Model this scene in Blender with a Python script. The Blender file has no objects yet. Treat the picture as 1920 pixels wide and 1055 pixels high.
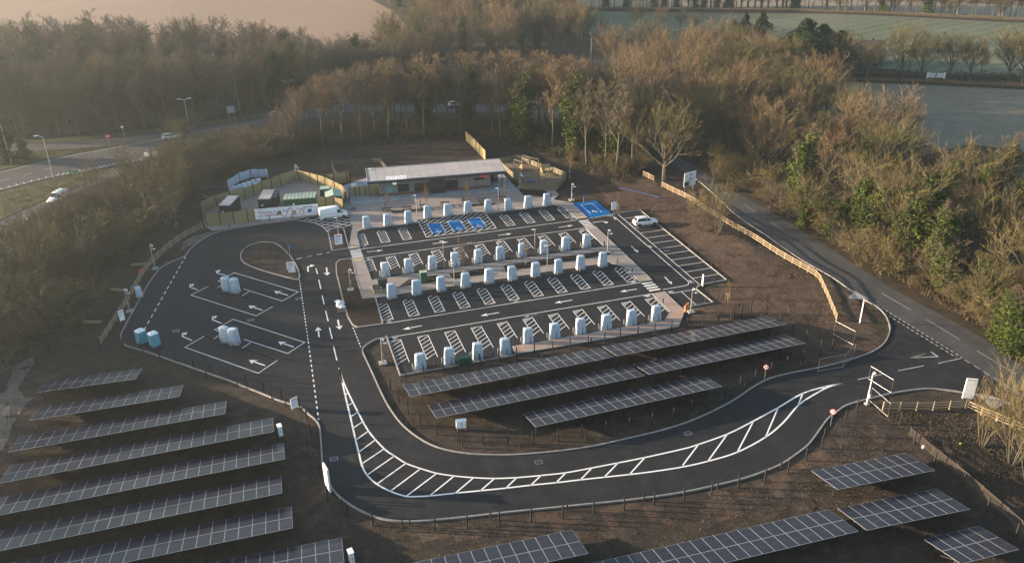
import bpy, bmesh, math, random
import numpy as np
from mathutils import Vector, Matrix, Euler
R = math.radians
random.seed(7); np.random.seed(7)
S = bpy.context.scene
COL = S.collection

# ---------------------------------------------------------------- camera, sky, sun, exposure
CAM_H, CAM_PITCH, CAM_ROLL, CAM_YAW, CAM_F = 60.611, 0.45958, -0.016078, 0.295455, 1563.69
_cp, _sp, _cy, _sy = math.cos(CAM_PITCH), math.sin(CAM_PITCH), math.cos(CAM_YAW), math.sin(CAM_YAW)
_fwd = Vector((_sy*_cp, _cy*_cp, -_sp)); _rt = Vector((_cy, -_sy, 0)); _up = _rt.cross(_fwd)
_cr, _sr = math.cos(CAM_ROLL), math.sin(CAM_ROLL)
_r2 = _cr*_rt + _sr*_up; _u2 = -_sr*_rt + _cr*_up
cd = bpy.data.cameras.new('camera'); cam = bpy.data.objects.new('camera', cd); COL.objects.link(cam)
cd.sensor_width = 36; cd.lens = CAM_F/1920*36; cd.clip_start = 0.5; cd.clip_end = 8000
cam.matrix_world = Matrix(((_r2.x, _u2.x, -_fwd.x, 0), (_r2.y, _u2.y, -_fwd.y, 0), (_r2.z, _u2.z, -_fwd.z, CAM_H), (0, 0, 0, 1)))
S.camera = cam

SUN_EL = R(9.5); SUN_DIR = Vector((-0.921, 0.389, 0)).normalized()      # horizontal direction towards the sun
w = bpy.data.worlds.new('World'); S.world = w; w.use_nodes = True
nt = w.node_tree; nt.nodes.clear()
sky = nt.nodes.new('ShaderNodeTexSky'); sky.sky_type = 'NISHITA'; sky.sun_disc = False
sky.sun_elevation = SUN_EL; sky.sun_rotation = math.atan2(SUN_DIR.x, SUN_DIR.y)
sky.air_density = 1.0; sky.dust_density = 1.5; sky.ozone_density = 1.0
bg = nt.nodes.new('ShaderNodeBackground'); bg.inputs[1].default_value = 0.11
wo = nt.nodes.new('ShaderNodeOutputWorld'); nt.links.new(sky.outputs[0], bg.inputs[0]); nt.links.new(bg.outputs[0], wo.inputs[0])
sl = bpy.data.lights.new('sun', 'SUN'); sl.energy = 5.0; sl.angle = R(0.6); sl.color = (1.0, 0.76, 0.53)
so = bpy.data.objects.new('sun', sl); COL.objects.link(so)
_sd = Vector((SUN_DIR.x*math.cos(SUN_EL), SUN_DIR.y*math.cos(SUN_EL), math.sin(SUN_EL)))
so.rotation_euler = _sd.to_track_quat('Z', 'Y').to_euler(); so.location = (0, 0, 100)
S.view_settings.view_transform = 'Standard'; S.view_settings.look = 'None'; S.view_settings.gamma = 1
S.view_settings.use_curve_mapping = False; S.view_settings.exposure = 1.85
S.render.engine = 'CYCLES'; S.cycles.use_denoising = True
S.cycles.max_bounces = 5; S.cycles.diffuse_bounces = 3; S.cycles.glossy_bounces = 2
S.cycles.transparent_max_bounces = 8; S.cycles.volume_bounces = 0
S.cycles.volume_step_rate = 1.0; S.cycles.volume_max_steps = 64

# ---------------------------------------------------------------- survey: a bearing from the mast camera to a height above ground gives a site position
def G(px, py, z=0.0):
    d = _fwd + (px-960)/CAM_F*_r2 - (py-527.5)/CAM_F*_u2
    t = (z-CAM_H)/d.z
    return Vector((d.x*t, d.y*t, z))
def PROJ(x, y, z=0.0):
    v = Vector((x, y, z-CAM_H)); zz = v.dot(_fwd)
    return 960+CAM_F*v.dot(_r2)/zz, 527.5-CAM_F*v.dot(_u2)/zz
def GL(pts, z=0.0): return [G(a, b, z) for a, b in pts]
def HT(b, top):
    g = G(*b); lo, hi = 0.0, 60.0
    for _ in range(30):
        m = (lo+hi)/2
        if PROJ(g.x, g.y, m)[1] > top: lo = m
        else: hi = m
    return lo
def smooth(pts, n=4, closed=False):
    """Catmull-Rom through the points."""
    P = [Vector(p) for p in pts]; out = []
    N = len(P)
    for i in range(N if closed else N-1):
        p0 = P[(i-1) % N] if closed or i > 0 else P[i]
        p1, p2 = P[i], P[(i+1) % N]
        p3 = P[(i+2) % N] if closed or i+2 < N else P[min(i+1, N-1)]
        for k in range(n):
            t = k/n
            out.append(0.5*((2*p1)+(p2-p0)*t+(2*p0-5*p1+4*p2-p3)*t*t+(3*p1-p0-3*p2+p3)*t**3))
    if not closed: out.append(P[-1])
    return out

# ---------------------------------------------------------------- materials
def rgb(c): return (c[0], c[1], c[2], 1)
class NT:
    def __init__(s, name):
        s.m = bpy.data.materials.new(name); s.m.use_nodes = True; s.t = s.m.node_tree; s.t.nodes.clear()
        s.out = s.n('ShaderNodeOutputMaterial'); s.b = s.n('ShaderNodeBsdfPrincipled'); s.l(s.b.outputs[0], s.out.inputs[0])
    def n(s, ty, **k):
        x = s.t.nodes.new(ty)
        for a, v in k.items(): setattr(x, a, v)
        return x
    def l(s, a, b): s.t.links.new(a, b)
    def pos(s, obj=False):
        if obj: return s.n('ShaderNodeTexCoord').outputs['Object']
        return s.n('ShaderNodeNewGeometry').outputs['Position']
    def noise(s, vec, scale, detail=4, rough=0.6, dist=0.0):
        x = s.n('ShaderNodeTexNoise'); x.inputs['Scale'].default_value = scale; x.inputs['Detail'].default_value = detail
        x.inputs['Roughness'].default_value = rough; x.inputs['Distortion'].default_value = dist; s.l(vec, x.inputs['Vector']); return x.outputs['Fac']
    def ramp(s, fac, stops):
        x = s.n('ShaderNodeValToRGB'); e = x.color_ramp.elements
        while len(e) < len(stops): e.new(0.5)
        for a, (p, c) in zip(e, stops): a.position = p; a.color = rgb(c) if not isinstance(c, (int, float)) else (c, c, c, 1)
        s.l(fac, x.inputs[0]); return x.outputs['Color']
    def mix(s, f, a, b, mode='MIX'):
        x = s.n('ShaderNodeMix', data_type='RGBA', blend_type=mode)
        for v, i in ((f, 0), (a, 6), (b, 7)):
            if isinstance(v, (int, float)): x.inputs[i].default_value = v if i == 0 else (v, v, v, 1)
            elif isinstance(v, tuple): x.inputs[i].default_value = rgb(v)
            else: s.l(v, x.inputs[i])
        return x.outputs[2]
    def math(s, op, a, b=None):
        x = s.n('ShaderNodeMath', operation=op)
        for i, v in enumerate((a, b)):
            if v is None: continue
            if isinstance(v, (int, float)): x.inputs[i].default_value = v
            else: s.l(v, x.inputs[i])
        return x.outputs[0]
    def map(s, vec, scale=(1, 1, 1), rot=(0, 0, 0), loc=(0, 0, 0)):
        x = s.n('ShaderNodeMapping'); x.inputs['Scale'].default_value = scale; x.inputs['Rotation'].default_value = rot; x.inputs['Location'].default_value = loc
        s.l(vec, x.inputs[0]); return x.outputs[0]
    def col(s, c):
        if isinstance(c, tuple): s.b.inputs['Base Color'].default_value = rgb(c)
        else: s.l(c, s.b.inputs['Base Color'])
        return s
    def rough(s, v, spec=0.5, metal=0):
        if isinstance(v, (int, float)): s.b.inputs['Roughness'].default_value = v
        else: s.l(v, s.b.inputs['Roughness'])
        s.b.inputs['Specular IOR Level'].default_value = spec; s.b.inputs['Metallic'].default_value = metal; return s
    def bump(s, h, strength, dist=0.05):
        x = s.n('ShaderNodeBump'); x.inputs['Strength'].default_value = strength; x.inputs['Distance'].default_value = dist
        s.l(h, x.inputs['Height']); s.l(x.outputs[0], s.b.inputs['Normal']); return s
    def rand(s): return s.n('ShaderNodeObjectInfo').outputs['Random']

MAT = {}
def simple(name, c, rough=0.6, metal=0, var=0.12, scale=3.0, spec=0.5):
    k = NT(name); f = k.noise(k.pos(True), scale, 3)
    k.col(k.ramp(f, [(0.3, tuple(x*(1-var) for x in c)), (0.7, tuple(min(1, x*(1+var)) for x in c))])).rough(rough, spec, metal)
    MAT[name] = k.m; return k.m
def mk_asphalt(name, a, b, light):
    k = NT(name); P = k.pos()
    big = k.noise(P, 0.09, 6, 0.65, 0.6); mid = k.noise(P, 0.5, 5, 0.65); fine = k.noise(P, 9, 3, 0.8)
    c = k.ramp(big, [(0.3, a), (0.7, b)])
    c = k.mix(k.ramp(mid, [(0.45, 0.0), (0.8, 0.55)]), c, light)
    streak = k.noise(k.map(P, (0.9, 0.05, 1), (0, 0, 0.15)), 1.0, 4, 0.6)
    c = k.mix(k.ramp(streak, [(0.55, 0.0), (0.8, 0.35)]), c, light)
    c = k.mix(k.ramp(fine, [(0.3, 0.35), (0.7, 0.0)]), c, (a[0]*0.5, a[1]*0.5, a[2]*0.5))
    k.col(c).rough(k.ramp(mid, [(0.3, 0.7), (0.7, 0.95)]), 0.18).bump(k.noise(P, 40, 2), 0.25, 0.01); MAT[name] = k.m
mk_asphalt('asphalt', (0.016, 0.0175, 0.0205), (0.025, 0.0265, 0.030), (0.058, 0.058, 0.060))
mk_asphalt('new_asphalt', (0.030, 0.030, 0.032), (0.042, 0.041, 0.042), (0.060, 0.058, 0.057))
mk_asphalt('old_road', (0.052, 0.052, 0.054), (0.085, 0.084, 0.083), (0.13, 0.127, 0.123))
def mk_paint(name, c, wear=0.5):
    k = NT(name); P = k.pos(); f = k.noise(P, 5, 5, 0.75); g = k.noise(P, 0.4, 3)
    k.col(k.mix(k.ramp(f, [(0.60, 0.0), (0.78, wear)]), k.mix(g, c, tuple(x*0.85 for x in c)), (0.16, 0.16, 0.16))).rough(0.7, 0.15); MAT[name] = k.m
mk_paint('white_paint', (0.80, 0.80, 0.79), 0.45); mk_paint('worn_paint', (0.42, 0.42, 0.41), 0.85); mk_paint('blue_paint', (0.0, 0.125, 0.36), 0.06)
def mk_paving(name, c1, c2, c3, mort, bw=0.2, bh=0.1, rot=0.0, big=0.25):
    k = NT(name); P = k.map(k.pos(), (1, 1, 1), (0, 0, rot))
    x = k.n('ShaderNodeTexBrick'); x.inputs['Scale'].default_value = 1.0
    x.inputs['Brick Width'].default_value = bw; x.inputs['Row Height'].default_value = bh; x.inputs['Mortar Size'].default_value = 0.008
    x.inputs['Color1'].default_value = rgb(c1); x.inputs['Color2'].default_value = rgb(c2); x.inputs['Mortar'].default_value = rgb(mort)
    k.l(P, x.inputs['Vector'])
    m = k.mix(k.ramp(k.noise(P, big, 5, 0.7), [(0.42, 0.0), (0.62, 0.8)]), x.outputs['Color'], c3)
    m = k.mix(k.ramp(k.noise(P, 3.0, 4, 0.8), [(0.5, 0.0), (0.8, 0.35)]), m, tuple(v*0.6 for v in c3))
    k.col(m).rough(0.85).bump(x.outputs['Fac'], -0.3, 0.006); MAT[name] = k.m
mk_paving('block_paving', (0.24, 0.195, 0.17), (0.32, 0.265, 0.235), (0.26, 0.235, 0.22), (0.12, 0.11, 0.10))
mk_paving('warm_paving', (0.34, 0.19, 0.14), (0.40, 0.27, 0.21), (0.31, 0.29, 0.27), (0.16, 0.14, 0.13), big=0.55)
mk_paving('grey_paving', (0.17, 0.21, 0.25), (0.30, 0.33, 0.36), (0.36, 0.38, 0.40), (0.13, 0.14, 0.15), 0.9, 0.45, -0.107, 1.2)
mk_paving('tactile_paving', (0.40, 0.33, 0.20), (0.44, 0.37, 0.24), (0.38, 0.32, 0.22), (0.22, 0.19, 0.14), 0.4, 0.4)
simple('kerb_concrete', (0.25, 0.245, 0.235), 0.85, var=0.2, scale=1.5)
simple('concrete', (0.30, 0.29, 0.275), 0.85, var=0.18, scale=2)
def mk_soil(name, dark, mid, light, s=1.0, bump=0.8):
    k = NT(name); P = k.pos()
    b = k.noise(P, 0.05*s, 6, 0.6, 0.6); m = k.noise(P, 0.6*s, 8, 0.7, 0.3); f = k.noise(P, 5*s, 6, 0.75)
    c = k.ramp(m, [(0.36, dark), (0.52, mid), (0.68, light)])
    c = k.mix(k.ramp(b, [(0.42, 0.0), (0.62, 0.65)]), c, k.mix(k.noise(P, 0.3*s, 5, 0.7), dark, mid))
    c = k.mix(k.ramp(f, [(0.35, 0.65), (0.6, 0.0)]), c, tuple(v*0.45 for v in dark))
    c = k.mix(k.ramp(k.noise(P, 1.7*s, 6, 0.8), [(0.62, 0.0), (0.75, 0.6)]), c, light)
    h = k.mix(0.5, m, f)
    k.col(c).rough(0.95, 0.15).bump(h, bump, 0.5); MAT[name] = k.m
mk_soil('bare_soil', (0.036, 0.029, 0.024), (0.060, 0.048, 0.039), (0.115, 0.095, 0.078))
mk_soil('sunlit_bank_soil', (0.072, 0.050, 0.037), (0.112, 0.080, 0.060), (0.18, 0.14, 0.108), 1.0, 1.0)  # bare soil made lighter and warmer: low sunlight put into the colour
mk_soil('dark_mulch', (0.026, 0.020, 0.017), (0.040, 0.031, 0.025), (0.062, 0.050, 0.040), 2.0)
mk_soil('woodland_floor', (0.038, 0.032, 0.021), (0.066, 0.052, 0.034), (0.11, 0.085, 0.055), 0.8)
mk_soil('grass_verge', (0.050, 0.062, 0.026), (0.082, 0.088, 0.040), (0.14, 0.125, 0.065), 1.0, 0.5)
mk_soil('frosty_grass', (0.155, 0.145, 0.105), (0.205, 0.19, 0.14), (0.27, 0.25, 0.20), 0.5, 0.3)
mk_soil('pale_field', (0.22, 0.18, 0.13), (0.30, 0.25, 0.18), (0.38, 0.32, 0.24), 0.3, 0.2)
mk_soil('chalky_rubble', (0.11, 0.098, 0.082), (0.17, 0.155, 0.135), (0.27, 0.25, 0.22), 2.0)
mk_soil('bark_chip', (0.15, 0.115, 0.08), (0.22, 0.17, 0.12), (0.30, 0.24, 0.17), 2.0, 0.3)
k = NT('striped_meadow'); P = k.pos(); wv = k.n('ShaderNodeTexWave'); wv.inputs['Scale'].default_value = 0.05; wv.inputs['Distortion'].default_value = 1.2; wv.inputs['Detail'].default_value = 3
k.l(k.map(P, (1, 1, 1), (0, 0, 1.25)), wv.inputs['Vector']); c = k.mix(wv.outputs['Fac'], (0.080, 0.105, 0.055), (0.125, 0.145, 0.09)); c = k.mix(k.ramp(k.noise(P, 0.03, 6, 0.7), [(0.4, 0.0), (0.65, 0.8)]), c, (0.16, 0.16, 0.12))
k.col(c).rough(0.95, 0.1).bump(k.noise(P, 1.2, 5), 0.4, 0.3); MAT['striped_meadow'] = k.m
k = NT('ploughed_field'); P = k.pos(); wv = k.n('ShaderNodeTexWave'); wv.inputs['Scale'].default_value = 0.35; wv.inputs['Distortion'].default_value = 2.0; wv.inputs['Detail'].default_value = 3; wv.inputs['Detail Scale'].default_value = 0.4
k.l(k.map(P, (1, 1, 1), (0, 0, 0.9)), wv.inputs['Vector'])
c = k.mix(k.noise(P, 0.012, 5, 0.6, 0.5), (0.22, 0.155, 0.115), (0.33, 0.24, 0.18)); c = k.mix(k.math('MULTIPLY', wv.outputs['Fac'], 0.3), c, (0.17, 0.12, 0.09))
k.col(c).rough(0.95, 0.1).bump(k.noise(P, 0.8, 6), 0.5, 0.3); MAT['ploughed_field'] = k.m
def mk_wood(name, a, b, rough=0.85):
    k = NT(name); P = k.map(k.pos(True), (3, 3, 18)); f = k.noise(P, 1.0, 4, 0.6); r = k.rand()
    c = k.mix(f, a, b); c = k.mix(k.math('MULTIPLY', r, 0.35), c, tuple(v*0.6 for v in a)); k.col(c).rough(rough, 0.3); MAT[name] = k.m
mk_wood('pale_timber', (0.24, 0.20, 0.105), (0.32, 0.265, 0.145)); mk_wood('fence_timber', (0.29, 0.225, 0.145), (0.38, 0.30, 0.195)); mk_wood('weathered_timber', (0.17, 0.145, 0.10), (0.235, 0.20, 0.14))
mk_wood('grey_timber', (0.13, 0.12, 0.10), (0.20, 0.18, 0.15)); mk_wood('dark_timber', (0.045, 0.038, 0.032), (0.075, 0.062, 0.052))
simple('black_metal', (0.016, 0.016, 0.018), 0.5); simple('galvanised', (0.46, 0.47, 0.48), 0.42, 0.85, 0.15)
simple('white_metal', (0.74, 0.75, 0.76), 0.4); simple('alu_frame', (0.55, 0.56, 0.58), 0.35, 0.6, 0.05); simple('dark_grey_metal', (0.040, 0.045, 0.054), 0.5, spec=0.3)
simple('white_plastic', (0.82, 0.83, 0.84), 0.5); simple('red_plastic', (0.62, 0.05, 0.03), 0.5); simple('green_plastic', (0.02, 0.19, 0.10), 0.4)
simple('blue_plastic', (0.03, 0.12, 0.42), 0.45); simple('teal_plastic', (0.10, 0.31, 0.40), 0.5, var=0.06); simple('yellow_plastic', (0.26, 0.23, 0.07), 0.6)
simple('orange_board', (0.60, 0.20, 0.06), 0.6); simple('container_black', (0.030, 0.036, 0.040), 0.45); simple('cabinet_green', (0.012, 0.070, 0.040), 0.5)
simple('pale_green_roof', (0.30, 0.40, 0.32), 0.7, var=0.25); simple('brick_red', (0.13, 0.060, 0.042), 0.85, var=0.3, scale=8); simple('tyre', (0.014, 0.014, 0.015), 0.85); simple('rim', (0.12, 0.12, 0.13), 0.35, 0.7)
simple('car_white', (0.70, 0.71, 0.72), 0.22, 0, 0.02, spec=0.7); simple('car_silver', (0.42, 0.43, 0.44), 0.3, 0.4, 0.04); simple('tail_red', (0.35, 0.01, 0.01), 0.2); simple('head_glass', (0.6, 0.62, 0.65), 0.12)
simple('tarp_blue', (0.36, 0.44, 0.52), 0.6, var=0.3, scale=6); simple('sack_white', (0.66, 0.67, 0.70), 0.55, var=0.12, scale=6); simple('terracotta', (0.30, 0.12, 0.07), 0.8)
simple('dark_cloth', (0.015, 0.015, 0.018), 0.9); simple('skin', (0.38, 0.22, 0.16), 0.6); simple('sign_blue', (0.02, 0.18, 0.50), 0.5); simple('sign_green', (0.005, 0.12, 0.055), 0.5); simple('sign_red', (0.60, 0.02, 0.025), 0.5)
simple('sign_black', (0.015, 0.015, 0.02), 0.5); simple('print_magenta', (0.55, 0.05, 0.17), 0.6); simple('print_blue', (0.06, 0.12, 0.42), 0.6); simple('print_grey', (0.25, 0.30, 0.38), 0.6); simple('print_brown', (0.22, 0.10, 0.06), 0.6)
for nm_, c_, e_ in (('lit_white', (0.9, 0.9, 0.9), 0.22), ('lit_red', (0.7, 0.02, 0.02), 0.14), ('lit_green', (0.01, 0.16, 0.08), 0.05)):
    k = NT(nm_); k.col(c_).rough(0.4); k.b.inputs['Emission Color'].default_value = rgb(c_); k.b.inputs['Emission Strength'].default_value = e_; MAT[nm_] = k.m
simple('yellow_letter', (0.6, 0.5, 0.05), 0.5)
k = NT('glass'); k.col((0.018, 0.024, 0.028)).rough(0.06, 0.8); MAT['glass'] = k.m
k = NT('pale_blind'); k.col((0.16, 0.40, 0.47)).rough(0.25, 0.6); MAT['pale_blind'] = k.m
k = NT('solar_cell'); U = k.n('ShaderNodeTexCoord').outputs['Object']; sx = k.n('ShaderNodeSeparateXYZ'); k.l(U, sx.inputs[0])
def _grid(k, v, period, wd):
    fr = k.math('FRACT', k.math('DIVIDE', v, period)); return k.math('LESS_THAN', fr, wd)
g1 = _grid(k, k.math('ADD', sx.outputs[0], 9.0), 0.210, 0.035); g2 = _grid(k, k.math('ADD', sx.outputs[1], 9.0), 0.105, 0.05)
gm = k.math('LESS_THAN', k.math('ABSOLUTE', k.math('SUBTRACT', sx.outputs[1], 0.0)), 0.014)
nz = k.noise(k.pos(), 0.35, 4); rr = k.rand()
c = k.mix(rr, (0.008, 0.012, 0.025), (0.014, 0.019, 0.036)); c = k.mix(k.math('MULTIPLY', nz, 0.35), c, (0.055, 0.050, 0.050))
c = k.mix(k.math('MULTIPLY', k.math('MAXIMUM', g1, g2), 0.35), c, (0.07, 0.075, 0.09)); c = k.mix(gm, c, (0.09, 0.095, 0.11))
k.col(c).rough(0.28, 0.14); MAT['solar_cell'] = k.m
k = NT('sheet_cloth'); P = k.pos(True); f = k.noise(k.map(P, (2.2, 2.2, 0.8)), 2.0, 5, 0.6, 0.8)
k.col(k.mix(k.rand(), (0.36, 0.46, 0.57), (0.44, 0.52, 0.61))).rough(0.5, 0.4).bump(f, 0.9, 0.12); MAT['sheet_cloth'] = k.m
k = NT('roof_membrane'); P = k.pos(True); b = k.noise(k.map(P, (0.35, 0.8, 1)), 0.6, 5, 0.7, 0.6)
k.col(k.ramp(b, [(0.3, (0.30, 0.29, 0.30)), (0.7, (0.46, 0.41, 0.38))])).rough(0.5); MAT['roof_membrane'] = k.m
k = NT('cladding'); P = k.pos(True); bx = k.n('ShaderNodeTexBrick'); bx.inputs['Scale'].default_value = 1; bx.inputs['Brick Width'].default_value = 0.45; bx.inputs['Row Height'].default_value = 0.15; bx.inputs['Mortar Size'].default_value = 0.012
bx.inputs['Color1'].default_value = (0.185, 0.17, 0.155, 1); bx.inputs['Color2'].default_value = (0.225, 0.21, 0.195, 1); bx.inputs['Mortar'].default_value = (0.15, 0.14, 0.13, 1)
sx = k.n('ShaderNodeSeparateXYZ'); k.l(P, sx.inputs[0]); cx = k.n('ShaderNodeCombineXYZ'); k.l(k.math('ADD', sx.outputs[0], sx.outputs[1]), cx.inputs[0]); k.l(sx.outputs[2], cx.inputs[1]); k.l(cx.outputs[0], bx.inputs['Vector'])
k.col(bx.outputs['Color']).rough(0.8); MAT['cladding'] = k.m
def mk_twig(name, a, b, tip):
    k = NT(name); r = k.rand(); P = k.pos(); c = k.mix(r, a, b)
    c = k.mix(k.ramp(k.noise(P, 0.35, 3), [(0.4, 0.0), (0.65, 0.7)]), c, tip); k.col(c).rough(0.9, 0.1); MAT[name] = k.m
mk_twig('bark', (0.085, 0.075, 0.058), (0.125, 0.105, 0.080), (0.10, 0.105, 0.062))
mk_twig('brown_twig', (0.108, 0.084, 0.061), (0.155, 0.123, 0.090), (0.115, 0.103, 0.062))
mk_twig('red_twig', (0.160, 0.108, 0.062), (0.22, 0.152, 0.090), (0.165, 0.125, 0.062))
mk_twig('olive_twig', (0.108, 0.089, 0.044), (0.155, 0.123, 0.060), (0.092, 0.092, 0.034))
mk_twig('pale_twig', (0.15, 0.118, 0.062), (0.20, 0.16, 0.088), (0.13, 0.115, 0.052))
mk_twig('ivy_leaf', (0.028, 0.048, 0.013), (0.055, 0.080, 0.020), (0.10, 0.125, 0.027))
mk_twig('evergreen', (0.018, 0.034, 0.016), (0.030, 0.050, 0.022), (0.040, 0.060, 0.025))
mk_twig('dry_grass', (0.085, 0.065, 0.046), (0.12, 0.092, 0.064), (0.09, 0.08, 0.045))
mk_twig('russet', (0.16, 0.10, 0.06), (0.2, 0.13, 0.08), (0.12, 0.1, 0.05))
mk_twig('undergrowth', (0.085, 0.062, 0.042), (0.12, 0.09, 0.06), (0.09, 0.085, 0.045))
mk_twig('blossom', (0.45, 0.42, 0.34), (0.5, 0.47, 0.4), (0.35, 0.33, 0.25))

# ---------------------------------------------------------------- mesh builder
class MB:
    def __init__(s): s.v = []; s.f = []; s.m = []; s.cur = 0
    def add(s, vs, fs, m=None):
        o = len(s.v); s.v += [tuple(p) for p in vs]; s.f += [tuple(o+i for i in f) for f in fs]; s.m += [s.cur if m is None else m]*len(fs); return s
    def box(s, c, d, rz=0.0, m=None, top=None, rot=None):
        hx, hy, hz = d[0]/2, d[1]/2, d[2]/2; tx, ty = (top if top else (1, 1))
        P = [(-hx, -hy, -hz), (hx, -hy, -hz), (hx, hy, -hz), (-hx, hy, -hz), (-hx*tx, -hy*ty, hz), (hx*tx, -hy*ty, hz), (hx*tx, hy*ty, hz), (-hx*tx, hy*ty, hz)]
        M = rot if rot is not None else Matrix.Rotation(rz, 3, 'Z')
        P = [M @ Vector(p)+Vector(c) for p in P]
        return s.add(P, [(0, 3, 2, 1), (4, 5, 6, 7), (0, 1, 5, 4), (1, 2, 6, 5), (2, 3, 7, 6), (3, 0, 4, 7)], m)
    def beam(s, a, b, w, h, m=None):
        a, b = Vector(a), Vector(b); d = b-a; L = d.length; d.normalize()
        sd = d.cross(Vector((0, 0, 1)));
        if sd.length < 1e-4: sd = Vector((1, 0, 0))
        sd.normalize(); u = sd.cross(d)
        M = Matrix((sd, d, u)).transposed()
        return s.box((a+b)/2, (w, L, h), m=m, rot=M)
    def tube(s, pts, r, n=8, m=None, cap=True):
        pts = [Vector(p) for p in pts]; rs = r if isinstance(r, (list, tuple)) else [r]*len(pts); V = []; F = []
        for i, p in enumerate(pts):
            d = (pts[min(i+1, len(pts)-1)]-pts[max(i-1, 0)]).normalized(); a = d.cross(Vector((0, 0, 1)))
            if a.length < 1e-3: a = Vector((1, 0, 0))
            a.normalize(); b = d.cross(a)
            for k_ in range(n):
                t = 2*math.pi*k_/n; V.append(p+(a*math.cos(t)+b*math.sin(t))*rs[i])
        for i in range(len(pts)-1):
            for k_ in range(n):
                k2 = (k_+1) % n; F.append((i*n+k_, i*n+k2, (i+1)*n+k2, (i+1)*n+k_))
        if cap: F.append(tuple(range(n))[::-1]); F.append(tuple((len(pts)-1)*n+k_ for k_ in range(n)))
        return s.add(V, F, m)
    def cyl(s, c, r, h, n=12, m=None, r2=None): return s.tube([(c[0], c[1], c[2]), (c[0], c[1], c[2]+h)], [r, r if r2 is None else r2], n, m)
    def prism(s, poly, z0, z1, m=None, bottom=False):
        n = len(poly); A = sum(poly[i][0]*poly[(i+1) % n][1]-poly[(i+1) % n][0]*poly[i][1] for i in range(n))
        if A < 0: poly = poly[::-1]
        V = [(p[0], p[1], z0) for p in poly]+[(p[0], p[1], z1) for p in poly]
        F = [(i, (i+1) % n, n+(i+1) % n, n+i) for i in range(n)]
        if n <= 4: F.append(tuple(range(n, 2*n)))
        else:
            from mathutils.geometry import tessellate_polygon
            tr = tessellate_polygon([[Vector((p[0], p[1], 0)) for p in poly]])
            for t in tr:
                a, b, c = [poly[i] for i in t]
                if (b[0]-a[0])*(c[1]-a[1])-(b[1]-a[1])*(c[0]-a[0]) < 0: t = (t[0], t[2], t[1])
                F.append(tuple(n+i for i in t))
        if bottom: F.append(tuple(range(n))[::-1])
        return s.add(V, F, m)
    def sheet(s, poly, z, m=None):
        from mathutils.geometry import tessellate_polygon
        P = [Vector((p[0], p[1], 0)) for p in poly]; F = []
        for t in tessellate_polygon([P]):
            a, b, c = [P[i] for i in t]
            if (b.x-a.x)*(c.y-a.y)-(b.y-a.y)*(c.x-a.x) < 0: t = (t[0], t[2], t[1])
            F.append(tuple(t))
        return s.add([(p.x, p.y, z) for p in P], F, m)
    def ribbon(s, pts, w, z, m=None, closed=False):
        """flat strip following the points, on the ground plane"""
        L, Rr = offset(pts, w/2, closed), offset(pts, -w/2, closed); n = len(pts)
        F = [(i, (i+1) % n, n+(i+1) % n, n+i) for i in range(n if closed else n-1)]
        F2 = []
        V = [(p[0], p[1], z) for p in L]+[(p[0], p[1], z) for p in Rr]
        for f in F:
            a, b, c = [Vector(V[i]) for i in f[:3]]
            F2.append(f if (b-a).cross(c-a).z > 0 else f[::-1])
        return s.add(V, F2, m)
    def kerb(s, pts, w, z0, z1, m=None, closed=False):
        L, Rr = offset(pts, w/2, closed), offset(pts, -w/2, closed); n = len(pts)
        V = [(p[0], p[1], z1) for p in L]+[(p[0], p[1], z1) for p in Rr]+[(p[0], p[1], z0) for p in L]+[(p[0], p[1], z0) for p in Rr]; F = []
        for i in range(n if closed else n-1):
            j = (i+1) % n; F += [(i, n+i, n+j, j), (i, j, 2*n+j, 2*n+i), (n+i, 3*n+i, 3*n+j, n+j)]
        if not closed: F += [(0, 2*n, 3*n, n), (n-1, 2*n-1, 4*n-1, 3*n-1)]
        return s.add(V, F, m)
    def loft(s, rings, m=None, caps=True):
        n = len(rings[0]); V = [p for r_ in rings for p in r_]; F = []
        for i in range(len(rings)-1):
            for k_ in range(n): k2 = (k_+1) % n; F.append((i*n+k_, i*n+k2, (i+1)*n+k2, (i+1)*n+k_))
        if caps: F.append(tuple(range(n))[::-1]); F.append(tuple((len(rings)-1)*n+k_ for k_ in range(n)))
        return s.add(V, F, m)
    def mesh(s, name, mats, smooth_=False, origin=None):
        me = bpy.data.meshes.new(name); V = s.v
        if origin is not None: V = [(p[0]-origin[0], p[1]-origin[1], p[2]-origin[2]) for p in V]
        me.from_pydata(V, [], s.f); mats = mats if isinstance(mats, (list, tuple)) else [mats]
        for m_ in mats: me.materials.append(MAT[m_])
        if len(mats) > 1: me.polygons.foreach_set('material_index', s.m)
        if smooth_: me.polygons.foreach_set('use_smooth', [True]*len(s.f))
        me.update(); return me
    def obj(s, name, mats, parent=None, smooth_=False, origin=None, loc=None, **kw):
        o = link(name, s.mesh(name, mats, smooth_, origin), parent, **kw)
        if loc is not None: o.location = loc
        elif origin is not None and parent is None: o.location = origin
        return o
def offset(pts, d, closed=False):
    n = len(pts); out = []
    for i in range(n):
        a = Vector(pts[(i-1) % n][:2]) if (closed or i > 0) else None; b = Vector(pts[i][:2]); c = Vector(pts[(i+1) % n][:2]) if (closed or i < n-1) else None
        d1 = (b-a).normalized() if a is not None and (b-a).length > 1e-6 else None; d2 = (c-b).normalized() if c is not None and (c-b).length > 1e-6 else None
        if d1 is None: d1 = d2
        if d2 is None: d2 = d1
        n1 = Vector((-d1.y, d1.x)); n2 = Vector((-d2.y, d2.x)); m_ = n1+n2
        if m_.length < 1e-3: m_ = n1
        m_.normalize(); k_ = 1/max(0.5, m_.dot(n1)); out.append(b+m_*d*k_)
    return out
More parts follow.
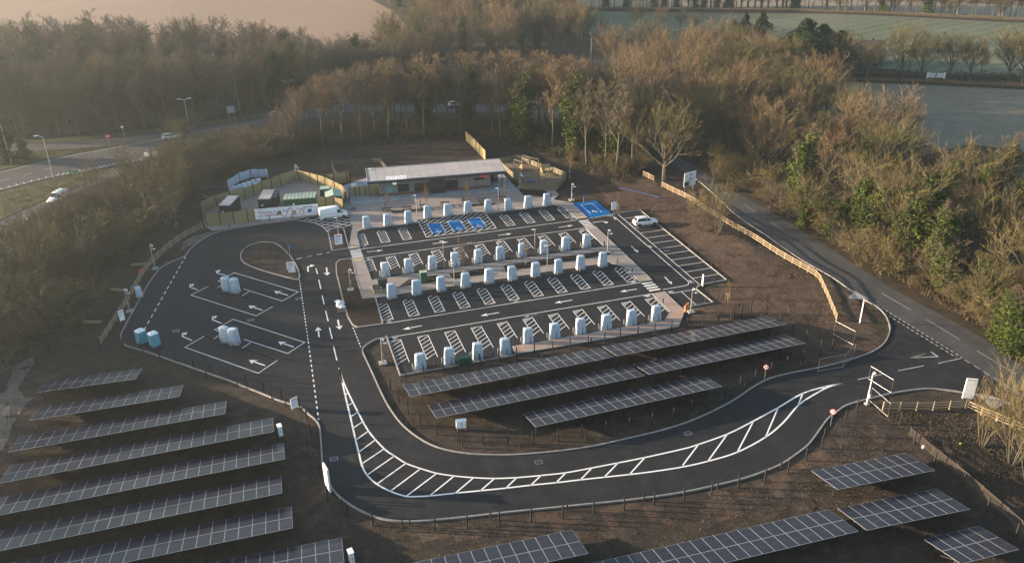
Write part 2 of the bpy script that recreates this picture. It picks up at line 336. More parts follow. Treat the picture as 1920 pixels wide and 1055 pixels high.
def link(name, me, parent=None, loc=None, label=None, cat=None, group=None, kind=None, rz=None, scale=None):
    o = bpy.data.objects.new(name, me); COL.objects.link(o)
    if parent is not None: o.parent = parent
    if loc is not None: o.location = loc
    if rz is not None: o.rotation_euler = (0, 0, rz)
    if scale is not None: o.scale = scale if isinstance(scale, (tuple, list)) else (scale,)*3
    if label: o['label'] = label
    if cat: o['category'] = cat
    if group: o['group'] = group
    if kind: o['kind'] = kind
    return o
def thing(name, label, cat, loc=(0, 0, 0), rz=0.0, group=None, scale=None):
    return link(name, None, None, loc, label, cat, group, rz=rz, scale=scale)
KIDS = {}
def kids(o):
    return [c for c in o.children]
def dup(src, tree, loc, rz=0.0, label=None, group=None, scale=None):
    """copy of a thing with copies of its parts; tree = [(part, [subparts])] captured once from the first one"""
    r_ = src.copy(); COL.objects.link(r_); r_.location = loc; r_.rotation_euler = (0, 0, rz)
    if scale is not None: r_.scale = scale if isinstance(scale, (tuple, list)) else (scale,)*3
    if label: r_['label'] = label
    if group: r_['group'] = group
    for p, subs in tree:
        c = p.copy(); COL.objects.link(c); c.parent = r_
        for q in subs: d = q.copy(); COL.objects.link(d); d.parent = c
    return r_
def tree_of(o):
    al = [x for x in COL.objects if x.parent is not None]
    return [(p, [q for q in al if q.parent == p]) for p in al if p.parent == o]
def structure(mb, name, mats, z=None, **k): return mb.obj(name, mats, kind='structure', **k)
def text_mesh(body, size, depth=0.0, mat='white_plastic', name='lettering', bold=0.0, align='CENTER'):
    cu = bpy.data.curves.new('t', 'FONT'); cu.body = body; cu.size = size; cu.extrude = depth; cu.offset = bold; cu.align_x = align; cu.align_y = 'CENTER'; cu.resolution_u = 2
    o = bpy.data.objects.new('t', cu); COL.objects.link(o); dg = bpy.context.evaluated_depsgraph_get()
    me = bpy.data.meshes.new_from_object(o.evaluated_get(dg)); bpy.data.objects.remove(o); bpy.data.curves.remove(cu)
    me.name = name; me.materials.clear(); me.materials.append(MAT[mat]); return me
def inside(poly, X, Y):
    c = np.zeros(X.shape, bool); n = len(poly)
    for i in range(n):
        x0, y0 = poly[i][0], poly[i][1]; x1, y1 = poly[(i+1) % n][0], poly[(i+1) % n][1]
        if y0 == y1: continue
        k_ = ((y0 > Y) != (y1 > Y)) & (X < (x1-x0)*(Y-y0)/(y1-y0)+x0); c ^= k_
    return c
def edge_dist(poly, X, Y):
    D = np.full(X.shape, 1e9); n = len(poly)
    for i in range(n):
        a = poly[i]; b = poly[(i+1) % n]; dx, dy = b[0]-a[0], b[1]-a[1]; L = dx*dx+dy*dy
        if L < 1e-9: continue
        t = np.clip(((X-a[0])*dx+(Y-a[1])*dy)/L, 0, 1); D = np.minimum(D, np.hypot(X-a[0]-t*dx, Y-a[1]-t*dy))
    return D
# ================================================================ THE SETTING
FLAT = []          # outlines of everything laid on the ground: the soil is kept level below them
def c540(*p): return [(540+x/3.295, 400+y/3.295) for x, y in p]
def c180(*p): return [(180+x/3.296, 400+y/3.296) for x, y in p]
def c600(*p): return [(600+x/2.542, 640+y/2.542) for x, y in p]
def c1280(*p): return [(1280+x/2.542, 640+y/2.542) for x, y in p]
def c1500(*p): return [(1500+x/4.057, 540+y/4.057) for x, y in p]
def c640(*p): return [(640+x/4.397, 360+y/4.397) for x, y in p]
def c900(*p): return [(900+x/4.397, 360+y/4.397) for x, y in p]
def c1120(*p): return [(1120+x/4.397, 360+y/4.397) for x, y in p]
def W2(pts): return [Vector((p[0], p[1], 0)) for p in pts]

outer_px = [(1894.4, 757), (1855, 743), (1825, 739), (1803, 735.5), (1771, 731), (1746.5, 729), (1722, 730), (1692, 734), (1670, 738), (1648, 743), (1623, 749.5), (1598.6, 755.7), (1581, 763), (1566.5, 774), (1551.5, 785.5), (1535.7, 807), (1516, 833), (1492, 852), (1465, 870), (1437, 882), (1398, 896), (1343, 909.5), (1280, 923), (1190, 936), (1064, 949), (954, 960), (875.4, 969), (812.5, 975), (773, 977.5), (737.7, 976.4), (706, 969.7), (674.8, 956.7), (643.3, 937), (623.6, 917), (610, 892), (605, 870), (603, 844.6), (601, 815), (598, 797), (590, 785.6), (578, 775.7), (562.5, 762.7), (527, 752), (491.7, 738), (460, 725.5), (428.8, 713), (393.4, 701), (354, 687), (314.7, 673.4), (275.4, 659.7), (251.8, 653), (234.6, 647), (228.5, 638), (227, 629), (230, 620), (240.7, 600), (258.9, 566.9), (280, 530.5), (298, 506), (307.4, 498.6), (322.6, 491), (346.9, 480.4), (356, 468), (374, 453), (392.4, 441.9), (410.6, 434.9), (437.9, 428.8), (483.4, 421.8), (538, 414.6), (556, 413)]
inner_px = [(729.7, 633.7), (710, 635.2), (697.8, 639.8), (684, 649.4), (679.6, 656.4), (683, 667), (694.4, 691), (703, 710), (714, 734.4), (729.8, 764), (753.4, 795.4), (784.9, 821), (820.3, 838.7), (867.5, 849.3), (914.7, 852.8), (961.9, 852.8), (1032.7, 847.3), (1111.4, 836.7), (1190, 819), (1240, 807), (1280, 794.6), (1311.5, 782.4), (1350.8, 764), (1382.3, 746.2), (1413.8, 724.6), (1445.2, 708.8), (1484.6, 699), (1531.8, 690), (1581.3, 678), (1613.4, 668.2), (1638, 658.3), (1657.8, 643.5), (1667.6, 623.8), (1667.6, 609), (1660.2, 591.8), (1647.9, 578.2), (1633, 568.3), (1618.3, 561)]
outer = smooth(GL(outer_px), 3); inner = smooth(GL(inner_px), 3)
north = W2([(0.5, 158.5), (14.2, 157.6), (14.2, 150), (56, 150), (57.6, 147.0), (62.8, 147.0), (63.1, 138.9), (68.8, 138.9), (68.8, 106.3), (63.8, 106.2), (63.0, 105.6), (62.5, 104.8), (62.8, 100.1), (59.4, 100.2), (57.4, 98.8), (54.3, 94.9), (29.4, 95.1), (13.15, 95.0), (13.1, 105.4)])
junction = GL([(1606, 550), (1645, 574), (1725, 621), (1803, 670), (1860, 710), (1904, 741)])
lot = outer + north + inner + junction
FLAT.append(lot)
mb = MB(); mb.sheet(lot, 0.02)
car_park = structure(mb, 'car_park', 'asphalt')
# side road
near_px = [(1200, 262), (1230, 285), (1263.5, 311.5), (1299.3, 331.4), (1351, 375), (1377, 401), (1438.7, 442.8), (1498.4, 484.6), (1558, 518.5), (1596, 544.3), (1645, 574), (1725, 621), (1803, 670), (1860, 710), (1950, 775), (2100, 880)]
far_px = [(2100, 810), (1920, 686.7), (1869.7, 651), (1820.4, 620), (1746.5, 580.7), (1672.5, 540), (1598, 492.6), (1558, 466.7), (1498.4, 429), (1438.7, 393), (1383, 363.2), (1347, 343.3), (1307.3, 315.4), (1279.4, 299.5), (1250, 280), (1225, 250)]
near_e = smooth(GL(near_px), 3); far_e = smooth(GL(far_px), 3)
mb = MB(); mb.sheet(near_e+far_e, 0.028); side_road = structure(mb, 'side_road', 'old_road'); FLAT.append(near_e+far_e)
# dual carriageway, slip road and the lane beyond the scrub
a_low = GL([(-500, 450), (-200, 391), (0, 357.5), (94, 333.4), (157.5, 322.5), (218.8, 309.4), (273.5, 300.6), (328, 285.3), (400, 262), (470, 244), (560, 226), (640, 214)])
a_up = GL([(640, 196), (560, 208), (470, 230), (400, 241), (320, 256), (233, 272), (133, 290), (0, 321.7), (-200, 352), (-500, 405)])
mb = MB(); mb.sheet(a_low+a_up, 0.024); dual_road = structure(mb, 'main_road', 'old_road'); FLAT.append(a_low+a_up)
sl = GL([(-300, 292), (0, 283), (66.7, 283.3), (140, 279), (233, 271.9), (320, 256), (400, 241), (470, 230)]) + GL([(520, 214), (466.7, 226.5), (306.7, 248.3), (240, 257), (133, 266.7), (36.7, 269.5), (-300, 274)])
mb = MB(); mb.sheet(sl, 0.030); slip_road = structure(mb, 'slip_road', 'old_road'); FLAT.append(sl)
ln = GL([(-80, 455), (8.7, 411), (87.5, 375), (153, 348.8), (218.8, 320)]) + GL([(240, 322), (186, 344), (150, 359), (100, 384), (30, 425), (-80, 482)])
mb = MB(); mb.sheet(ln, 0.024); lane = structure(mb, 'farm_lane', 'old_road'); FLAT.append(ln)
rb_c = smooth(GL([(560, 217), (640, 205), (700, 200), (760, 202), (850, 204), (950, 203), (1050, 207), (1130, 218), (1190, 238), (1225, 262)]), 4)
mb = MB(); mb.ribbon(rb_c, 9.0, 0.034); rb_road = structure(mb, 'roundabout_road', 'old_road'); FLAT.append([*offset(rb_c, 4.5)]+[*offset(rb_c, -4.5)][::-1])
rb2 = smooth(GL([(640, 205), (700, 178), (760, 160), (860, 138), (980, 125), (1100, 118), (1180, 125)]), 4)
mb = MB(); mb.ribbon(rb2, 8.0, 0.038); structure(mb, 'far_road', 'old_road'); FLAT.append([*offset(rb2, 4)]+[*offset(rb2, -4)][::-1])
# fields and verges
def field(name, mat, pts, z):
    P = GL(pts) if isinstance(pts[0], tuple) else pts
    m_ = MB(); m_.sheet(P, z); FLAT.append(P); return structure(m_, name, mat)
field('ploughed_field', 'ploughed_field', [(-900, 130), (-300, 125), (300, 122), (620, 95), (705, 84), (775, 70), (760, 45), (735, 20), (700, 2), (640, -35), (500, -80), (-900, -80)], 0.010)
field('field_margin', 'grass_verge', [(600, 98), (705, 86), (780, 71), (800, 60), (770, 35), (715, 8), (655, -33), (640, -30), (700, 2), (735, 20), (760, 45), (772, 64), (700, 80), (600, 92)], 0.016)
field('frosty_field', 'frosty_grass', [(1480, 148), (1700, 158), (1920, 168), (2500, 195), (2500, 420), (2050, 330), (1920, 285), (1820, 270), (1700, 300), (1560, 230)], 0.010)
field('upper_meadow', 'striped_meadow', [(1040, 20), (1400, 26), (1560, 26), (1740, 34), (1920, 44), (2500, 75), (2500, 175), (1920, 150), (1760, 140), (1480, 110), (1200, 75), (1060, 60)], 0.012)
field('far_pale_field', 'pale_field', [(1020, 17), (1250, 18), (1500, 19), (1700, 24), (1920, 34), (2500, 60), (2500, -60), (1900, -80), (1000, -60)], 0.008)
field('verge', 'grass_verge', GL([(-500, 460), (-200, 396), (0, 361), (94, 337), (157.5, 326), (218.8, 313), (230, 318), (153, 347), (87.5, 373), (8, 409), (-100, 462), (-500, 600)]), 0.012)
field('traffic_island', 'grass_verge', GL([(-100, 318), (0, 319), (133, 288), (222, 273.5), (140, 280.5), (66, 284.5), (0, 286), (-100, 290)]), 0.014)
field('far_verge', 'grass_verge', GL([(-300, 271), (36, 267.5), (133, 264.5), (306, 246), (466, 224), (560, 205), (556, 200), (466, 217), (306, 240), (133, 258), (36, 262), (-300, 266)]), 0.014)
field('roadside_verge', 'woodland_floor', far_e[3:]+GL([(1300, 300), (1420, 372), (1560, 452), (1700, 535), (1820, 600), (1950, 680), (2100, 780)]), 0.012)

plaza = GL([(640, 350), (646, 372), (652, 400), (654.6, 400), (662, 423.5)])+W2([(11.9, 139.0), (13.9, 139.1), (14.1, 144.8), (14.4, 146.4), (15.4, 147.3), (26.0, 147.2), (26.2, 148.6), (39.7, 148.4), (39.6, 147.2), (53.8, 147.2), (55.3, 145.4), (55.5, 138.7), (57.6, 138.7), (57.6, 147.0)])+GL([(1037.4, 374.8), (979.4, 367), (971.7, 356.8), (937.6, 321.9), (925, 314), (700, 330)])
comp_px = [(385, 425), (380, 401), (424, 378), (466, 362), (513, 335), (553, 319), (557, 320.5), (590, 330), (640, 349), (650, 365), (652, 385), (654, 397), (600, 403), (556, 411), (500, 417.5), (440, 426), (400, 433)]
play_poly = GL([(940, 325), (965, 300), (980, 296), (1063, 325), (1066, 333), (1045, 357), (985, 358), (975, 352)])
FLAT += [plaza, GL(comp_px), play_poly, [(11, 94), (58, 94), (58, 150), (11, 150)]]
# ground sheet with clods and hollows, level under everything laid on it
def axis(lo, hi, step, far):
    a = list(np.arange(lo, hi+step, step)); s_ = step; x = a[-1]; up = []
    while x < far: s_ *= 1.35; x += s_; up.append(x)
    s_ = step; x = a[0]; dn = []
    while x > -far: s_ *= 1.35; x -= s_; dn.append(x)
    return np.array(dn[::-1]+a+up)
ax = axis(-62, 128, 1.1, 3500); ay = axis(34, 236, 1.1, 3500)
X, Y = np.meshgrid(ax, ay)
rs = np.random.RandomState(3)
def fbm(X, Y, base, octs=5):
    out = np.zeros(X.shape); amp = 1.0; fr = base
    for o_ in range(octs):
        a, b, c_, d = rs.rand(4)*6.28; th = rs.rand()*3.14
        U = X*math.cos(th)+Y*math.sin(th); V = -X*math.sin(th)+Y*math.cos(th)
        out += amp*(np.sin(U*fr+a+1.7*np.sin(V*fr*0.7+b))*np.sin(V*fr+c_+1.3*np.sin(U*fr*0.8+d))); amp *= 0.55; fr *= 1.93
    return out
D = np.full(X.shape, 1e9)
near = (X > -75) & (X < 140) & (Y > 20) & (Y < 260)
for P in FLAT:
    d = edge_dist(P, X[near], Y[near]); d[inside(P, X[near], Y[near])] = 0
    D[near] = np.minimum(D[near], d)
D[~near] = 0
amp = np.clip((D-1.6)/5.0, 0, 1)
Zg = -0.06+amp*(0.12+0.085*fbm(X, Y, 0.13)+0.055*fbm(X, Y, 0.9, 5)+0.05*rs.randn(*X.shape)*np.clip(D-3, 0, 1))
# the spoil bank on the right, below the roadside fence
def bump_at(cx, cy, sx_, sy_, rot, h):
    c_, s_ = math.cos(rot), math.sin(rot); U = (X-cx)*c_+(Y-cy)*s_; V = -(X-cx)*s_+(Y-cy)*c_; return h*np.exp(-(U/sx_)**2-(V/sy_)**2)
b_ = G(1400, 455); Zg += amp*bump_at(b_.x, b_.y, 12, 5, -0.9, 0.9)
Zg = np.where(D < 1.6, -0.06, np.maximum(Zg, -0.25))
ny, nx = X.shape
V = np.stack([X.ravel(), Y.ravel(), Zg.ravel()], 1)
idx = np.arange(nx*ny).reshape(ny, nx)
F = np.stack([idx[:-1, :-1].ravel(), idx[:-1, 1:].ravel(), idx[1:, 1:].ravel(), idx[1:, :-1].ravel()], 1)
me = bpy.data.meshes.new('ground'); me.vertices.add(len(V)); me.vertices.foreach_set('co', V.ravel())
me.loops.add(F.size); me.loops.foreach_set('vertex_index', F.ravel()); me.polygons.add(len(F)); me.polygons.foreach_set('loop_start', np.arange(0, F.size, 4)); me.polygons.foreach_set('use_smooth', np.ones(len(F), bool))
def zone(polys):
    m_ = np.zeros(X.shape, bool)
    for P in polys: m_ |= inside(P, X, Y)
    return m_
site_px = [(-60, 1400), (-60, 700), (60, 668), (180, 640), (215, 560), (300, 440), (375, 350), (440, 335), (560, 300), (660, 275), (870, 262), (900, 275), (1000, 290), (1080, 318), (1180, 345), (1260, 330), (1340, 372), (1500, 487), (1600, 552), (1650, 640), (1700, 720), (1830, 745), (1840, 800), (1990, 900), (2600, 1400)]
soilz = inside(GL(site_px), X, Y) | ((Y < 72))
mats_ = np.where(soilz, 0, 1)
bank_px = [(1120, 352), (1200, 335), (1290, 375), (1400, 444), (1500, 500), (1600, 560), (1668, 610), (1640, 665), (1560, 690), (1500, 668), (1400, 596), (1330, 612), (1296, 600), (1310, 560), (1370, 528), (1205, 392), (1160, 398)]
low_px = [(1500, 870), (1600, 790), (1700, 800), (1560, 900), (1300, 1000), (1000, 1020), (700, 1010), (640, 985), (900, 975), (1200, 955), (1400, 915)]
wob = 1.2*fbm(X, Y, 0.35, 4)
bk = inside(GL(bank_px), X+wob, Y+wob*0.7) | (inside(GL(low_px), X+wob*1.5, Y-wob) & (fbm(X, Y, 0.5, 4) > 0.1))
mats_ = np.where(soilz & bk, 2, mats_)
mats_ = mats_[:-1, :-1].ravel()
me.update(calc_edges=True); me.materials.append(MAT['bare_soil']); me.materials.append(MAT['woodland_floor']); me.materials.append(MAT['sunlit_bank_soil']); me.polygons.foreach_set('material_index', mats_.astype(np.int32)); me.validate()
ground = link('ground', me, kind='structure')
from mathutils.interpolate import poly_3d_calc
def ground_z(x, y):
    i = int(np.searchsorted(ax, x))-1; j = int(np.searchsorted(ay, y))-1
    if i < 0 or j < 0 or i >= len(ax)-1 or j >= len(ay)-1: return -0.06
    u = (x-ax[i])/(ax[i+1]-ax[i]); v = (y-ay[j])/(ay[j+1]-ay[j])
    return float((1-u)*(1-v)*Zg[j, i]+u*(1-v)*Zg[j, i+1]+(1-u)*v*Zg[j+1, i]+u*v*Zg[j+1, i+1])
# lighter rubble strips in the soil
for nm, P in (('chalky_strip', [(0, 742), (28, 690), (52, 674), (62, 672), (52, 700), (40, 735), (58, 748), (34, 778), (10, 830), (-20, 860), (-60, 880), (-60, 760)]),
              ('chalky_strip', [(345, 452), (352, 447), (375, 440), (392, 435), (398, 439), (372, 452), (352, 463), (335, 470)])):
    pts = smooth(GL(P), 3, True); pts = [p+Vector((random.uniform(-.4, .4), random.uniform(-.4, .4), 0)) for p in pts]
    zz = max(ground_z(p.x, p.y) for p in pts)
    m_ = MB(); c_ = sum(pts, Vector())/len(pts); c_.z = 0
    rings = []
    for q_ in (1.0, 0.8, 0.55, 0.25): rings.append([(lambda v: (v.x, v.y, ground_z(v.x, v.y)+0.05*(1.02-q_)+0.012))(c_+(p-c_)*q_) for p in pts])
    n_ = len(pts); V_ = [v for r_ in rings for v in r_]; F_ = []
    for i in range(3):
        for k_ in range(n_): F_.append((i*n_+k_, i*n_+(k_+1) % n_, (i+1)*n_+(k_+1) % n_, (i+1)*n_+k_))
    V_.append((c_.x, c_.y, ground_z(c_.x, c_.y)+0.07)); F_ += [(3*n_+k_, 3*n_+(k_+1) % n_, 4*n_) for k_ in range(n_)]
    m_.add(V_, F_); structure(m_, nm, 'chalky_rubble')

# kerbs
def kerb_obj(pts, parent=None, closed=False, w_=0.17, z1=0.14, mat='kerb_concrete'):
    m_ = MB(); m_.kerb(pts, w_, -0.05, z1, closed=closed); return m_.obj('kerb', mat, parent, **({} if parent else {'kind': 'structure'}))
kerb_obj(outer, car_park); kerb_obj(inner, car_park)
kerb_obj(W2([(63.05, 138.95), (68.9, 139.0), (68.9, 106.2), (64.6, 106.05)])+smooth(W2([(64.2, 106.0), (63.3, 105.6), (62.65, 104.9)]), 3)+W2([(62.9, 100.0), (57.6, 99.9)]), car_park, w_=0.16, z1=0.14)
kerb_obj(W2([(13.05, 106.0), (13.05, 94.9), (29.4, 95.0)]), car_park, w_=0.16)
for e in (near_e[9:30],): kerb_obj(e, side_road, w_=0.10, z1=0.10)
# raised paving
def slab(name, poly, mat, z1=0.12, kerb_=True, ks=0.14, parent=None):
    m_ = MB(); m_.prism(poly, 0.0, z1); o = structure(m_, name, mat)
    if kerb_:
        m_ = MB(); m_.kerb(offset([*poly], 0.0, True), ks, 0.0, z1+0.012, closed=True); m_.obj('kerb', 'kerb_concrete', o)
    return o
walk = W2([(11.9, 134.4), (13.8, 134.4), (13.8, 125.0), (55.4, 125.0), (55.4, 134.1), (57.4, 134.1), (57.4, 110.0), (55.3, 110.0), (55.3, 116.0), (53.6, 118.6), (13.6, 118.6), (11.5, 118.8)])
walkway = slab('charger_walkway', walk, 'block_paving')
path4 = W2([(55.3, 105.6), (57.4, 105.6), (57.4, 98.9), (54.3, 94.9), (29.4, 95.2), (29.6, 97.2), (53.2, 97.1), (55.3, 99.4)])
slab('front_walkway', path4, 'warm_paving')
plaza_o = slab('plaza', plaza, 'block_paving')
m_ = MB(); m_.sheet(GL([(641, 350), (660.5, 384.5), (735, 377.5), (810, 369), (890, 364.5), (970, 358), (937.6, 322.5), (925, 315), (700, 331)]), 0.126); structure(m_, 'building_apron', 'grey_paving')
slab('play_path', GL([(1037.4, 374.8), (1047.6, 365.4), (1039, 357.7), (1023.8, 357.7), (1037, 365), (1034.7, 371.3)]), 'block_paving')
slab('compound_yard', GL(comp_px), 'block_paving', 0.11)
for P in ([(11.9, 139.1), (13.9, 139.1), (13.9, 138.5), (11.9, 138.5)],):
    pass
def tact(x0, y0, x1, y1):
    m_ = MB(); m_.sheet(W2([(x0, y0), (x1, y0), (x1, y1), (x0, y1)]), 0.128); return m_.obj('tactile_strip', 'tactile_paving', walkway)
tact(11.98, 133.3, 13.72, 134.3); tact(55.48, 133.2, 57.3, 134.0); tact(55.38, 110.1, 57.3, 111.0)
m_ = MB(); m_.sheet(W2([(11.98, 139.1), (13.8, 139.1), (13.8, 140.2), (11.9, 140.2)]), 0.128); m_.obj('tactile_strip', 'tactile_paving', plaza_o)
m_ = MB(); m_.sheet(W2([(55.58, 138.8), (57.5, 138.8), (57.5, 139.6), (55.58, 139.6)]), 0.128); m_.obj('tactile_strip', 'tactile_paving', plaza_o)
# planted islands
def island(name, poly, mat='dark_mulch', z1=0.13, k_=0.2, base=0.0):
    c_ = sum((Vector((p[0], p[1], 0)) for p in poly), Vector())/len(poly); n_ = len(poly); V_ = []; F_ = []
    for q_, h in ((1.0, base), (1.0, z1-0.03), (0.8, z1+0.05), (0.5, z1+0.12), (0.2, z1+0.15)):
        for p in poly: v = c_+(Vector((p[0], p[1], 0))-c_)*q_; V_.append((v.x, v.y, h+(random.uniform(-.03, .03) if q_ < 1 else 0)))
    V_.append((c_.x, c_.y, z1+0.15))
    for i in range(4):
        for k2 in range(n_): F_.append((i*n_+k2, i*n_+(k2+1) % n_, (i+1)*n_+(k2+1) % n_, (i+1)*n_+k2))
    F_ += [(4*n_+k2, 4*n_+(k2+1) % n_, 5*n_) for k2 in range(n_)]
    m_ = MB(); m_.add(V_, F_); A = sum(poly[i][0]*poly[(i+1) % n_][1]-poly[(i+1) % n_][0]*poly[i][1] for i in range(n_))
    if A < 0: m_.f = [f[::-1] for f in m_.f]
    o = structure(m_, name, mat)
    if k_: m_ = MB(); m_.kerb(poly, k_, base, z1+0.02, closed=True); m_.obj('kerb', 'kerb_concrete', o)
    return o
drop = smooth(GL([(459, 466.7), (471.3, 459.2), (492.5, 454.6), (513.7, 456), (529, 465.2), (544, 480.4), (556.2, 500), (561.4, 515.3), (560.8, 521.4), (554.7, 524.4), (513.7, 513.8), (483.4, 504.7), (459, 494), (451.5, 483.4), (453, 474)]), 3, True)
island('teardrop_island', drop, 'bare_soil')
left_isl = GL([(659.9, 485), (637, 488), (630.4, 494), (631, 512), (637, 536.6), (644.7, 570), (652.3, 594), (661.4, 609.4), (670.5, 614), (717.5, 607.9), (710, 579), (703.9, 558.4), (680.2, 560.2), (670.5, 527.5)])
m_ = MB(); m_.prism(left_isl, 0, 0.13); li = structure(m_, 'planted_island', 'dark_mulch'); m_ = MB(); m_.kerb(left_isl, 0.2, 0, 0.15, closed=True); m_.obj('kerb', 'kerb_concrete', li)
island('sign_island', GL([(615.2, 434.9), (622.7, 470.5), (654.2, 466.3), (644, 428), (620.5, 430)]), 'dark_mulch')
for P in ([(17.4, 120.8), (24.8, 120.8), (24.6, 123.3), (19.6, 123.2)], [(26.6, 120.8), (34.0, 120.9), (33.0, 123.2), (26.4, 123.2)], [(35.2, 120.7), (55.0, 121.3), (55.6, 122.2), (55.2, 123.3), (35.7, 123.3)]):
    island('planting_bed', W2(P), 'dark_mulch', 0.14, 0.1, 0.1)
island('play_planting', GL([(972, 356.5), (980, 366.8), (1034, 371), (1036.5, 365.2), (1020, 357.5), (985, 352)]), 'dark_mulch', 0.12, 0.1)
for P in ([(735, 401), (797, 396), (798, 392.5), (734, 397)], [(868, 390), (930, 384.5), (930, 381), (869, 386.5)]): island('planting_bed', GL(P), 'dark_mulch', 0.14, 0.1, 0.1)

# ================================================================ painted markings, each a part of the surface it is painted on
ZM = 0.026
def stripes(name, segs, w_=0.1, z=ZM, mat='white_paint', parent=car_park, me_only=False):
    m_ = MB()
    for s_ in segs: m_.ribbon([Vector((p[0], p[1], 0)) for p in s_], w_, z)
    if me_only: return m_.mesh(name, mat)
    return m_.obj(name, mat, parent)
def clipseg(poly, p, d):
    """parts of the line p+t*d inside the polygon"""
    ts = []; n = len(poly)
    for i in range(n):
        a = Vector(poly[i][:2]); b = Vector(poly[(i+1) % n][:2]); e = b-a; den = d.x*e.y-d.y*e.x
        if abs(den) < 1e-9: continue
        r_ = a-p; t = (r_.x*e.y-r_.y*e.x)/den; u = (r_.x*d.y-r_.y*d.x)/den
        if 0 <= u < 1: ts.append(t)
    ts.sort(); return [(p+d*ts[i], p+d*ts[i+1]) for i in range(0, len(ts)-1, 2)]
def hatch(poly, spacing, ang):
    d = Vector((math.cos(ang), math.sin(ang))); nn = Vector((-d.y, d.x)); pr = [Vector(p[:2]).dot(nn) for p in poly]; out = []; s_ = min(pr)+spacing/2
    while s_ < max(pr):
        out += clipseg(poly, nn*s_, d); s_ += spacing
    return out
def hatch_box(length, flip):
    """ladder-hatched strip between two bays: long sides, a bar at the aisle end, slanted rungs"""
    w_ = 1.55; segs = []
    y = (lambda v: length-v) if flip else (lambda v: v)
    segs += [((0, y(0)), (0, y(length))), ((w_, y(0)), (w_, y(length-0.2))), ((-.05, y(0)), (w_+.05, y(0)))]
    if flip: segs += [((0, y(0.55)), (w_*0.5, y(0)))]
    else: segs += [((w_*0.5, 0), (w_, 0.55))]
    k_ = 0.25
    while k_ < length-0.9:
        segs.append(((0.02, k_), (w_, k_+1.15))); k_ += 0.98
    segs.append(((0.02, k_), (0.7, k_+0.52))) if not flip else None
    return stripes('hatched_marking', segs, 0.10, 0.0, me_only=True)
hb5, hb5f, hb6f = hatch_box(5.1, False), hatch_box(5.1, True), hatch_box(6.6, True)
for k_ in range(11):
    if not 3 <= k_ <= 6: link('hatched_marking', hb5, car_park, (13.95+3.99*k_, 139.95, ZM))
    link('hatched_marking', hb5f, car_park, (13.62+4.01*k_, 128.2, ZM))
    link('hatched_marking', hb5, car_park, (13.35+4.0*k_, 110.75, ZM))
    link('hatched_marking', hb6f if k_ < 4 else hb5f, car_park, (13.3+4.015*k_, 97.75 if k_ < 4 else 99.25, ZM))
stripes('lane_line', [((13.95, 138.35), (55.3, 138.35)), ((57.5, 138.4), (63.0, 138.75))], 0.12)
stripes('lane_line', [((13.9, 134.35), (55.3, 134.25))], 0.12)
stripes('lane_line', [((13.3, 109.75), (55.2, 109.95))], 0.12)
stripes('lane_line', [((13.1, 105.5), (57.6, 105.75))], 0.12)
stripes('lane_line', [smooth(W2([(61.6, 138.4), (62.5, 137.9), (62.75, 137.0), (62.75, 130)]), 4)+smooth(W2([(62.75, 110), (62.75, 107.9), (62.4, 107.0), (61.4, 106.6), (57.6, 106.5)]), 4)], 0.12)
stripes('lane_line', [((63.95, 138.6), (63.95, 106.3))], 0.12)
for k_ in range(12): stripes('bay_line', [((63.95, 108.6+2.5*k_), (68.75, 108.6+2.5*k_))], 0.1)
stripes('bay_line', [((57.7, 104.9), (62.45, 104.85))]); stripes('bay_line', [((60.0, 104.8), (60.05, 100.3))]); stripes('bay_line', [((13.3, 98), (13.3, 104.5))], 0.1)
def zebra(x0, x1, y0, y1, n=4):
    h = (y1-y0)/(2*n-1)
    for i in range(n):
        m_ = MB(); y_ = y0+2*h*i; m_.sheet(W2([(x0, y_), (x1, y_), (x1, y_+h), (x0, y_+h)]), ZM); m_.obj('zebra_stripe', 'white_paint', car_park)
zebra(12.0, 13.9, 135.0, 138.5, 5); zebra(55.45, 57.35, 134.6, 137.9, 5); zebra(55.3, 57.25, 106.6, 109.6, 4)
# accessible bays
dis_poly = [(26.2, 139.75), (39.6, 139.6), (39.7, 148.4), (26.3, 148.6)]
stripes('hatched_marking', [tuple(s_) for s_ in hatch([(p[0], p[1]) for p in dis_poly], 0.95, R(42))]+[(dis_poly[i], dis_poly[(i+1) % 4]) for i in range(4)], 0.11)
def wheelchair(cx, cy, s_, z, mat='white_paint', parent=car_park, rot=0.0):
    m_ = MB(); c, s2 = math.cos(rot), math.sin(rot)
    T = lambda x, y: Vector((cx+(x*c-y*s2)*s_, cy+(x*s2+y*c)*s_, 0))
    ring = [T(-.05+.36*math.cos(t), -.22+.36*math.sin(t)) for t in np.linspace(R(120), R(345), 14)]
    m_.ribbon(ring, 0.09*s_, z); m_.ribbon([T(-.12, .42), T(-.06, -.02), T(.28, -.05), (T(.42, -.42)), T(.56, -.36)], 0.10*s_, z+0.001); m_.ribbon([T(-.1, .18), T(.22, .16)], 0.08*s_, z+0.002)
    m_.sheet([T(-.13+.11*math.cos(t), .56+.11*math.sin(t)) for t in np.linspace(0, 6.28, 11)[:-1]], z)
    return m_.obj('wheelchair_symbol', mat, parent)
for k_ in range(3):
    x0 = 27.65+3.95*k_; P = W2([(x0, 141.0), (x0+2.5, 140.95), (x0+2.5, 145.8), (x0, 145.9)])
    m_ = MB(); m_.sheet(P, ZM+0.004); m_.obj('blue_bay', 'blue_paint', car_park)
    stripes('bay_outline', [P+[P[0], P[1]]], 0.11, ZM+0.008); wheelchair(x0+1.3, 142.0, 1.1, ZM+0.008)
m_ = MB(); m_.sheet(W2([(57.75, 138.55), (62.85, 138.9), (62.7, 146.9), (57.75, 146.9)]), ZM); m_.obj('blue_bay', 'blue_paint', car_park)
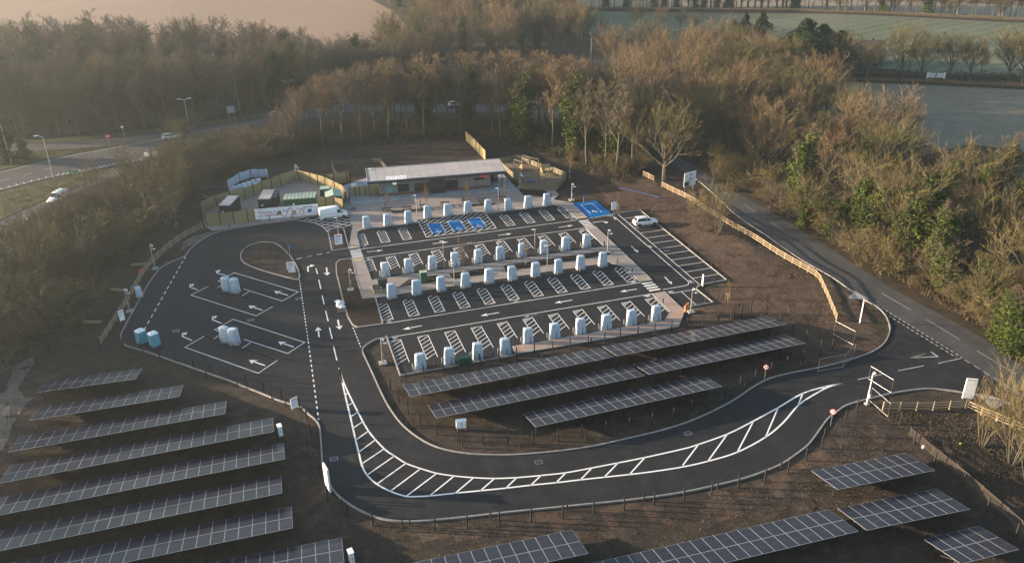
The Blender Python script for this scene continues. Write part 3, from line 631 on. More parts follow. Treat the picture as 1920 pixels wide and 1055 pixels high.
stripes('bay_outline', [W2([(59.0, 140.5), (61.4, 140.6), (61.4, 145.6), (59.0, 145.5), (59.0, 140.5), (61.4, 140.6)])], 0.11, ZM+0.004); wheelchair(60.2, 141.6, 1.1, ZM+0.004)
# arrows
def arrow(tail, head, kind=0, wd=1.0):
    a, b = G(*tail), G(*head); d = (b-a); L = d.length; d.normalize(); n_ = Vector((-d.y, d.x, 0)); m_ = MB(); hl = min(1.6, L*0.38)
    if kind == 0:
        m_.ribbon([a, b-d*hl*0.9], 0.17*wd, ZM); m_.sheet([b, b-d*hl+n_*0.42*wd, b-d*hl*0.8, b-d*hl-n_*0.42*wd], ZM+0.001)
    else:
        s_ = kind; e = b; m_.ribbon([a, b-d*0.5, b-d*0.15+n_*s_*0.2, b+n_*s_*0.55], 0.2*wd, ZM); h = b+n_*s_*0.5
        m_.sheet([h+n_*s_*0.7-d*0.05, h+d*0.5, h-d*0.55], ZM+0.001)
    return m_.obj('arrow', 'white_paint', car_park)
for t, h in (((687.8, 472.3), (718.5, 469.2)), ((811, 457), (840, 453.5)), ((933.4, 441.4), (959.5, 438)), ((1047.8, 426.4), (1074.7, 422.5)), ((1193.8, 542), (1162.7, 547)), ((1072.8, 562.4), (1039.9, 568)), ((935.7, 585.8), (901, 592)), ((790.7, 610.3), (754.7, 617.6)), ((1183.7, 461.9), (1197.3, 473.7)), ((1246.2, 519.2), (1260, 532.9))): arrow(t, h)
arrow((1111.5, 417.3), (1134, 414.4), -1)
for a, b in ((((1187, 507)), (1100, 480)), ((1028, 598), (942, 570)), ((1222, 825), (1125, 792)), ((1045, 940), (945, 905))): arrow(c180(a)[0], c180(b)[0], 0, 1.35)
for a, b in (((820, 388), (735, 366)), ((628, 472), (570, 452)), ((777, 680), (708, 652)), ((593, 785), (522, 755))): arrow(c180(a)[0], c180(b)[0], -1)
for a, b in (((238, 335), (243, 385)), ((308, 657), (320, 718)), ((192, 763), (185, 702))): arrow(c540(a)[0], c540(b)[0], 0, 1.3)
arrow(c540((125, 360))[0], c540((121, 326))[0], -1, 1.2)
# coach bays
def poly_line(name, px, w_=0.12, closed=False, z=ZM):
    P = GL(px); P = P+[P[0], P[1]] if closed else P
    return stripes(name, [P], w_, z)
poly_line('bay_outline', c180((795, 430), (755, 418), (855, 367), (1250, 485), (1152, 542), (912, 467)))
poly_line('bay_outline', c180((695, 450), (1093, 575), (990, 633), (587, 505)), closed=True)
poly_line('bay_outline', c180((775, 735), (735, 718), (848, 654), (1290, 797), (1185, 865), (915, 778)))
poly_line('bay_outline', c180((670, 758), (1120, 908), (1003, 987), (550, 827)), closed=True)
for a, b in (((747, 462), (785, 440)), ((950, 480), (903, 510)), ((727, 775), (775, 745)), ((957, 797), (903, 833))): poly_line('bay_line', c180(a, b))
def dashes(a, b, on, off, w_=0.15, name='dash', mat='white_paint', par=None, z=ZM):
    a, b = (Vector(a), Vector(b)); L = (b-a).length; d = (b-a)/L; t = 0
    while t < L-0.1: stripes(name, [(a+d*t, a+d*min(L, t+on))], w_, z, mat, par or car_park); t += on+off
dashes(*GL(c180((553, 268), (243, 815))), 1.0, 0.95)
dashes(*GL([(561.7, 525), (578, 640)]), 0.55, 0.5, 0.14); dashes(*GL([(578, 640), (597.5, 787)]), 0.65, 0.65, 0.15)
dashes(*GL(c540((52, 283), (255, 240))), 1.0, 0.8, 0.14); dashes(*GL(c540((402, 704), (449, 824))), 0.5, 0.45, 0.14)
for a, b in (((173, 340), (183, 375)), ((190, 410), (203, 467)), ((210, 505), (224, 562)), ((232, 600), (248, 665)), ((256, 705), (273, 775)), ((281, 820), (302, 907)), ((314, 955), (336, 1045))):
    stripes('dash', [GL(c540(a, b))], 0.16)
gR = GL(c600((92, 130), (105, 175), (135, 245), (175, 325), (230, 425), (305, 510), (355, 545), (410, 580), (480, 605), (555, 627), (640, 640), (730, 648), (830, 652), (935, 648), (1050, 638), (1170, 625), (1290, 603), (1420, 578), (1545, 553))+c1280((0, 512), (75, 490), (215, 440), (335, 380), (455, 315), (570, 248), (680, 215), (765, 198)))
gL = GL(c600((92, 130), (120, 255), (145, 360), (170, 470), (185, 530), (200, 590), (225, 637), (270, 678), (335, 713), (410, 737), (465, 738), (520, 735), (645, 722), (765, 710), (885, 698), (1005, 684), (1125, 672), (1245, 658), (1355, 646), (1475, 633), (1595, 618))+c1280((0, 597), (120, 570), (260, 527), (395, 455), (480, 385), (555, 300), (640, 245), (700, 215), (765, 198)))
stripes('median_line', [smooth(gR, 4)], 0.21); stripes('median_line', [smooth(gL, 4)], 0.21)
chev = [c600(a, b) for a, b in (((120, 258), (132, 245)), ((133, 305), (155, 293)), ((146, 358), (178, 338)), ((157, 413), (203, 382)), ((170, 470), (232, 425)), ((185, 527), (265, 467)), ((198, 583), (307, 510)), ((222, 637), (355, 545)), ((272, 678), (412, 578)), ((335, 713), (480, 605)), ((413, 735), (557, 627)), ((522, 735), (640, 640)), ((645, 722), (730, 650)), ((765, 710), (832, 652)), ((887, 697), (938, 648)), ((1005, 684), (1053, 638)), ((1125, 672), (1172, 625)), ((1242, 658), (1295, 603)), ((1355, 646), (1420, 578)), ((1475, 633), (1548, 553)))]
chev += [[(600+1595/2.542, 640+618/2.542), (1280, 640+512/2.542-10)]]+[c1280(a, b) for a, b in (((0, 590), (75, 490)), ((120, 570), (212, 442)), ((260, 527), (337, 380)), ((395, 455), (455, 315)), ((550, 303), (572, 248)), ((665, 228), (680, 215)))]
del chev[-7]
for c_ in chev: stripes('median_stripe', [GL(c_)], 0.17)
# junction
dashes(*GL(c1500((585, 128), (1232, 530))), 0.55, 0.35, 0.18, mat='worn_paint', z=0.034); dashes(*GL(c1500((575, 150), (1190, 528))), 0.55, 0.35, 0.18, mat='worn_paint', z=0.034)
dashes(*GL(c1500((1250, 545), (1704, 825))), 0.9, 0.7, 0.12, mat='worn_paint', z=0.034)
stripes('give_way_triangle', [GL(c1500((850, 530), (995, 485), (1048, 520), (850, 530), (995, 485)))], 0.22, mat='worn_paint')
for a, b in (((1050, 572), (1225, 534)), ((745, 628), (942, 590)), ((438, 695), (640, 652))): stripes('dash', [GL(c1500(a, b))], 0.14, mat='worn_paint')
for a, b in (((620, 38), (843, 168)), ((960, 238), (1215, 392)), ((1345, 475), (1640, 655))): stripes('centre_line', [GL(c1500(a, b))], 0.10, 0.034, 'worn_paint', side_road)
for i in range(5):
    t0, t1 = i/5, (i+0.45)/5; A = G(1310, 328); B = G(1560, 492)
    stripes('centre_line', [(A.lerp(B, t0), A.lerp(B, t1))], 0.08, 0.034, 'worn_paint', side_road)
# cross-hatched keep-clear area
vp = GL([(556, 413), (575, 415.5), (590, 418.5), (603, 424), (611, 431), (615.5, 436), (620.5, 430), (640, 426.5), (661.5, 422.5), (655, 401.5), (600, 408)])
v2 = [(p.x, p.y) for p in vp]
stripes('keep_clear_marking', [tuple(s_) for s_ in hatch(v2, 1.25, R(32))+hatch(v2, 1.25, R(-38))]+[GL([(556, 413), (575, 415.5), (590, 418.5), (603, 424), (611, 431), (615.5, 436)])], 0.13)
# walking figures along the pedestrian strips
def walker(cx, cy, s_=1.0, rz=0.0):
    m_ = MB(); c, s2 = math.cos(rz), math.sin(rz); T = lambda x, y: Vector((cx+(x*c-y*s2)*s_, cy+(x*s2+y*c)*s_, 0))
    m_.ribbon([T(0, .1), T(0.02, .6)], .2*s_, ZM); m_.ribbon([T(-.3, -.5), T(-.05, -.1), T(0, .12)], .12*s_, ZM+.001); m_.ribbon([T(.3, -.5), T(.15, -.1), T(0, .12)], .12*s_, ZM+.002)
    m_.ribbon([T(-.32, .15), T(0, .5), T(.32, .2)], .09*s_, ZM+.003); m_.sheet([T(.04+.12*math.cos(t), .82+.12*math.sin(t)) for t in np.linspace(0, 6.28, 9)[:-1]], ZM); m_.obj('walker_symbol', 'white_paint', car_park)
for px in ((1153.7, 410.5), (1220, 463.5), (1295.7, 528.5), (1258, 547), (1215, 554), (1188, 528)): g = G(*px); walker(g.x, g.y, 0.85, R(90) if px[0] in (1258, 1215, 1188) else 0)
for x_, y_ in ((14.8, 139.2), (42.6-6.5, 139.1), (54.8, 139.1), (14.7, 133.8), (38.5, 133.8), (54.6, 133.7), (14.2, 110.2), (34.2, 110.2), (54.4, 110.3), (14.2, 105.0), (34.3, 105.0), (54.4, 105.1)): walker(x_, y_, 0.55, R(90))
# worn lines on the main road
def along(e1, e2, t): return [p.lerp(q, t) for p, q in zip(e1, e2)]
n_ = min(len(a_low), len(a_up)); A_ = a_low[:10]; B_ = a_up[::-1][:10]
stripes('edge_line', [along(A_, B_, 0.06)], 0.2, 0.03, 'worn_paint', dual_road); stripes('edge_line', [along(A_, B_, 0.95)], 0.2, 0.03, 'worn_paint', dual_road)
pts = smooth(along(A_, B_, 0.5), 6)
for i in range(0, len(pts)-1, 2): stripes('lane_dash', [(pts[i], pts[i+1].lerp(pts[i], 0.3))], 0.18, 0.03, 'worn_paint', dual_road)
m2 = along(A_, B_, 0.14)
for i in range(2, 6):
    for q_ in range(7):
        t = q_/7; p = m2[i].lerp(m2[i+1], t); e = A_[i].lerp(A_[i+1], t+0.06); stripes('edge_hatch', [(p, e.lerp(p, 0.12))], 0.22, 0.030, 'worn_paint', dual_road)
# ================================================================ TREES: bare winter crowns grown branch by branch
class Grow:
    def __init__(s, seed): s.r = random.Random(seed); s.th = []; s.tw = []; s.leaf = []
    def rv(s, a=1.0): return Vector((s.r.uniform(-a, a), s.r.uniform(-a, a), s.r.uniform(-a, a)))
    def seg(s, a, b, r0, r1, n=4): s.th.append((a, b, r0, r1, n))
    def limb(s, p, d, L, r0, lvl, maxl, up, nsub, spread, trunk=False, wig=0.25, tipr=0.35):
        """a curved limb in steps, giving off side limbs; the last level ends in a spray of fine twigs"""
        steps = 4 if lvl < 2 else 2; pts = [p.copy()]; dd = d.normalized()
        for i in range(steps):
            dd = (dd+s.rv(wig)*0.6+Vector((0, 0, up))).normalized(); pts.append(pts[-1]+dd*L/steps)
        for i in range(steps):
            a = r0*(1-(1-tipr)*i/steps); b = r0*(1-(1-tipr)*(i+1)/steps)
            (s.th if lvl <= 2 else s.tw).append((pts[i], pts[i+1], a, b, 5 if lvl == 0 else (4 if lvl == 1 else 3)))
        if lvl >= maxl:
            for k in range(nsub):
                t = s.r.random(); i = min(steps-1, int(t*steps)); q = pts[i].lerp(pts[i+1], t*steps-i)
                e = (dd+s.rv(spread)+Vector((0, 0, up*0.8))).normalized(); l_ = L*s.r.uniform(0.3, 0.75)
                s.tw.append((q, q+e*l_, max(r0*0.45, 0.010), 0, 1))
            return pts
        for k in range(nsub):
            t = 0.25+0.75*(k+s.r.random())/nsub; t = min(t, 0.999); i = min(steps-1, int(t*steps)); q = pts[i].lerp(pts[i+1], t*steps-i)
            ax_ = dd.cross(s.rv()).normalized(); e = (dd*(1-spread*0.5)+ax_*spread+Vector((0, 0, up*0.6))).normalized()
            s.limb(q, e, L*s.r.uniform(0.42, 0.68)*(1.15-0.45*t), r0*0.5, lvl+1, maxl, up, nsub if lvl+1 < maxl else nsub+9, spread, wig=wig)
        return pts
    def ivy(s, pts, n, rad, size, down=0.0):
        """leaf masses climbing the stem and running out along some lower limbs"""
        cl = []
        for i in range(15):
            t = (i+s.r.random())/15*(len(pts)-1)*0.93; j = min(int(t), len(pts)-2); q = pts[j].lerp(pts[j+1], t-j); o = s.rv(0.45); o.z *= 0.4; cl.append((q+o, rad*s.r.uniform(0.45, 1.0)*(1-0.35*i/15), 1.0))
        th = [x for x in s.th if x[2] > 0.02]
        for i in range(9):
            if th: x = s.r.choice(th); cl.append((x[0].lerp(x[1], s.r.random()), rad*s.r.uniform(0.3, 0.6), 0.45))
        tot = sum(c[2] for c in cl)
        for c, r_, w_ in cl:
            for _ in range(int(n*w_/tot)):
                v = s.rv(); v = v.normalized()*r_*(s.r.random()**0.4); v.z = v.z*1.2-0.1*r_; s.leaf.append((c+v, size*s.r.uniform(0.6, 1.4)))
def strip_mesh(name, thick, thin, mat, mat2=None):
    V = []; F = []
    for a, b, r0, r1, n in thick:
        d = (b-a).normalized(); x = d.cross(Vector((0.3, 0.2, 1))); x = x.normalized() if x.length > 1e-4 else Vector((1, 0, 0)); y = d.cross(x); o = len(V)
        for p, rr_ in ((a, r0), (b, r1)):
            for k in range(n):
                t = 6.2832*k/n; V.append(p+(x*math.cos(t)+y*math.sin(t))*rr_)
        for k in range(n): k2 = (k+1) % n; F.append((o+k, o+k2, o+n+k2, o+n+k))
    nthick = len(F)
    for a, b, r0, r1, n in thin:
        d = b-a; x = d.cross(Vector((random.uniform(-1, 1), random.uniform(-1, 1), random.uniform(-1, 1)))); x = x.normalized() if x.length > 1e-6 else Vector((1, 0, 0)); o = len(V)
        if n == 1:
            V += [a-x*r0, a+x*r0, b]; F.append((o, o+1, o+2))
        else:
            V += [a-x*r0, a+x*r0, b+x*r1, b-x*r1]; F.append((o, o+1, o+2, o+3))
    me_ = bpy.data.meshes.new(name); me_.from_pydata([tuple(v) for v in V], [], F); me_.materials.append(MAT[mat])
    if mat2:
        me_.materials.append(MAT[mat2]); mi = np.ones(len(F), np.int32); mi[:nthick] = 0; me_.polygons.foreach_set('material_index', mi)
    me_.update(); return me_
def leaf_mesh(name, leaves, mat):
    V = []; F = []
    for c_, s_ in leaves:
        x = Vector((random.gauss(0, 1), random.gauss(0, 1), random.gauss(0, 1))).normalized(); y = x.cross(Vector((random.gauss(0, 1), random.gauss(0, 1), random.gauss(0, 1)))).normalized(); o = len(V)
        V += [c_-x*s_, c_+y*s_*0.6, c_+x*s_, c_-y*s_*0.6]; F.append((o, o+1, o+2, o+3))
    me_ = bpy.data.meshes.new(name); me_.from_pydata([tuple(v) for v in V], [], F); me_.materials.append(MAT[mat]); me_.update(); return me_
def grow(kind, seed, mat='brown_twig'):
    """returns [(part name, mesh)], for a plant about 10 units tall (trees) or 3 (bushes)"""
    g = Grow(seed); r_ = g.r; parts = []
    if kind == 'slender':          # close-grown woodland tree: long bare stem, narrow rising crown
        lean = Vector((r_.uniform(-.06, .06), r_.uniform(-.06, .06), 1)); pts = [Vector((0, 0, -0.2))]
        for i in range(6): pts.append(pts[-1]+(lean+g.rv(0.05)).normalized()*(1.35 if i < 5 else 1.2))
        for i in range(6): g.seg(pts[i], pts[i+1], 0.13*(1-i/7.5), 0.13*(1-(i+1)/7.5), 6)
        trunk = g.th[:]; g.th = []
        for k in range(13):
            t = 0.34+0.64*(k+r_.random())/13; i = min(5, int(t*6)); q = pts[i].lerp(pts[i+1], t*6-i); a = r_.uniform(0, 6.28)
            g.limb(q, Vector((math.cos(a)*0.8, math.sin(a)*0.8, 0.9)), r_.uniform(1.8, 2.9)*(1.18-0.5*t), 0.045, 1, 3, 0.22, 5, 0.75)
    elif kind == 'round':          # beech or oak: short bole, many limbs fanning to a domed crown
        pts = [Vector((0, 0, -0.2)), Vector((r_.uniform(-.1, .1), r_.uniform(-.1, .1), 1.4)), Vector((r_.uniform(-.2, .2), r_.uniform(-.2, .2), 2.8)), Vector((r_.uniform(-.3, .3), r_.uniform(-.3, .3), 4.6))]
        for i in range(3): g.seg(pts[i], pts[i+1], 0.26*(1-i/4.5), 0.26*(1-(i+1)/4.5), 7)
        trunk = g.th[:]; g.th = []
        for k in range(20):
            t = 0.30+0.69*(k+r_.random())/20; i = min(2, int(t*3)); q = pts[i].lerp(pts[i+1], t*3-i); a = 2.4*k+r_.uniform(-.4, .4); tilt = r_.uniform(0.45, 1.35)*(1.25-0.75*t)
            g.limb(q, Vector((math.cos(a)*tilt, math.sin(a)*tilt, 0.72)), r_.uniform(4.0, 5.2)*(1.05-0.12*t), 0.075, 1, 3, 0.10, 5, 0.55, wig=0.13)
    elif kind == 'multi':          # clump of many stems from the ground
        trunk = []
        for k in range(9):
            a = 0.7*k+r_.uniform(-.3, .3); o = Vector((math.cos(a)*0.3, math.sin(a)*0.3, -0.2)); tl = r_.uniform(0.12, 0.42)
            g.limb(o, Vector((math.cos(a)*tl, math.sin(a)*tl, 1)), r_.uniform(5.5, 8.5), 0.07, 1, 3, 0.10, 5, 0.45, wig=0.16)
        trunk = [x for x in g.th if x[2] > 0.045]; g.th = [x for x in g.th if x[2] <= 0.045]
        pts = [Vector((0, 0, 0)), Vector((0, 0, 3)), Vector((0, 0, 6))]
    elif kind == 'bush':           # scrub: arching stems, about 3 tall
        trunk = []
        for k in range(16):
            a = r_.uniform(0, 6.28); tl = r_.uniform(0.2, 1.0); o = Vector((math.cos(a)*r_.uniform(0, .9), math.sin(a)*r_.uniform(0, .9), -0.15))
            g.limb(o, Vector((math.cos(a)*tl, math.sin(a)*tl, 1)), r_.uniform(1.5, 2.9), 0.03, 1, 3, 0.05, 5, 0.8, wig=0.35)
        pts = [Vector((0, 0, 0)), Vector((0, 0, 1.5)), Vector((0, 0, 2.6))]
        trunk = [x for x in g.th if x[2] > 0.02 and x[0].z < 1.2]; g.th = [x for x in g.th if not (x[2] > 0.02 and x[0].z < 1.2)]
    elif kind == 'sapling':
        trunk = []; pts = [Vector((0, 0, -.1)), Vector((0.02, 0, 1.4)), Vector((0, 0.03, 3.0))]
        for i in range(2): g.seg(pts[i], pts[i+1], 0.045-0.015*i, 0.03-0.018*i, 5)
        trunk = g.th[:]; g.th = []
        for k in range(12):
            t = 0.35+0.6*k/12; q = pts[0].lerp(pts[2], t); a = 2.4*k
            g.limb(q, Vector((math.cos(a)*.4, math.sin(a)*.4, 1)), r_.uniform(.7, 1.3), 0.014, 2, 3, 0.1, 5, 0.5)
    if kind == 'evergreen':
        pts = [Vector((0, 0, -0.2)), Vector((0, 0, 4)), Vector((0, 0, 9.5))]; g.seg(pts[0], pts[1], 0.2, 0.15, 6); g.seg(pts[1], pts[2], 0.15, 0.03, 6); trunk = g.th[:]; g.th = []
        for _ in range(6500):
            z = r_.uniform(0.2, 10); w_ = 1.9*(1-(z/10.3)**5); a = r_.uniform(0, 6.28); w_ *= 0.8+0.2*math.sin(z*1.1+a*2+seed)+0.16*math.sin(z*3.1-a*3+seed); q = w_*(0.5+0.5*math.sqrt(r_.random()))*(0.8+0.35*math.sin(2*a+z*1.3+seed)); g.leaf.append((Vector((math.cos(a)*q, math.sin(a)*q, z+0.4*math.sin(3*a)*(z > 8))), r_.uniform(.08, .2)))
        return [('trunk', strip_mesh('trunk', trunk, [], 'bark')), ('foliage', leaf_mesh('foliage', g.leaf, 'evergreen'))]
    parts = [('trunk' if kind != 'bush' else 'stem_cluster', strip_mesh('trunk', trunk, [], 'bark')), ('crown', strip_mesh('crown', g.th, g.tw, 'bark', mat))]
    return parts, pts, g
def plant(kind, seed, mat, ivy=0):
    res = grow(kind, seed, mat)
    if isinstance(res, list): return res
    parts, pts, g = res
    if ivy:
        g.leaf = []; g.ivy(pts, int(7500*ivy), 1.55 if kind != 'bush' else 1.0, 0.115, 0.2)
        parts.append(('ivy', leaf_mesh('ivy', g.leaf, 'ivy_leaf')))
    return parts
TR = {}
def proto(key, kind, seeds, mat, ivy=0): TR[key] = [plant(kind, s_, mat, ivy) for s_ in seeds]
proto('slender', 'slender', (1, 2, 3, 4), 'brown_twig'); proto('slender_red', 'slender', (5, 6), 'red_twig'); proto('slender_ivy', 'slender', (7, 8), 'brown_twig', 1.0)
proto('round', 'round', (11, 12, 13), 'red_twig'); proto('round_olive', 'round', (14, 15), 'olive_twig'); proto('round_ivy', 'round', (16, 17), 'olive_twig', 1.2)
proto('multi', 'multi', (21, 22, 23), 'olive_twig'); proto('multi_pale', 'multi', (24,), 'pale_twig'); proto('multi_brown', 'multi', (25, 26), 'brown_twig')
proto('bush', 'bush', (31, 32, 33), 'olive_twig'); proto('bush_brown', 'bush', (34, 35, 36), 'brown_twig'); proto('bush_pale', 'bush', (37,), 'pale_twig')
proto('sapling', 'sapling', (41, 42), 'red_twig'); proto('evergreen', 'evergreen', (51, 52), 'evergreen')
prnd = random.Random(99)
PLACED = []
def put(name, key, x, y, h, label, cat, group=None, base=10.0, squash=1.0, z=None, lone=True):
    pr = prnd.choice(TR[key]); s_ = h/base; rz = prnd.uniform(0, 6.28)
    t = thing(name, label, cat, (x, y, (ground_z(x, y) if z is None else z)-0.05), rz, group, (s_*squash, s_*squash, s_))
    for pn, me_ in pr: link(pn, me_, t)
    PLACED.append((x, y, h)); return t
def scatter(poly, spacing, seed, n_max=400, avoid=2.5):
    """dart throwing inside the outline, in world metres, clear of roads and paving"""
    rr_ = random.Random(seed); P = [(p[0], p[1]) for p in poly]; x0, x1 = min(p[0] for p in P), max(p[0] for p in P); y0, y1 = min(p[1] for p in P), max(p[1] for p in P)
    N = int((x1-x0)*(y1-y0)/(spacing*spacing)*6)+50; xs = np.array([rr_.uniform(x0, x1) for _ in range(N)]); ys = np.array([rr_.uniform(y0, y1) for _ in range(N)])
    ok = inside(P, xs, ys)
    for Q in FLAT_HARD: ok &= ~inside(Q, xs, ys); ok[ok] &= edge_dist(Q, xs[ok], ys[ok]) > avoid
    out = []; cell = {}
    for x, y in zip(xs[ok], ys[ok]):
        i, j = int(x//spacing), int(y//spacing)
        if any((x-a)**2+(y-b)**2 < spacing**2 for di in (-1, 0, 1) for dj in (-1, 0, 1) for a, b in cell.get((i+di, j+dj), ())): continue
        cell.setdefault((i, j), []).append((x, y)); out.append((float(x), float(y)))
        if len(out) >= n_max: break
    return out
FLAT_HARD = [lot, near_e+far_e, a_low+a_up, sl, ln, [*offset(rb_c, 4.5)]+[*offset(rb_c, -4.5)][::-1], [*offset(rb2, 4)]+[*offset(rb2, -4)][::-1], plaza, GL(comp_px), play_poly]
def pick(keys): 
    t = prnd.random()*sum(k[1] for k in keys)
    for k, w_ in keys:
        t -= w_
        if t <= 0: return k
    return keys[-1][0]
LOOK = {'slender': 'bare brown', 'slender_red': 'russet', 'slender_ivy': 'ivy stemmed', 'round': 'wide russet', 'round_olive': 'wide olive', 'round_ivy': 'wide ivy clad', 'multi': 'many stemmed olive', 'multi_brown': 'many stemmed brown', 'multi_pale': 'pale many stemmed', 'bush': 'olive', 'bush_brown': 'brown', 'bush_pale': 'pale'}
BASE = {'bush': 3.0, 'bush_brown': 3.0, 'bush_pale': 3.0, 'sapling': 3.0}
def wood(name, cat, label, group, poly, spacing, hr, keys, seed, n_max=400, squash=(0.9, 1.2), avoid=2.5, limit=None):
    P = poly if isinstance(poly[0], Vector) else GL(poly); S_ = scatter(P, spacing, seed, n_max, avoid)
    qs = [PROJ(x, y)[0] for x, y in S_]; px0, px1 = (min(qs), max(qs)) if qs else (0, 1)
    for x, y in S_:
        k = pick(keys); hh_ = prnd.uniform(*hr); qx, qy = PROJ(x, y)
        if limit is not None:
            lim = np.interp(qx, limit[0], limit[1])
            while hh_ > 1.2 and PROJ(x, y, hh_)[1] < lim: hh_ -= 0.3
            if hh_ <= 1.2: continue
        fx = (qx-px0)/max(1.0, px1-px0); zone_ = ('far left end', 'left half', 'middle', 'right half', 'far right end')[min(4, int(fx*5))]; tall = 'taller' if (hh_-hr[0]) > 0.5*(hr[1]-hr[0]) else 'shorter'
        lb_ = '%s %s %s, %s' % (tall, LOOK[k], label, zone_)
        put(name, k, x, y, hh_, lb_, cat, group, BASE.get(k, 10.0), prnd.uniform(*squash))
    return len(S_)
cnt = {}
# the dense wood beyond the main road
cnt['left wood'] = wood('slender_tree', 'tree', 'tree in the dense hazy wood beyond the main road', 'trees of the dense wood beyond the main road',
    [(-140, 275), (30, 262), (133, 257), (300, 240), (466, 216), (545, 200), (610, 182), (606, 160), (570, 140), (420, 124), (200, 118), (-180, 135)], 4.9, (15, 20), [('slender', 6), ('slender_red', 1.5), ('slender_ivy', 0.5), ('round_olive', 0.5)], 1, 300, (1.05, 1.4))
# the belt between cafe and roundabout
cnt['centre belt'] = wood('woodland_tree', 'tree', 'tree in the belt between cafe and roundabout', 'trees of the belt behind the cafe',
    [(430, 306), (500, 292), (560, 286), (650, 270), (760, 260), (870, 256), (930, 262), (1000, 276), (1085, 305), (1165, 330), (1215, 312), (1190, 275), (1120, 244), (1040, 228), (950, 222), (850, 222), (740, 222), (640, 228), (540, 238), (478, 252)], 4.2, (17.5, 23), [('slender', 4), ('slender_red', 3), ('slender_ivy', 1.0), ('multi_brown', 0.8)], 2, 190, (0.95, 1.3), 2.5, ([430, 480, 540, 560, 600, 650, 700, 800, 1000, 1100, 1200], [262, 235, 195, 160, 138, 118, 105, 90, 85, 100, 110]))
# woods beyond the roundabout
cnt['far wood'] = wood('far_woodland_tree', 'tree', 'tree in the wood beyond the roundabout', 'trees of the wood beyond the roundabout',
    [(700, 118), (760, 140), (860, 125), (980, 112), (1100, 105), (1115, 85), (1090, 55), (1040, 20), (960, -10), (800, -20), (720, 5), (775, 30), (812, 60), (790, 80)], 6.0, (14, 19), [('round', 3), ('slender_red', 2), ('round_olive', 1.5), ('slender_ivy', 1.5)], 3, 170, (0.9, 1.2))
cnt['roundabout'] = wood('roundabout_scrub', 'bush', 'scrub bush on the roundabout', 'low scrub on the roundabout', [(590, 185), (700, 172), (800, 145), (960, 135), (1110, 128), (1160, 150), (1180, 215), (1100, 205), (950, 192), (760, 190), (640, 195)], 4.2, (2.5, 6), [('bush_brown', 3), ('bush', 1)], 4, 120, (0.9, 1.3), 1.5)
cnt['behind field'] = wood('hedge_bush', 'bush', 'bush by the ploughed field', 'bushes along the edge of the ploughed field', [(600, 105), (700, 95), (770, 84), (840, 100), (800, 130), (690, 150), (610, 160)], 4.5, (4, 8), [('bush_brown', 3), ('bush', 1), ('multi_brown', 1)], 5, 60)
# the rounded crowns right of the cafe
cnt['beech wood'] = wood('broad_crowned_tree', 'tree', 'tree in mixed wood right of the cafe', 'domed trees of the mixed wood',
    [(1135, 130), (1250, 118), (1390, 126), (1500, 165), (1560, 228), (1660, 305), (1700, 340), (1560, 372), (1440, 345), (1330, 296), (1240, 262), (1180, 215), (1150, 180)], 8.2, (13.5, 18), [('round', 2.6), ('round_olive', 3), ('round_ivy', 1.4)], 6, 190, (0.95, 1.15), 3)
cnt['ivy row'] = wood('ivy_clad_tree', 'tree', 'tree on the bank beyond the side road', 'ivy clad trees of the mixed wood',
    [(1300, 330), (1390, 375), (1500, 420), (1640, 500), (1780, 575), (1920, 655), (1990, 640), (1990, 420), (1900, 380), (1700, 360), (1560, 390), (1440, 365), (1330, 305)], 8.0, (12.5, 18), [('slender_ivy', 3.4), ('round_ivy', 3.0), ('round_olive', 1.8), ('multi', .8), ('round', .9)], 7, 110, (0.95, 1.2), 5)
cnt['strip scrub'] = wood('roadside_bush', 'bush', 'scrub bush beyond the side road', 'scrub along the far bank of the side road',
    [(1330, 318), (1420, 360), (1500, 408), (1620, 478), (1740, 548), (1860, 615), (1990, 690), (1990, 560), (1860, 540), (1700, 455), (1560, 400), (1400, 330), (1330, 300)], 3.0, (2.8, 7), [('bush', 3), ('bush_pale', 1.6), ('bush_brown', 1.6), ('multi', 0.7)], 8, 230, (0.8, 1.2), 2.0)
# scrub between the site and the main road
cnt['left scrub'] = wood('scrub_bush', 'bush', 'scrub bush between car park and main road', 'scrub between the car park and the main road',
    [(-120, 520), (10, 450), (60, 425), (120, 398), (170, 372), (225, 345), (330, 300), (420, 276), (520, 255), (560, 262), (540, 285), (440, 318), (370, 345), (300, 400), (250, 450), (190, 500), (110, 560), (60, 620), (-60, 700), (-160, 760)], 3.5, (3.5, 8), [('bush', 3), ('bush_brown', 3), ('multi_brown', 1.4), ('multi', 1.0)], 9, 260, (0.95, 1.4), 1.2, ([-50, 0, 60, 110, 170, 240, 330, 420, 470, 560], [445, 425, 400, 375, 345, 322, 262, 238, 215, 190]))
print('TREES', cnt, len(PLACED))
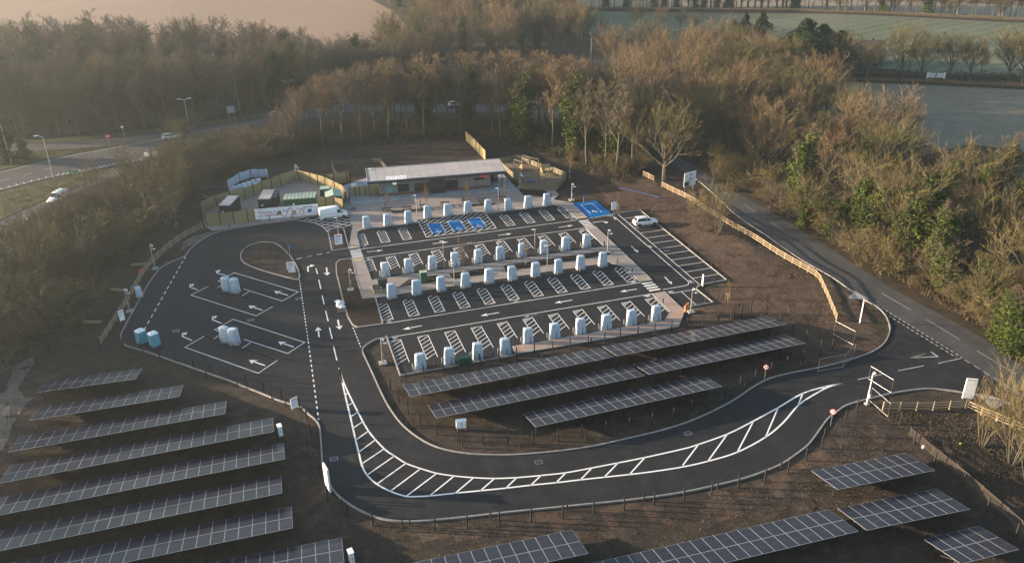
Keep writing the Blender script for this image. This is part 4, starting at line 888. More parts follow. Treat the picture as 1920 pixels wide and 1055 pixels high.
# woods that read as one mass (beyond the edge trees, and beyond the left edge of the picture): one object each, its trees instanced on points
def joined(parts, name):
    V = []; F = []; MI = []; mats = []
    for _, me_ in parts:
        o = len(V); V += [tuple(v.co) for v in me_.vertices]
        base = []
        for m_ in me_.materials:
            if m_ not in mats: mats.append(m_)
            base.append(mats.index(m_))
        for p in me_.polygons: F.append(tuple(o+i for i in p.vertices)); MI.append(base[p.material_index])
    me_ = bpy.data.meshes.new(name); me_.from_pydata(V, [], F)
    for m_ in mats: me_.materials.append(m_)
    me_.polygons.foreach_set('material_index', MI); me_.update(); return me_
def mass(name, pts, srcs, hr, base=10.0, seed=1, wide=1.25):
    rs_ = np.random.RandomState(seed); me_ = bpy.data.meshes.new(name); me_.from_pydata([(p[0], p[1], -0.1) for p in pts], [], [])
    n = len(pts); h = rs_.uniform(hr[0], hr[1], n)/base
    a = me_.attributes.new('size', 'FLOAT_VECTOR', 'POINT'); a.data.foreach_set('vector', np.stack([h*wide, h*wide, h], 1).astype(np.float32).ravel())
    a = me_.attributes.new('turn', 'FLOAT_VECTOR', 'POINT'); a.data.foreach_set('vector', np.stack([h*0, h*0, rs_.uniform(0, 6.28, n)], 1).astype(np.float32).ravel())
    a = me_.attributes.new('pick', 'INT', 'POINT'); a.data.foreach_set('value', rs_.randint(0, len(srcs), n).astype(np.int32))
    o = link(name, me_, kind='stuff'); md = o.modifiers.new('instances', 'NODES'); g = bpy.data.node_groups.new(name, 'GeometryNodeTree'); md.node_group = g
    g.interface.new_socket('Geometry', in_out='INPUT', socket_type='NodeSocketGeometry'); g.interface.new_socket('Geometry', in_out='OUTPUT', socket_type='NodeSocketGeometry')
    gi = g.nodes.new('NodeGroupInput'); go = g.nodes.new('NodeGroupOutput'); jg = g.nodes.new('GeometryNodeJoinGeometry')
    def attr(nm, dt):
        x = g.nodes.new('GeometryNodeInputNamedAttribute'); x.data_type = dt; x.inputs[0].default_value = nm; return [q for q in x.outputs if q.enabled][0]
    for i, me2 in enumerate(srcs):
        so_ = bpy.data.objects.new(name+'_source', me2)
        oi = g.nodes.new('GeometryNodeObjectInfo'); oi.inputs['Object'].default_value = so_; oi.inputs['As Instance'].default_value = True
        ip = g.nodes.new('GeometryNodeInstanceOnPoints'); cmp_ = g.nodes.new('FunctionNodeCompare'); cmp_.data_type = 'INT'; cmp_.operation = 'EQUAL'
        g.links.new(attr('pick', 'INT'), cmp_.inputs[2]); cmp_.inputs[3].default_value = i
        g.links.new(gi.outputs[0], ip.inputs['Points']); g.links.new(cmp_.outputs[0], ip.inputs['Selection']); g.links.new(oi.outputs['Geometry'], ip.inputs['Instance'])
        g.links.new(attr('turn', 'FLOAT_VECTOR'), ip.inputs['Rotation']); g.links.new(attr('size', 'FLOAT_VECTOR'), ip.inputs['Scale']); g.links.new(ip.outputs[0], jg.inputs[0])
    g.links.new(jg.outputs[0], go.inputs[0]); return o
SRC = [joined(p, 'tree') for p in TR['slender']+TR['round'][:2]]
BSRC = [joined(p, 'bush') for p in TR['bush']+TR['bush_brown']]
left_belt = [Vector(p+(0,)) for p in ((-72, 60), (-78, 110), (-80, 160), (-84, 196), (-150, 200), (-190, 90), (-150, 40))]
mass('wood_left_of_view', scatter(left_belt, 6.5, 21, 400, 2), SRC, (12, 17), seed=5)
mass('undergrowth', scatter(GL([(-160, 268), (133, 254), (300, 238), (466, 214), (600, 178), (560, 158), (400, 160), (-180, 200)]), 3.2, 22, 700, 1)+scatter(GL([(440, 304), (560, 284), (650, 268), (870, 254), (1000, 274), (1165, 328), (1215, 312), (1120, 262), (950, 236), (740, 236), (500, 262)]), 2.6, 23, 600, 1.5)
     + scatter(GL([(1330, 316), (1420, 365), (1560, 448), (1740, 552), (1900, 645), (1960, 600), (1700, 430), (1560, 380), (1400, 320)]), 2.8, 24, 500, 3)+scatter(GL([(0, 470), (170, 385), (330, 305), (560, 262), (440, 322), (370, 352), (250, 455), (110, 565), (0, 690)]), 3.0, 25, 500, 2), BSRC, (1.6, 3.6), 3.0, 6, 1.3)
# the air: a thin haze that whitens towards the sun and the far fields
hz = NT('haze_air'); hz.t.nodes.remove(hz.b); pv = hz.n('ShaderNodeVolumePrincipled'); pv.inputs['Color'].default_value = (0.78, 0.90, 1.0, 1); pv.inputs['Density'].default_value = 0.00025; pv.inputs['Anisotropy'].default_value = 0.62
hz.l(pv.outputs[0], hz.out.inputs[1]); MAT['haze_air'] = hz.m
m_ = MB(); m_.box((60, 400, 31.5), (3000, 2400, 66)); hazeo = m_.obj('haze', 'haze_air', kind='stuff')
# ================================================================ CHARGERS under their dust sheets
ORD = ['first', 'second', 'third', 'fourth', 'fifth', 'sixth', 'seventh', 'eighth', 'ninth', 'tenth', 'eleventh', 'twelfth']
def cover_mesh(seed, slit, w_=1.35, d_=0.85, h=2.45):
    r_ = random.Random(seed); m_ = MB(); n = 36; rings = []; ph = [r_.uniform(0, 6.28) for _ in range(6)]
    lean = r_.uniform(-.04, .04)
    for iz, z in enumerate((0.06, 0.35, 0.8, 1.3, 1.8, 2.15, 2.32, 2.42, h)):
        q = z/h; tp = 1.06-0.13*q if z < 2.2 else (0.93 if z < 2.35 else (0.86 if z < 2.44 else 0.70)); ring = []
        for k in range(n):
            t = 2*math.pi*k/n; c, s_ = math.cos(t), math.sin(t); e = 0.32
            x = (abs(c)**e)*(1 if c > 0 else -1)*w_/2; y = (abs(s_)**e)*(1 if s_ > 0 else -1)*d_/2
            fold = (1-q*0.75)*(0.085*math.sin(5*t+ph[0]+z*0.8)+0.060*math.sin(9*t+ph[1]-z*1.7)+0.03*math.sin(13*t+ph[2]+z*2.5))+0.028*math.sin(7*t+z*5+ph[3])
            f = tp*(1+fold)
            if slit and s_ < -0.6 and abs(c) < 0.35 and z < 1.2: f *= 0.93
            ring.append((x*f+lean*z, y*f, z+(0.02*math.sin(3*t+ph[4]) if iz in (0, 6, 7, 8) else 0)))
        rings.append(ring)
    m_.loft(rings); return m_.mesh('dust_sheet', 'sheet_cloth', True)
COV = [cover_mesh(s_, False) for s_ in range(5)]; COVS = [cover_mesh(10+s_, True) for s_ in range(5)]
m_ = MB(); m_.box((0, 0, 0.04), (1.5, 1.05, 0.08)); PLINTH = m_.mesh('plinth', 'concrete')
m_ = MB(); m_.cyl((0, 0, 0), 0.07, 0.85, 8); GUARD = m_.mesh('guard_post', 'galvanised')
m_ = MB(); m_.box((0, 0, 0), (0.34, 0.01, 0.14)); m_.sheet([(-.05, -.02), (.05, -.02), (0, .03)], 0.001); LOGO = m_.mesh('printed_logo', 'sign_red')
m_ = MB(); m_.add([(-.05, 0, .10), (.05, 0, .10), (.02, 0, 1.25), (-.02, 0, 1.3)], [(0, 1, 2, 3)]); SLIT = m_.mesh('sheet_opening', 'sign_black')
ROWN = ['row nearest the cafe', 'second row from the cafe', 'third row from the cafe', 'front row beside the solar panels']
def charger(x, y, z, rear, label, group, rz=0.0):
    t = thing('covered_charger', label, 'charger', (x, y, z), rz+crnd.uniform(-.05, .05), group, (crnd.uniform(.95, 1.05), 1, crnd.uniform(.96, 1.03)))
    link('dust_sheet', crnd.choice(COVS if rear else COV), t); link('plinth', PLINTH, t)
    if rear:
        link('sheet_opening', SLIT, t, (crnd.uniform(.0, .2), -0.50, 0.0)); link('guard_post', GUARD, t, (-0.95, -0.2, 0)); link('guard_post', GUARD, t, (-0.98, 0.45, 0))
    else:
        l_ = link('printed_logo', LOGO, t, (0.05, -0.405, 1.95)); l_.scale = (.7, 1, .7)
        link('guard_post', GUARD, t, (-0.35, -0.72, 0)); link('guard_post', GUARD, t, (0.80, -0.5, 0))
    return t
crnd = random.Random(4)
for k_ in range(10):
    yy = 147.45 if k_ < 3 or k_ > 6 else (148.75 if k_ < 6 else 148.0)
    charger(16.4+4.0*k_, yy, 0.12 if k_ not in (3, 4, 5) else 0.12, False, '%s sheeted charger from the left in the %s' % (ORD[k_], ROWN[0]), 'chargers in the row nearest the cafe')
    charger(16.35+4.0*k_, 126.05, 0.02, True, '%s sheeted charger from the left in the %s' % (ORD[k_], ROWN[1]), 'chargers in the second row from the cafe')
    charger(15.95+4.0*k_, 117.85, 0.02, False, '%s sheeted charger from the left in the %s' % (ORD[k_], ROWN[2]), 'chargers in the third row from the cafe')
    charger(16.0+4.0*k_, 97.65 if k_ >= 4 else 95.7, 0.02, True, '%s sheeted charger from the left in the %s' % (ORD[k_], ROWN[3]), 'chargers in the front row')
for (a, b), w_ in (((427, 546), 'left charger of the sheeted pair in the upper coach bays'), ((442, 549), 'right charger of the sheeted pair in the upper coach bays'), ((425, 641), 'left charger of the sheeted pair in the lower coach bays'), ((441, 645), 'right charger of the sheeted pair in the lower coach bays')):
    g = G(a, b-1); charger(g.x, g.y, 0.02, False, w_, 'chargers in the coach bays', R(-24))

# ================================================================ SOLAR TABLES
m_ = MB(); m_.box((0, 0, 0), (1.285, 2.36, 0.035)); PF = m_.mesh('panel_frame', 'alu_frame')
m_ = MB(); m_.box((0, 0, 0.0), (1.285, 2.36, 0.035), m=0); m_.add([(-.622, -1.158, .0195), (.622, -1.158, .0195), (.622, 1.158, .0195), (-.622, 1.158, .0195)], [(0, 1, 2, 3)], 1); PANEL = m_.mesh('solar_panel', ['alu_frame', 'solar_cell'])
def solar(label, p_far_l, p_far_r, ncol=None, zf=0.8, zn=2.0, ext=0):
    a, b = G(*p_far_l, z=zf), G(*p_far_r, z=zf); L = (b-a).length; n = ncol or max(2, round(L/1.315)); ang = math.atan2(b.y-a.y, b.x-a.x)
    pw = 1.315; tilt = math.atan2(zn-zf, 4.75); a = b-(b-a).normalized()*pw*n if ext else a
    t = thing('solar_table', label, 'solar array', (a.x, a.y, 0), ang, 'solar arrays'); ct, st = math.cos(tilt), math.sin(tilt)
    for r_ in range(2):
        for i in range(n):
            s_ = 1.20+r_*2.41; o = link('solar_panel', PANEL, t, ((i+0.5)*pw, -s_*ct, zf+s_*st)); o.rotation_euler = (-tilt, 0, 0)
    m_ = MB()
    for s_ in (0.5, 1.9, 2.9, 4.3): m_.beam((0.0-0.12, -s_*ct, zf+s_*st-.07), (n*pw+.12, -s_*ct, zf+s_*st-.07), 0.07, 0.08)
    m_.obj('purlin_frame', 'dark_grey_metal', t)
    k_ = 0
    for i in range(0, n+1, 4):
        x = min(max(i*pw, 0.4), n*pw-0.4); m_ = MB(); m_.tube([(x, -1.2, -.2), (x, -1.2, zf+1.2*st-.1)], .05, 6); m_.tube([(x, -3.6, -.2), (x, -3.6, zf+3.6*st-.1)], .05, 6); m_.tube([(x, -2.0, .4), (x, -4.2, zf+4.2*st-.12)], .035, 5); m_.obj('leg_frame', 'dark_grey_metal', t)
    return t
zf, zn = 0.8, 2.0
solar('long solar array directly in front of the chargers, left half', (755.9, 721.9), (1127, 650.5), 21)
solar('long solar array directly in front of the chargers, right half', (1130, 649.5), (1443, 592), 20)
solar('middle solar array inside the road loop, left half', (802, 759), (1183, 683.5), 21)
solar('middle solar array inside the road loop, right half', (1187, 682.5), (1467, 627.5), None)
solar('shorter solar array nearest the inner kerb of the loop road', (980, 774.6), (1329, 700.5), 19)
LFT = [('smallest and farthest solar array in the left field', (86, 714), (267, 690)), ('second farthest solar array in the left field', (75, 763), (344, 721)), ('third farthest solar array in the left field', (40, 818), (425, 751)),
       ('solar array in the left field ending beside the upper inverter box', (14, 874), (512, 782.5)), ('solar array in the left field with the longest reach to the right', (-20, 936), (532, 830)), ('second nearest solar array in the left field', (-60, 1006), (527, 889)), ('nearest long solar array in the left field', (60, 1046), (547, 949))]
for i, (lb, a, b) in enumerate(LFT): solar(lb, a, b, None if i < 4 else (27, 31, 34)[i-4], ext=1)
solar('solar array cut by the lower edge left of the centre', (300, 1072), (641, 1007), 21, ext=1)
solar('solar array cut by the lower edge under the road bend', (700, 1070), (1073, 992), 20, ext=1)
solar('upper right foreground solar array', (1521, 882), (1697, 848.5), 9)
solar('right foreground solar array with its left neighbour touching it', (1570, 952), (1755, 915.5), 9)
solar('long foreground solar array left of the touching pair', (1000, 1080), (1553, 954), 28, ext=1)
solar('small solar array in the lower right corner', (1732, 1010), (1827, 987), 5)

# ================================================================ POLES, BOLLARDS, FENCES
def curve_cam(m_, x, y, z, d=1):
    m_.tube([(x, y, z), (x+.02*d, y, z+.25), (x+.15*d, y, z+.36), (x+.3*d, y, z+.28), (x+.32*d, y, z+.12)], .04, 6)
def cctv_mast(px, top, label, mat='galvanised', cams=2, d=1, name='camera_mast'):
    g = G(*px); h = HT(px, top); t = thing(name, label, 'camera mast', (g.x, g.y, 0.0), 0, 'camera masts')
    bs_ = .5 if mat == 'white_metal' else 1.0; m_ = MB(); m_.box((0, 0, .12), (bs_, bs_, .18)); m_.obj('base', 'concrete', t)
    m_ = MB(); m_.tube([(0, 0, .1), (0, 0, h*.45)], .11, 8); m_.tube([(0, 0, h*.45), (0, 0, h-.3)], .075, 8); m_.box((0.12, -.1, 1.3), (.22, .18, .5)); m_.obj('pole', mat, t)
    m_ = MB(); curve_cam(m_, 0, 0, h-.35, d); m_.cyl((.32*d, 0, h-.42), .14, .2, 8); m_.obj('dome_camera', 'white_metal', t)
    if cams > 1: m_ = MB(); m_.beam((0, 0, h*.82), (.5*d, -.2, h*.82), .05, .05); m_.box((.55*d, -.25, h*.82), (.4, .16, .14)); m_.obj('camera', 'white_metal', t)
    return t
cctv_mast((291, 504), 458, 'camera mast behind the left kerb beside the timber rail fence', d=1)
cctv_mast((243, 584), 541, 'camera mast beside the fence below the first left mast', d=1)
cctv_mast((718, 681), 634, 'camera mast at the left end of the front charger row')
cctv_mast((658, 544), 504, 'camera mast on the planted island left of the chargers')
cctv_mast((1295, 585), 540, 'camera mast beside the orange notice board')
cctv_mast((1072, 376), 344, 'camera mast on the soil behind the big blue bay')
cctv_mast((1139, 473), 430, 'camera mast on the walkway beside the right hand charger')
cctv_mast((557, 342), 309, 'camera mast in the apex of the timber compound')
cctv_mast((975, 352), 325, 'camera mast at the front corner of the play area')
cctv_mast((1625, 758), 697, 'white camera mast at the site entrance gate', 'white_metal', 1)
def lamp(px, top, label, name='lamp_post', mat='galvanised'):
    g = G(*px); h = HT(px, top); t = thing(name, label, 'lamp post', (g.x, g.y, 0), 0, 'slim lamp posts'); m_ = MB(); m_.tube([(0, 0, 0), (0, 0, h)], [.07, .05], 8); m_.obj('pole', mat, t)
    m_ = MB(); m_.box((-.2, 0, h), (.6, .22, .08)); m_.obj('lamp_head', 'white_metal', t); return t
for px, tp, lb in (((833, 505), 452, 'slim lamp post between the second row chargers on the left'), ((1003, 479), 430, 'slim lamp post between the second row chargers on the right'), ((852, 536), 493, 'slim lamp post on the walkway behind the third charger row, left one'), ((1026, 510), 460, 'slim lamp post on the walkway behind the third charger row, right one'), ((782, 405), 366, 'slim lamp post in front of the picnic tables'), ((935, 397), 353, 'slim lamp post beside the right planting bed of the plaza'), ((637, 460), 408, 'slim lamp post on the sign island beside the white van')): lamp(px, tp, lb)
def street_light(px, top, label, arms=1):
    g = G(*px); h = HT(px, top); t = thing('street_light', label, 'street light', (g.x, g.y, 0), CAM_YAW*0, 'street lights on the main road'); m_ = MB(); m_.tube([(0, 0, 0), (0, 0, h)], [.14, .07], 8); m_.obj('pole', 'galvanised', t)
    for s_ in ((-1, 1) if arms == 2 else (-1,)):
        m_ = MB(); m_.tube([(0, 0, h), (s_*.9, 0, h+.35)], .05, 6); m_.box((s_*1.3, 0, h+.38), (.9, .3, .16)); m_.obj('lamp_head', 'white_metal', t)
street_light((22, 308), 230, 'tall street light at the left edge beside the dark evergreen'); street_light((101, 334), 257, 'tall street light standing by the two post road sign'); street_light((356, 244), 188, 'twin armed street light in front of the dense wood', 2); street_light((545, 192), 154, 'farther twin armed street light at the end of the dense wood', 2)
m_ = MB(); m_.box((0, 0, .5), (.13, .13, 1.0)); BOLL = m_.mesh('bollard', 'black_metal')
def bollards(pxs, label, group, h=1.0):
    for p in pxs:
        g = G(*p); o = link('bollard', BOLL, None, (g.x, g.y, 0), label, 'bollard', group); o.scale = (1, 1, h)
bollards([(430, 428), (506, 414), (548, 411), (578, 405)][:3], 'black timber bollard on the strip in front of the compound', 'bollards in front of the compound')
bollards([(350, 468), (301, 492), (275, 533), (250, 572), (224, 615), (207, 640)], 'black bollard on the soil behind the left kerb', 'bollards behind the left kerb')
bollards([(459, 469), (507, 456), (541, 480), (471, 498), (540, 515)], 'black bollard on the teardrop island', 'bollards on the teardrop island', .9)
bollards([(1084, 401), (1113, 424-10+1), (1133, 462), (1158, 494), (1185, 512), (1243, 570), (668, 458), (1030, 387)][1:6], 'black bollard along the right hand walkway', 'bollards along the right hand walkway')
bollards([(1217, 396), (1257, 438), (1293, 467), (1334, 500), (1339, 529), (1322, 568)], 'black bollard on the soil beside the right hand parking bays', 'bollards beside the right hand bays')
bollards([(1019, 541), (1017, 671), (925, 671), (1108, 643), (1211, 609), (817, 687)], 'black bollard at the edge of the front charger row', 'bollards of the front charger row')
bollards([(764, 800), (775, 797), (867, 838), (976, 841), (1098, 824), (1236, 797), (1312, 775), (1396, 730), (1472, 698), (730, 737), (1500, 692)], 'black bollard just inside the inner kerb of the loop road', 'bollards inside the loop road')
bollards([(643, 948), (769, 985), (920, 973), (1063, 956), (1207, 938), (1345, 917), (1464, 878), (1546, 815), (388, 708), (446, 727), (510, 747), (537, 764)], 'black bollard just outside the outer kerb of the loop road', 'bollards outside the loop road')
# wire fences: each post a part, the mesh one part
m_ = MB(); m_.box((0, 0, .85), (.13, .13, 2.0)); WPOST = m_.mesh('post', 'black_metal')
def wire_fence(label, pts, step=3.0, hs=1.0, z0=True):
    P = smooth(pts, 1) if len(pts) > 2 else pts; L = [0]
    for i in range(len(pts)-1): L.append(L[-1]+(pts[i+1]-pts[i]).length)
    n = max(1, round(L[-1]/step)); t = thing('wire_fence', label, 'wire fence', tuple(pts[0]), 0, 'black wire fences'); Q = []
    for i in range(n+1):
        s_ = L[-1]*i/n; k_ = max(j for j in range(len(pts)-1) if L[j] <= s_+1e-6); q = pts[k_].lerp(pts[k_+1], (s_-L[k_])/max(1e-6, L[k_+1]-L[k_])); q.z = max(-.05, ground_z(q.x, q.y)); Q.append(q)
        o = link('post', WPOST, t, q-pts[0]); o.scale = (1, 1, hs)
    m_ = MB()
    for h in (.25, .5, .75, 1.0, 1.25, 1.5):
        for i in range(n): m_.beam(Q[i]+Vector((0, 0, h*hs)), Q[i+1]+Vector((0, 0, h*hs)), .010, .010)
    for i in range(n):
        for j in range(1, 8): q = Q[i].lerp(Q[i+1], j/8); m_.beam(q+Vector((0, 0, .05)), q+Vector((0, 0, 1.5*hs)), .006, .006)
    o = m_.obj('wire_mesh', 'black_metal', t, origin=pts[0]); o['kind'] = 'stuff'; return t
wire_fence('black wire fence along the upper edge of the left solar field', GL([(50, 672), (92, 668), (150, 662), (203, 655), (228, 652), (273, 661), (331, 679), (391, 698), (460, 722), (533, 752), (562, 766)]), 3.2)
wire_fence('black wire fence running down the right side of the left solar field', GL([(562, 766), (577, 790), (584, 812), (578, 850), (595, 903), (615, 935)]), 3.2)
wire_fence('black wire fence outside the bend of the loop road', GL([(615, 940), (643, 962), (676, 978), (717, 990), (763, 995), (811, 993), (858, 990), (905, 986), (952, 982), (1000, 977), (1046, 972), (1092, 966), (1140, 958), (1184, 953), (1230, 945), (1275, 940), (1319, 930), (1361, 920), (1402, 908), (1441, 900), (1472, 888), (1503, 868), (1530, 848), (1552, 830), (1570, 810), (1585, 790), (1606, 770)]), 3.3)
wire_fence('black wire fence between front chargers and solar arrays', GL([(733, 732), (768, 712), (803, 704), (838, 698), (872, 690), (906, 684), (939, 678), (972, 671), (1004, 664), (1036, 660), (1068, 653), (1100, 650), (1131, 643), (1161, 634), (1192, 632), (1223, 626), (1253, 622), (1281, 617), (1312, 610), (1342, 604), (1372, 598), (1402, 590)]), 2.6)
wire_fence('black wire fence following the inner kerb below the arrays', GL([(733, 732), (743, 742), (752, 765), (770, 778), (789, 797), (813, 812), (846, 823), (884, 830), (923, 834), (964, 834), (1005, 831), (1045, 826), (1084, 820), (1124, 815), (1164, 808), (1206, 800), (1245, 793), (1285, 778), (1306, 766), (1336, 752), (1364, 742), (1388, 727), (1412, 715), (1466, 692), (1498, 680), (1530, 672), (1560, 655)]), 3.0)
wire_fence('black wire fence on the soil right of the small gate', GL([(1488, 585), (1436, 590), (1455, 600), (1474, 613), (1494, 628), (1516, 643), (1538, 658)][1:]), 2.6)
wire_fence('black wire fence beside the right foreground arrays', GL([(1664, 760), (1690, 800), (1712, 832), (1741, 865), (1776, 894), (1812, 918), (1846, 955), (1882, 990), (1905, 1008), (1960, 1060)]), 4.2, 1.0)
t = thing('field_gate', 'black double gate frame on the soil above the arrays', 'gate', tuple(G(1371, 598)))
o0 = G(1371, 598)
for a in ((1371, 598), (1389, 593), (1407, 586)): q = G(*a)-o0; m_ = MB(); m_.box((q.x, q.y, 1.1), (.16, .16, 2.2)); m_.obj('gate_post', 'black_metal', t)
for a, b in (((1371, 598), (1389, 593)), ((1389, 593), (1407, 586))):
    A, B = G(*a)-o0, G(*b)-o0; m_ = MB()
    for h in (.2, 1.0, 1.9): m_.beam(A+Vector((0, 0, h)), B+Vector((0, 0, h)), .04, .04)
    for j in range(1, 8): q = A.lerp(B, j/8); m_.beam(q+Vector((0, 0, .2)), q+Vector((0, 0, 1.9)), .02, .02)
    m_.obj('gate_leaf', 'black_metal', t)
# timber rail fences: posts and every rail a part
m_ = MB(); m_.box((0, 0, .6), (.14, .14, 1.35)); RPOST = m_.mesh('post', 'fence_timber'); m_ = MB(); m_.box((0.5, 0, 0), (1.0, .045, .14)); RAIL = m_.mesh('rail', 'fence_timber')
m_ = MB(); m_.box((0, 0, .6), (.14, .14, 1.35)); RPOSTG = m_.mesh('post', 'dark_timber'); m_ = MB(); m_.box((0.5, 0, 0), (1.0, .045, .11)); RAILG = m_.mesh('rail', 'dark_timber')
m_ = MB(); m_.box((0, 0, .6), (.14, .14, 1.35)); RPOSTT = m_.mesh('post', 'grey_timber'); m_ = MB(); m_.box((0.5, 0, 0), (1.0, .045, .12)); RAILT = m_.mesh('rail', 'grey_timber')
def rail_fence(label, pts, step=1.9, rails=(.35, .75, 1.12), post=RPOST, rail=RAIL, hs=1.0, name='rail_fence'):
    L = [0]
    for i in range(len(pts)-1): L.append(L[-1]+(pts[i+1]-pts[i]).length)
    n = max(1, round(L[-1]/step)); t = thing(name, label, 'timber fence', (pts[0].x, pts[0].y, 0), 0, 'timber rail fences'); Q = []
    for i in range(n+1):
        s_ = L[-1]*i/n; k_ = max(j for j in range(len(pts)-1) if L[j] <= s_+1e-6); q = pts[k_].lerp(pts[k_+1], (s_-L[k_])/max(1e-6, L[k_+1]-L[k_])); q.z = max(0, ground_z(q.x, q.y)); Q.append(q)
        o = link('post', post, t, (q.x-pts[0].x, q.y-pts[0].y, q.z-.05)); o.scale = (1, 1, hs)
    for i in range(n):
        a, b = Q[i], Q[i+1]; d = b-a; l_ = d.length; ang = math.atan2(d.y, d.x); nrm = Vector((math.sin(ang), -math.cos(ang), 0))*.09
        for h in rails:
            o = link('rail', rail, t, (a.x-pts[0].x+nrm.x, a.y-pts[0].y+nrm.y, a.z+h*hs)); o.scale = (l_, 1, 1); o.rotation_euler = (0, -math.asin(d.z/l_)+random.uniform(-.006, .006), ang)
    return t
rail_fence('bright timber rail fence along the side road', GL([(1206, 331), (1226, 340)]), 1.9)
rail_fence('long sunlit timber rail fence between soil bank and side road', GL([(1241, 351), (1290, 375), (1345, 410), (1400, 444), (1450, 475), (1500, 502), (1535, 522), (1552, 560), (1568, 602)]))
rail_fence('timber rail fence behind the left kerb', GL([(190, 645), (215, 606), (240, 567), (270, 513), (290, 490), (320, 464), (345, 446), (380, 428)]), 2.3)
rail_fence('timber rail fence from the entrance gate to the tall white sign', GL([(1655, 768), (1700, 769), (1750, 768), (1810, 765)]))
rail_fence('timber rail fence right of the tall white sign', GL([(1812, 765), (1860, 787), (1920, 812), (1990, 842)]))
rail_fence('timber field fence beside the lower right arrays', GL([(1706, 818), (1760, 862), (1812, 903), (1870, 953), (1925, 1003), (1990, 1062)]), 3.6, (.2, .45, .7, .95, 1.15), RPOSTG, RAILG)
rail_fence('low timber rail fence enclosing the plot behind the cafe', GL([(623, 312), (712, 304), (724, 318)]), 2.4, (.3, .65, 1.0), RPOSTT, RAILT)
rail_fence('low timber rail fence on the left of the plot behind the cafe', GL([(623, 312), (629, 331), (676, 326)]), 2.4, (.3, .65, 1.0), RPOSTT, RAILT)
# close-boarded fences: posts, and each panel a part
def board_mesh(h, w_, nb=14, mat='pale_timber'):
    m_ = MB()
    for i in range(nb): m_.box(((i+.5)*w_/nb, 0.012*(i % 2), h/2), (w_/nb*.93, .03, h))
    m_.box((w_/2, .045, h*.25), (w_, .04, .09)); m_.box((w_/2, .045, h*.78), (w_, .04, .09)); return m_.mesh('fence_panel', mat)
BP = {}
def board_fence(label, pts, step=3.0, h=2.5, post='dark_timber', name='board_fence', nb=14, grp='close boarded timber fences', cat='board fence', mat='pale_timber'):
    t = thing(name, label, cat, (pts[0].x, pts[0].y, .05), 0, grp)
    if (h, nb) not in BP: BP[(h, nb)] = board_mesh(h, 1.0, nb, mat)
    m_ = MB(); m_.box((0, 0, h/2+.05), (.16, .16, h+.1)); PM = m_.mesh('post', post)
    for i in range(len(pts)-1):
        a, b = pts[i], pts[i+1]; n = max(1, round((b-a).length/step)); d = (b-a)/n; ang = math.atan2(d.y, d.x)
        for k_ in range(n):
            q = a+d*k_-pts[0]; link('post', PM, t, (q.x, q.y, 0)); o = link('fence_panel', BP[(h, nb)], t, (q.x, q.y, 0)); o.rotation_euler = (0, 0, ang); o.scale = (d.length, 1, 1)
    q = pts[-1]-pts[0]; link('post', PM, t, (q.x, q.y, 0)); return t
board_fence('tall timber fence along the front of the compound', GL([(388, 425), (414, 423), (440, 420), (466, 417), (486, 414)]), 2.9)
board_fence('tall timber fence behind the van right of the banner', GL([(594, 391), (612, 392), (627, 392), (645, 396)]), 2.0)
board_fence('tall timber fence on the left flank of the compound', GL([(388, 425), (380, 401)]), 2.6)
board_fence('tall timber fence along the back of the compound up to its apex', GL([(380, 401), (407, 388), (460, 374), (493, 362), (527, 349), (557, 339)]), 3.0)
board_fence('tall timber fence falling from the compound apex to the right', GL([(557, 339), (583, 345), (611, 353), (629, 362), (645, 370), (650, 382)]), 2.8)
board_fence('tall timber fence behind the service yard', GL([(612, 346), (627, 347), (651, 342), (657, 341)]), 2.6, 2.4)
board_fence('tall timber gates between compound and cafe', GL([(656, 371), (667, 370), (675, 369), (686, 368), (709, 365)]), 2.0, 2.2)
board_fence('tall timber fence running up behind the cafe roof', GL([(911, 302), (899, 289), (887, 276), (873, 264)]), 2.6, 2.4)
board_fence('lower timber fence around the play area', GL([(932, 307), (944, 306), (968, 300), (983, 305), (1012, 315), (1040, 324), (1061, 333), (1060, 339), (1044, 356), (1020, 357), (998, 358), (985, 357), (975, 352), (966, 337), (943, 316)]), 1.6, 1.15, 'weathered_timber', nb=8, mat='weathered_timber')
# ================================================================ THE CAFE
O_ = Vector((21.3, 163.8, 0)); BA = R(-6.1); bx_ = Vector((math.cos(BA), math.sin(BA), 0)); by_ = Vector((-math.sin(BA), math.cos(BA), 0))
def wall_uv(px, py):
    d = _fwd+(px-960)/CAM_F*_r2-(py-527.5)/CAM_F*_u2; o = Vector((0, 0, CAM_H)); t = (O_-o).dot(by_)/d.dot(by_); p = o+d*t; return (p-O_).dot(bx_), p.z
def wuv(cx, cy): return wall_uv(640+cx/5.8625, 260+cy/5.8625)
cafe = thing('cafe', 'single storey cafe with pale flat roof, dark fascia and white roof edge lettering', 'cafe building', tuple(O_), BA)
Z0 = 0.12
wins = {'blind': (492, 524, 553, 596), 'a': (618, 510, 742, 586), 'b': (803, 500, 975, 595), 'c': (1140, 468, 1280, 572), 'slot': (1455, 441, 1572, 461)}
WZ = {}
for k_, (x0, y0, x1, y1) in wins.items():
    u0, z1 = wuv(x0, y0); u1, _ = wuv(x1, y0); _, z0 = wuv(x0, y1); WZ[k_] = (u0, u1, max(z0, 0.3), z1)
WZ['slot'] = (WZ['slot'][0], WZ['slot'][1], 2.0, 2.45)
for k_ in 'abc': WZ[k_] = (WZ[k_][0], WZ[k_][1], 0.55 if k_ != 'a' else 0.75, 2.35)
WZ['blind'] = (WZ['blind'][0], WZ['blind'][1], 0.55, 2.3)
L_ = 23.55; D_ = 6.6; HW = 3.45
m_ = MB(); cuts = sorted(WZ.values()); x = 0.0
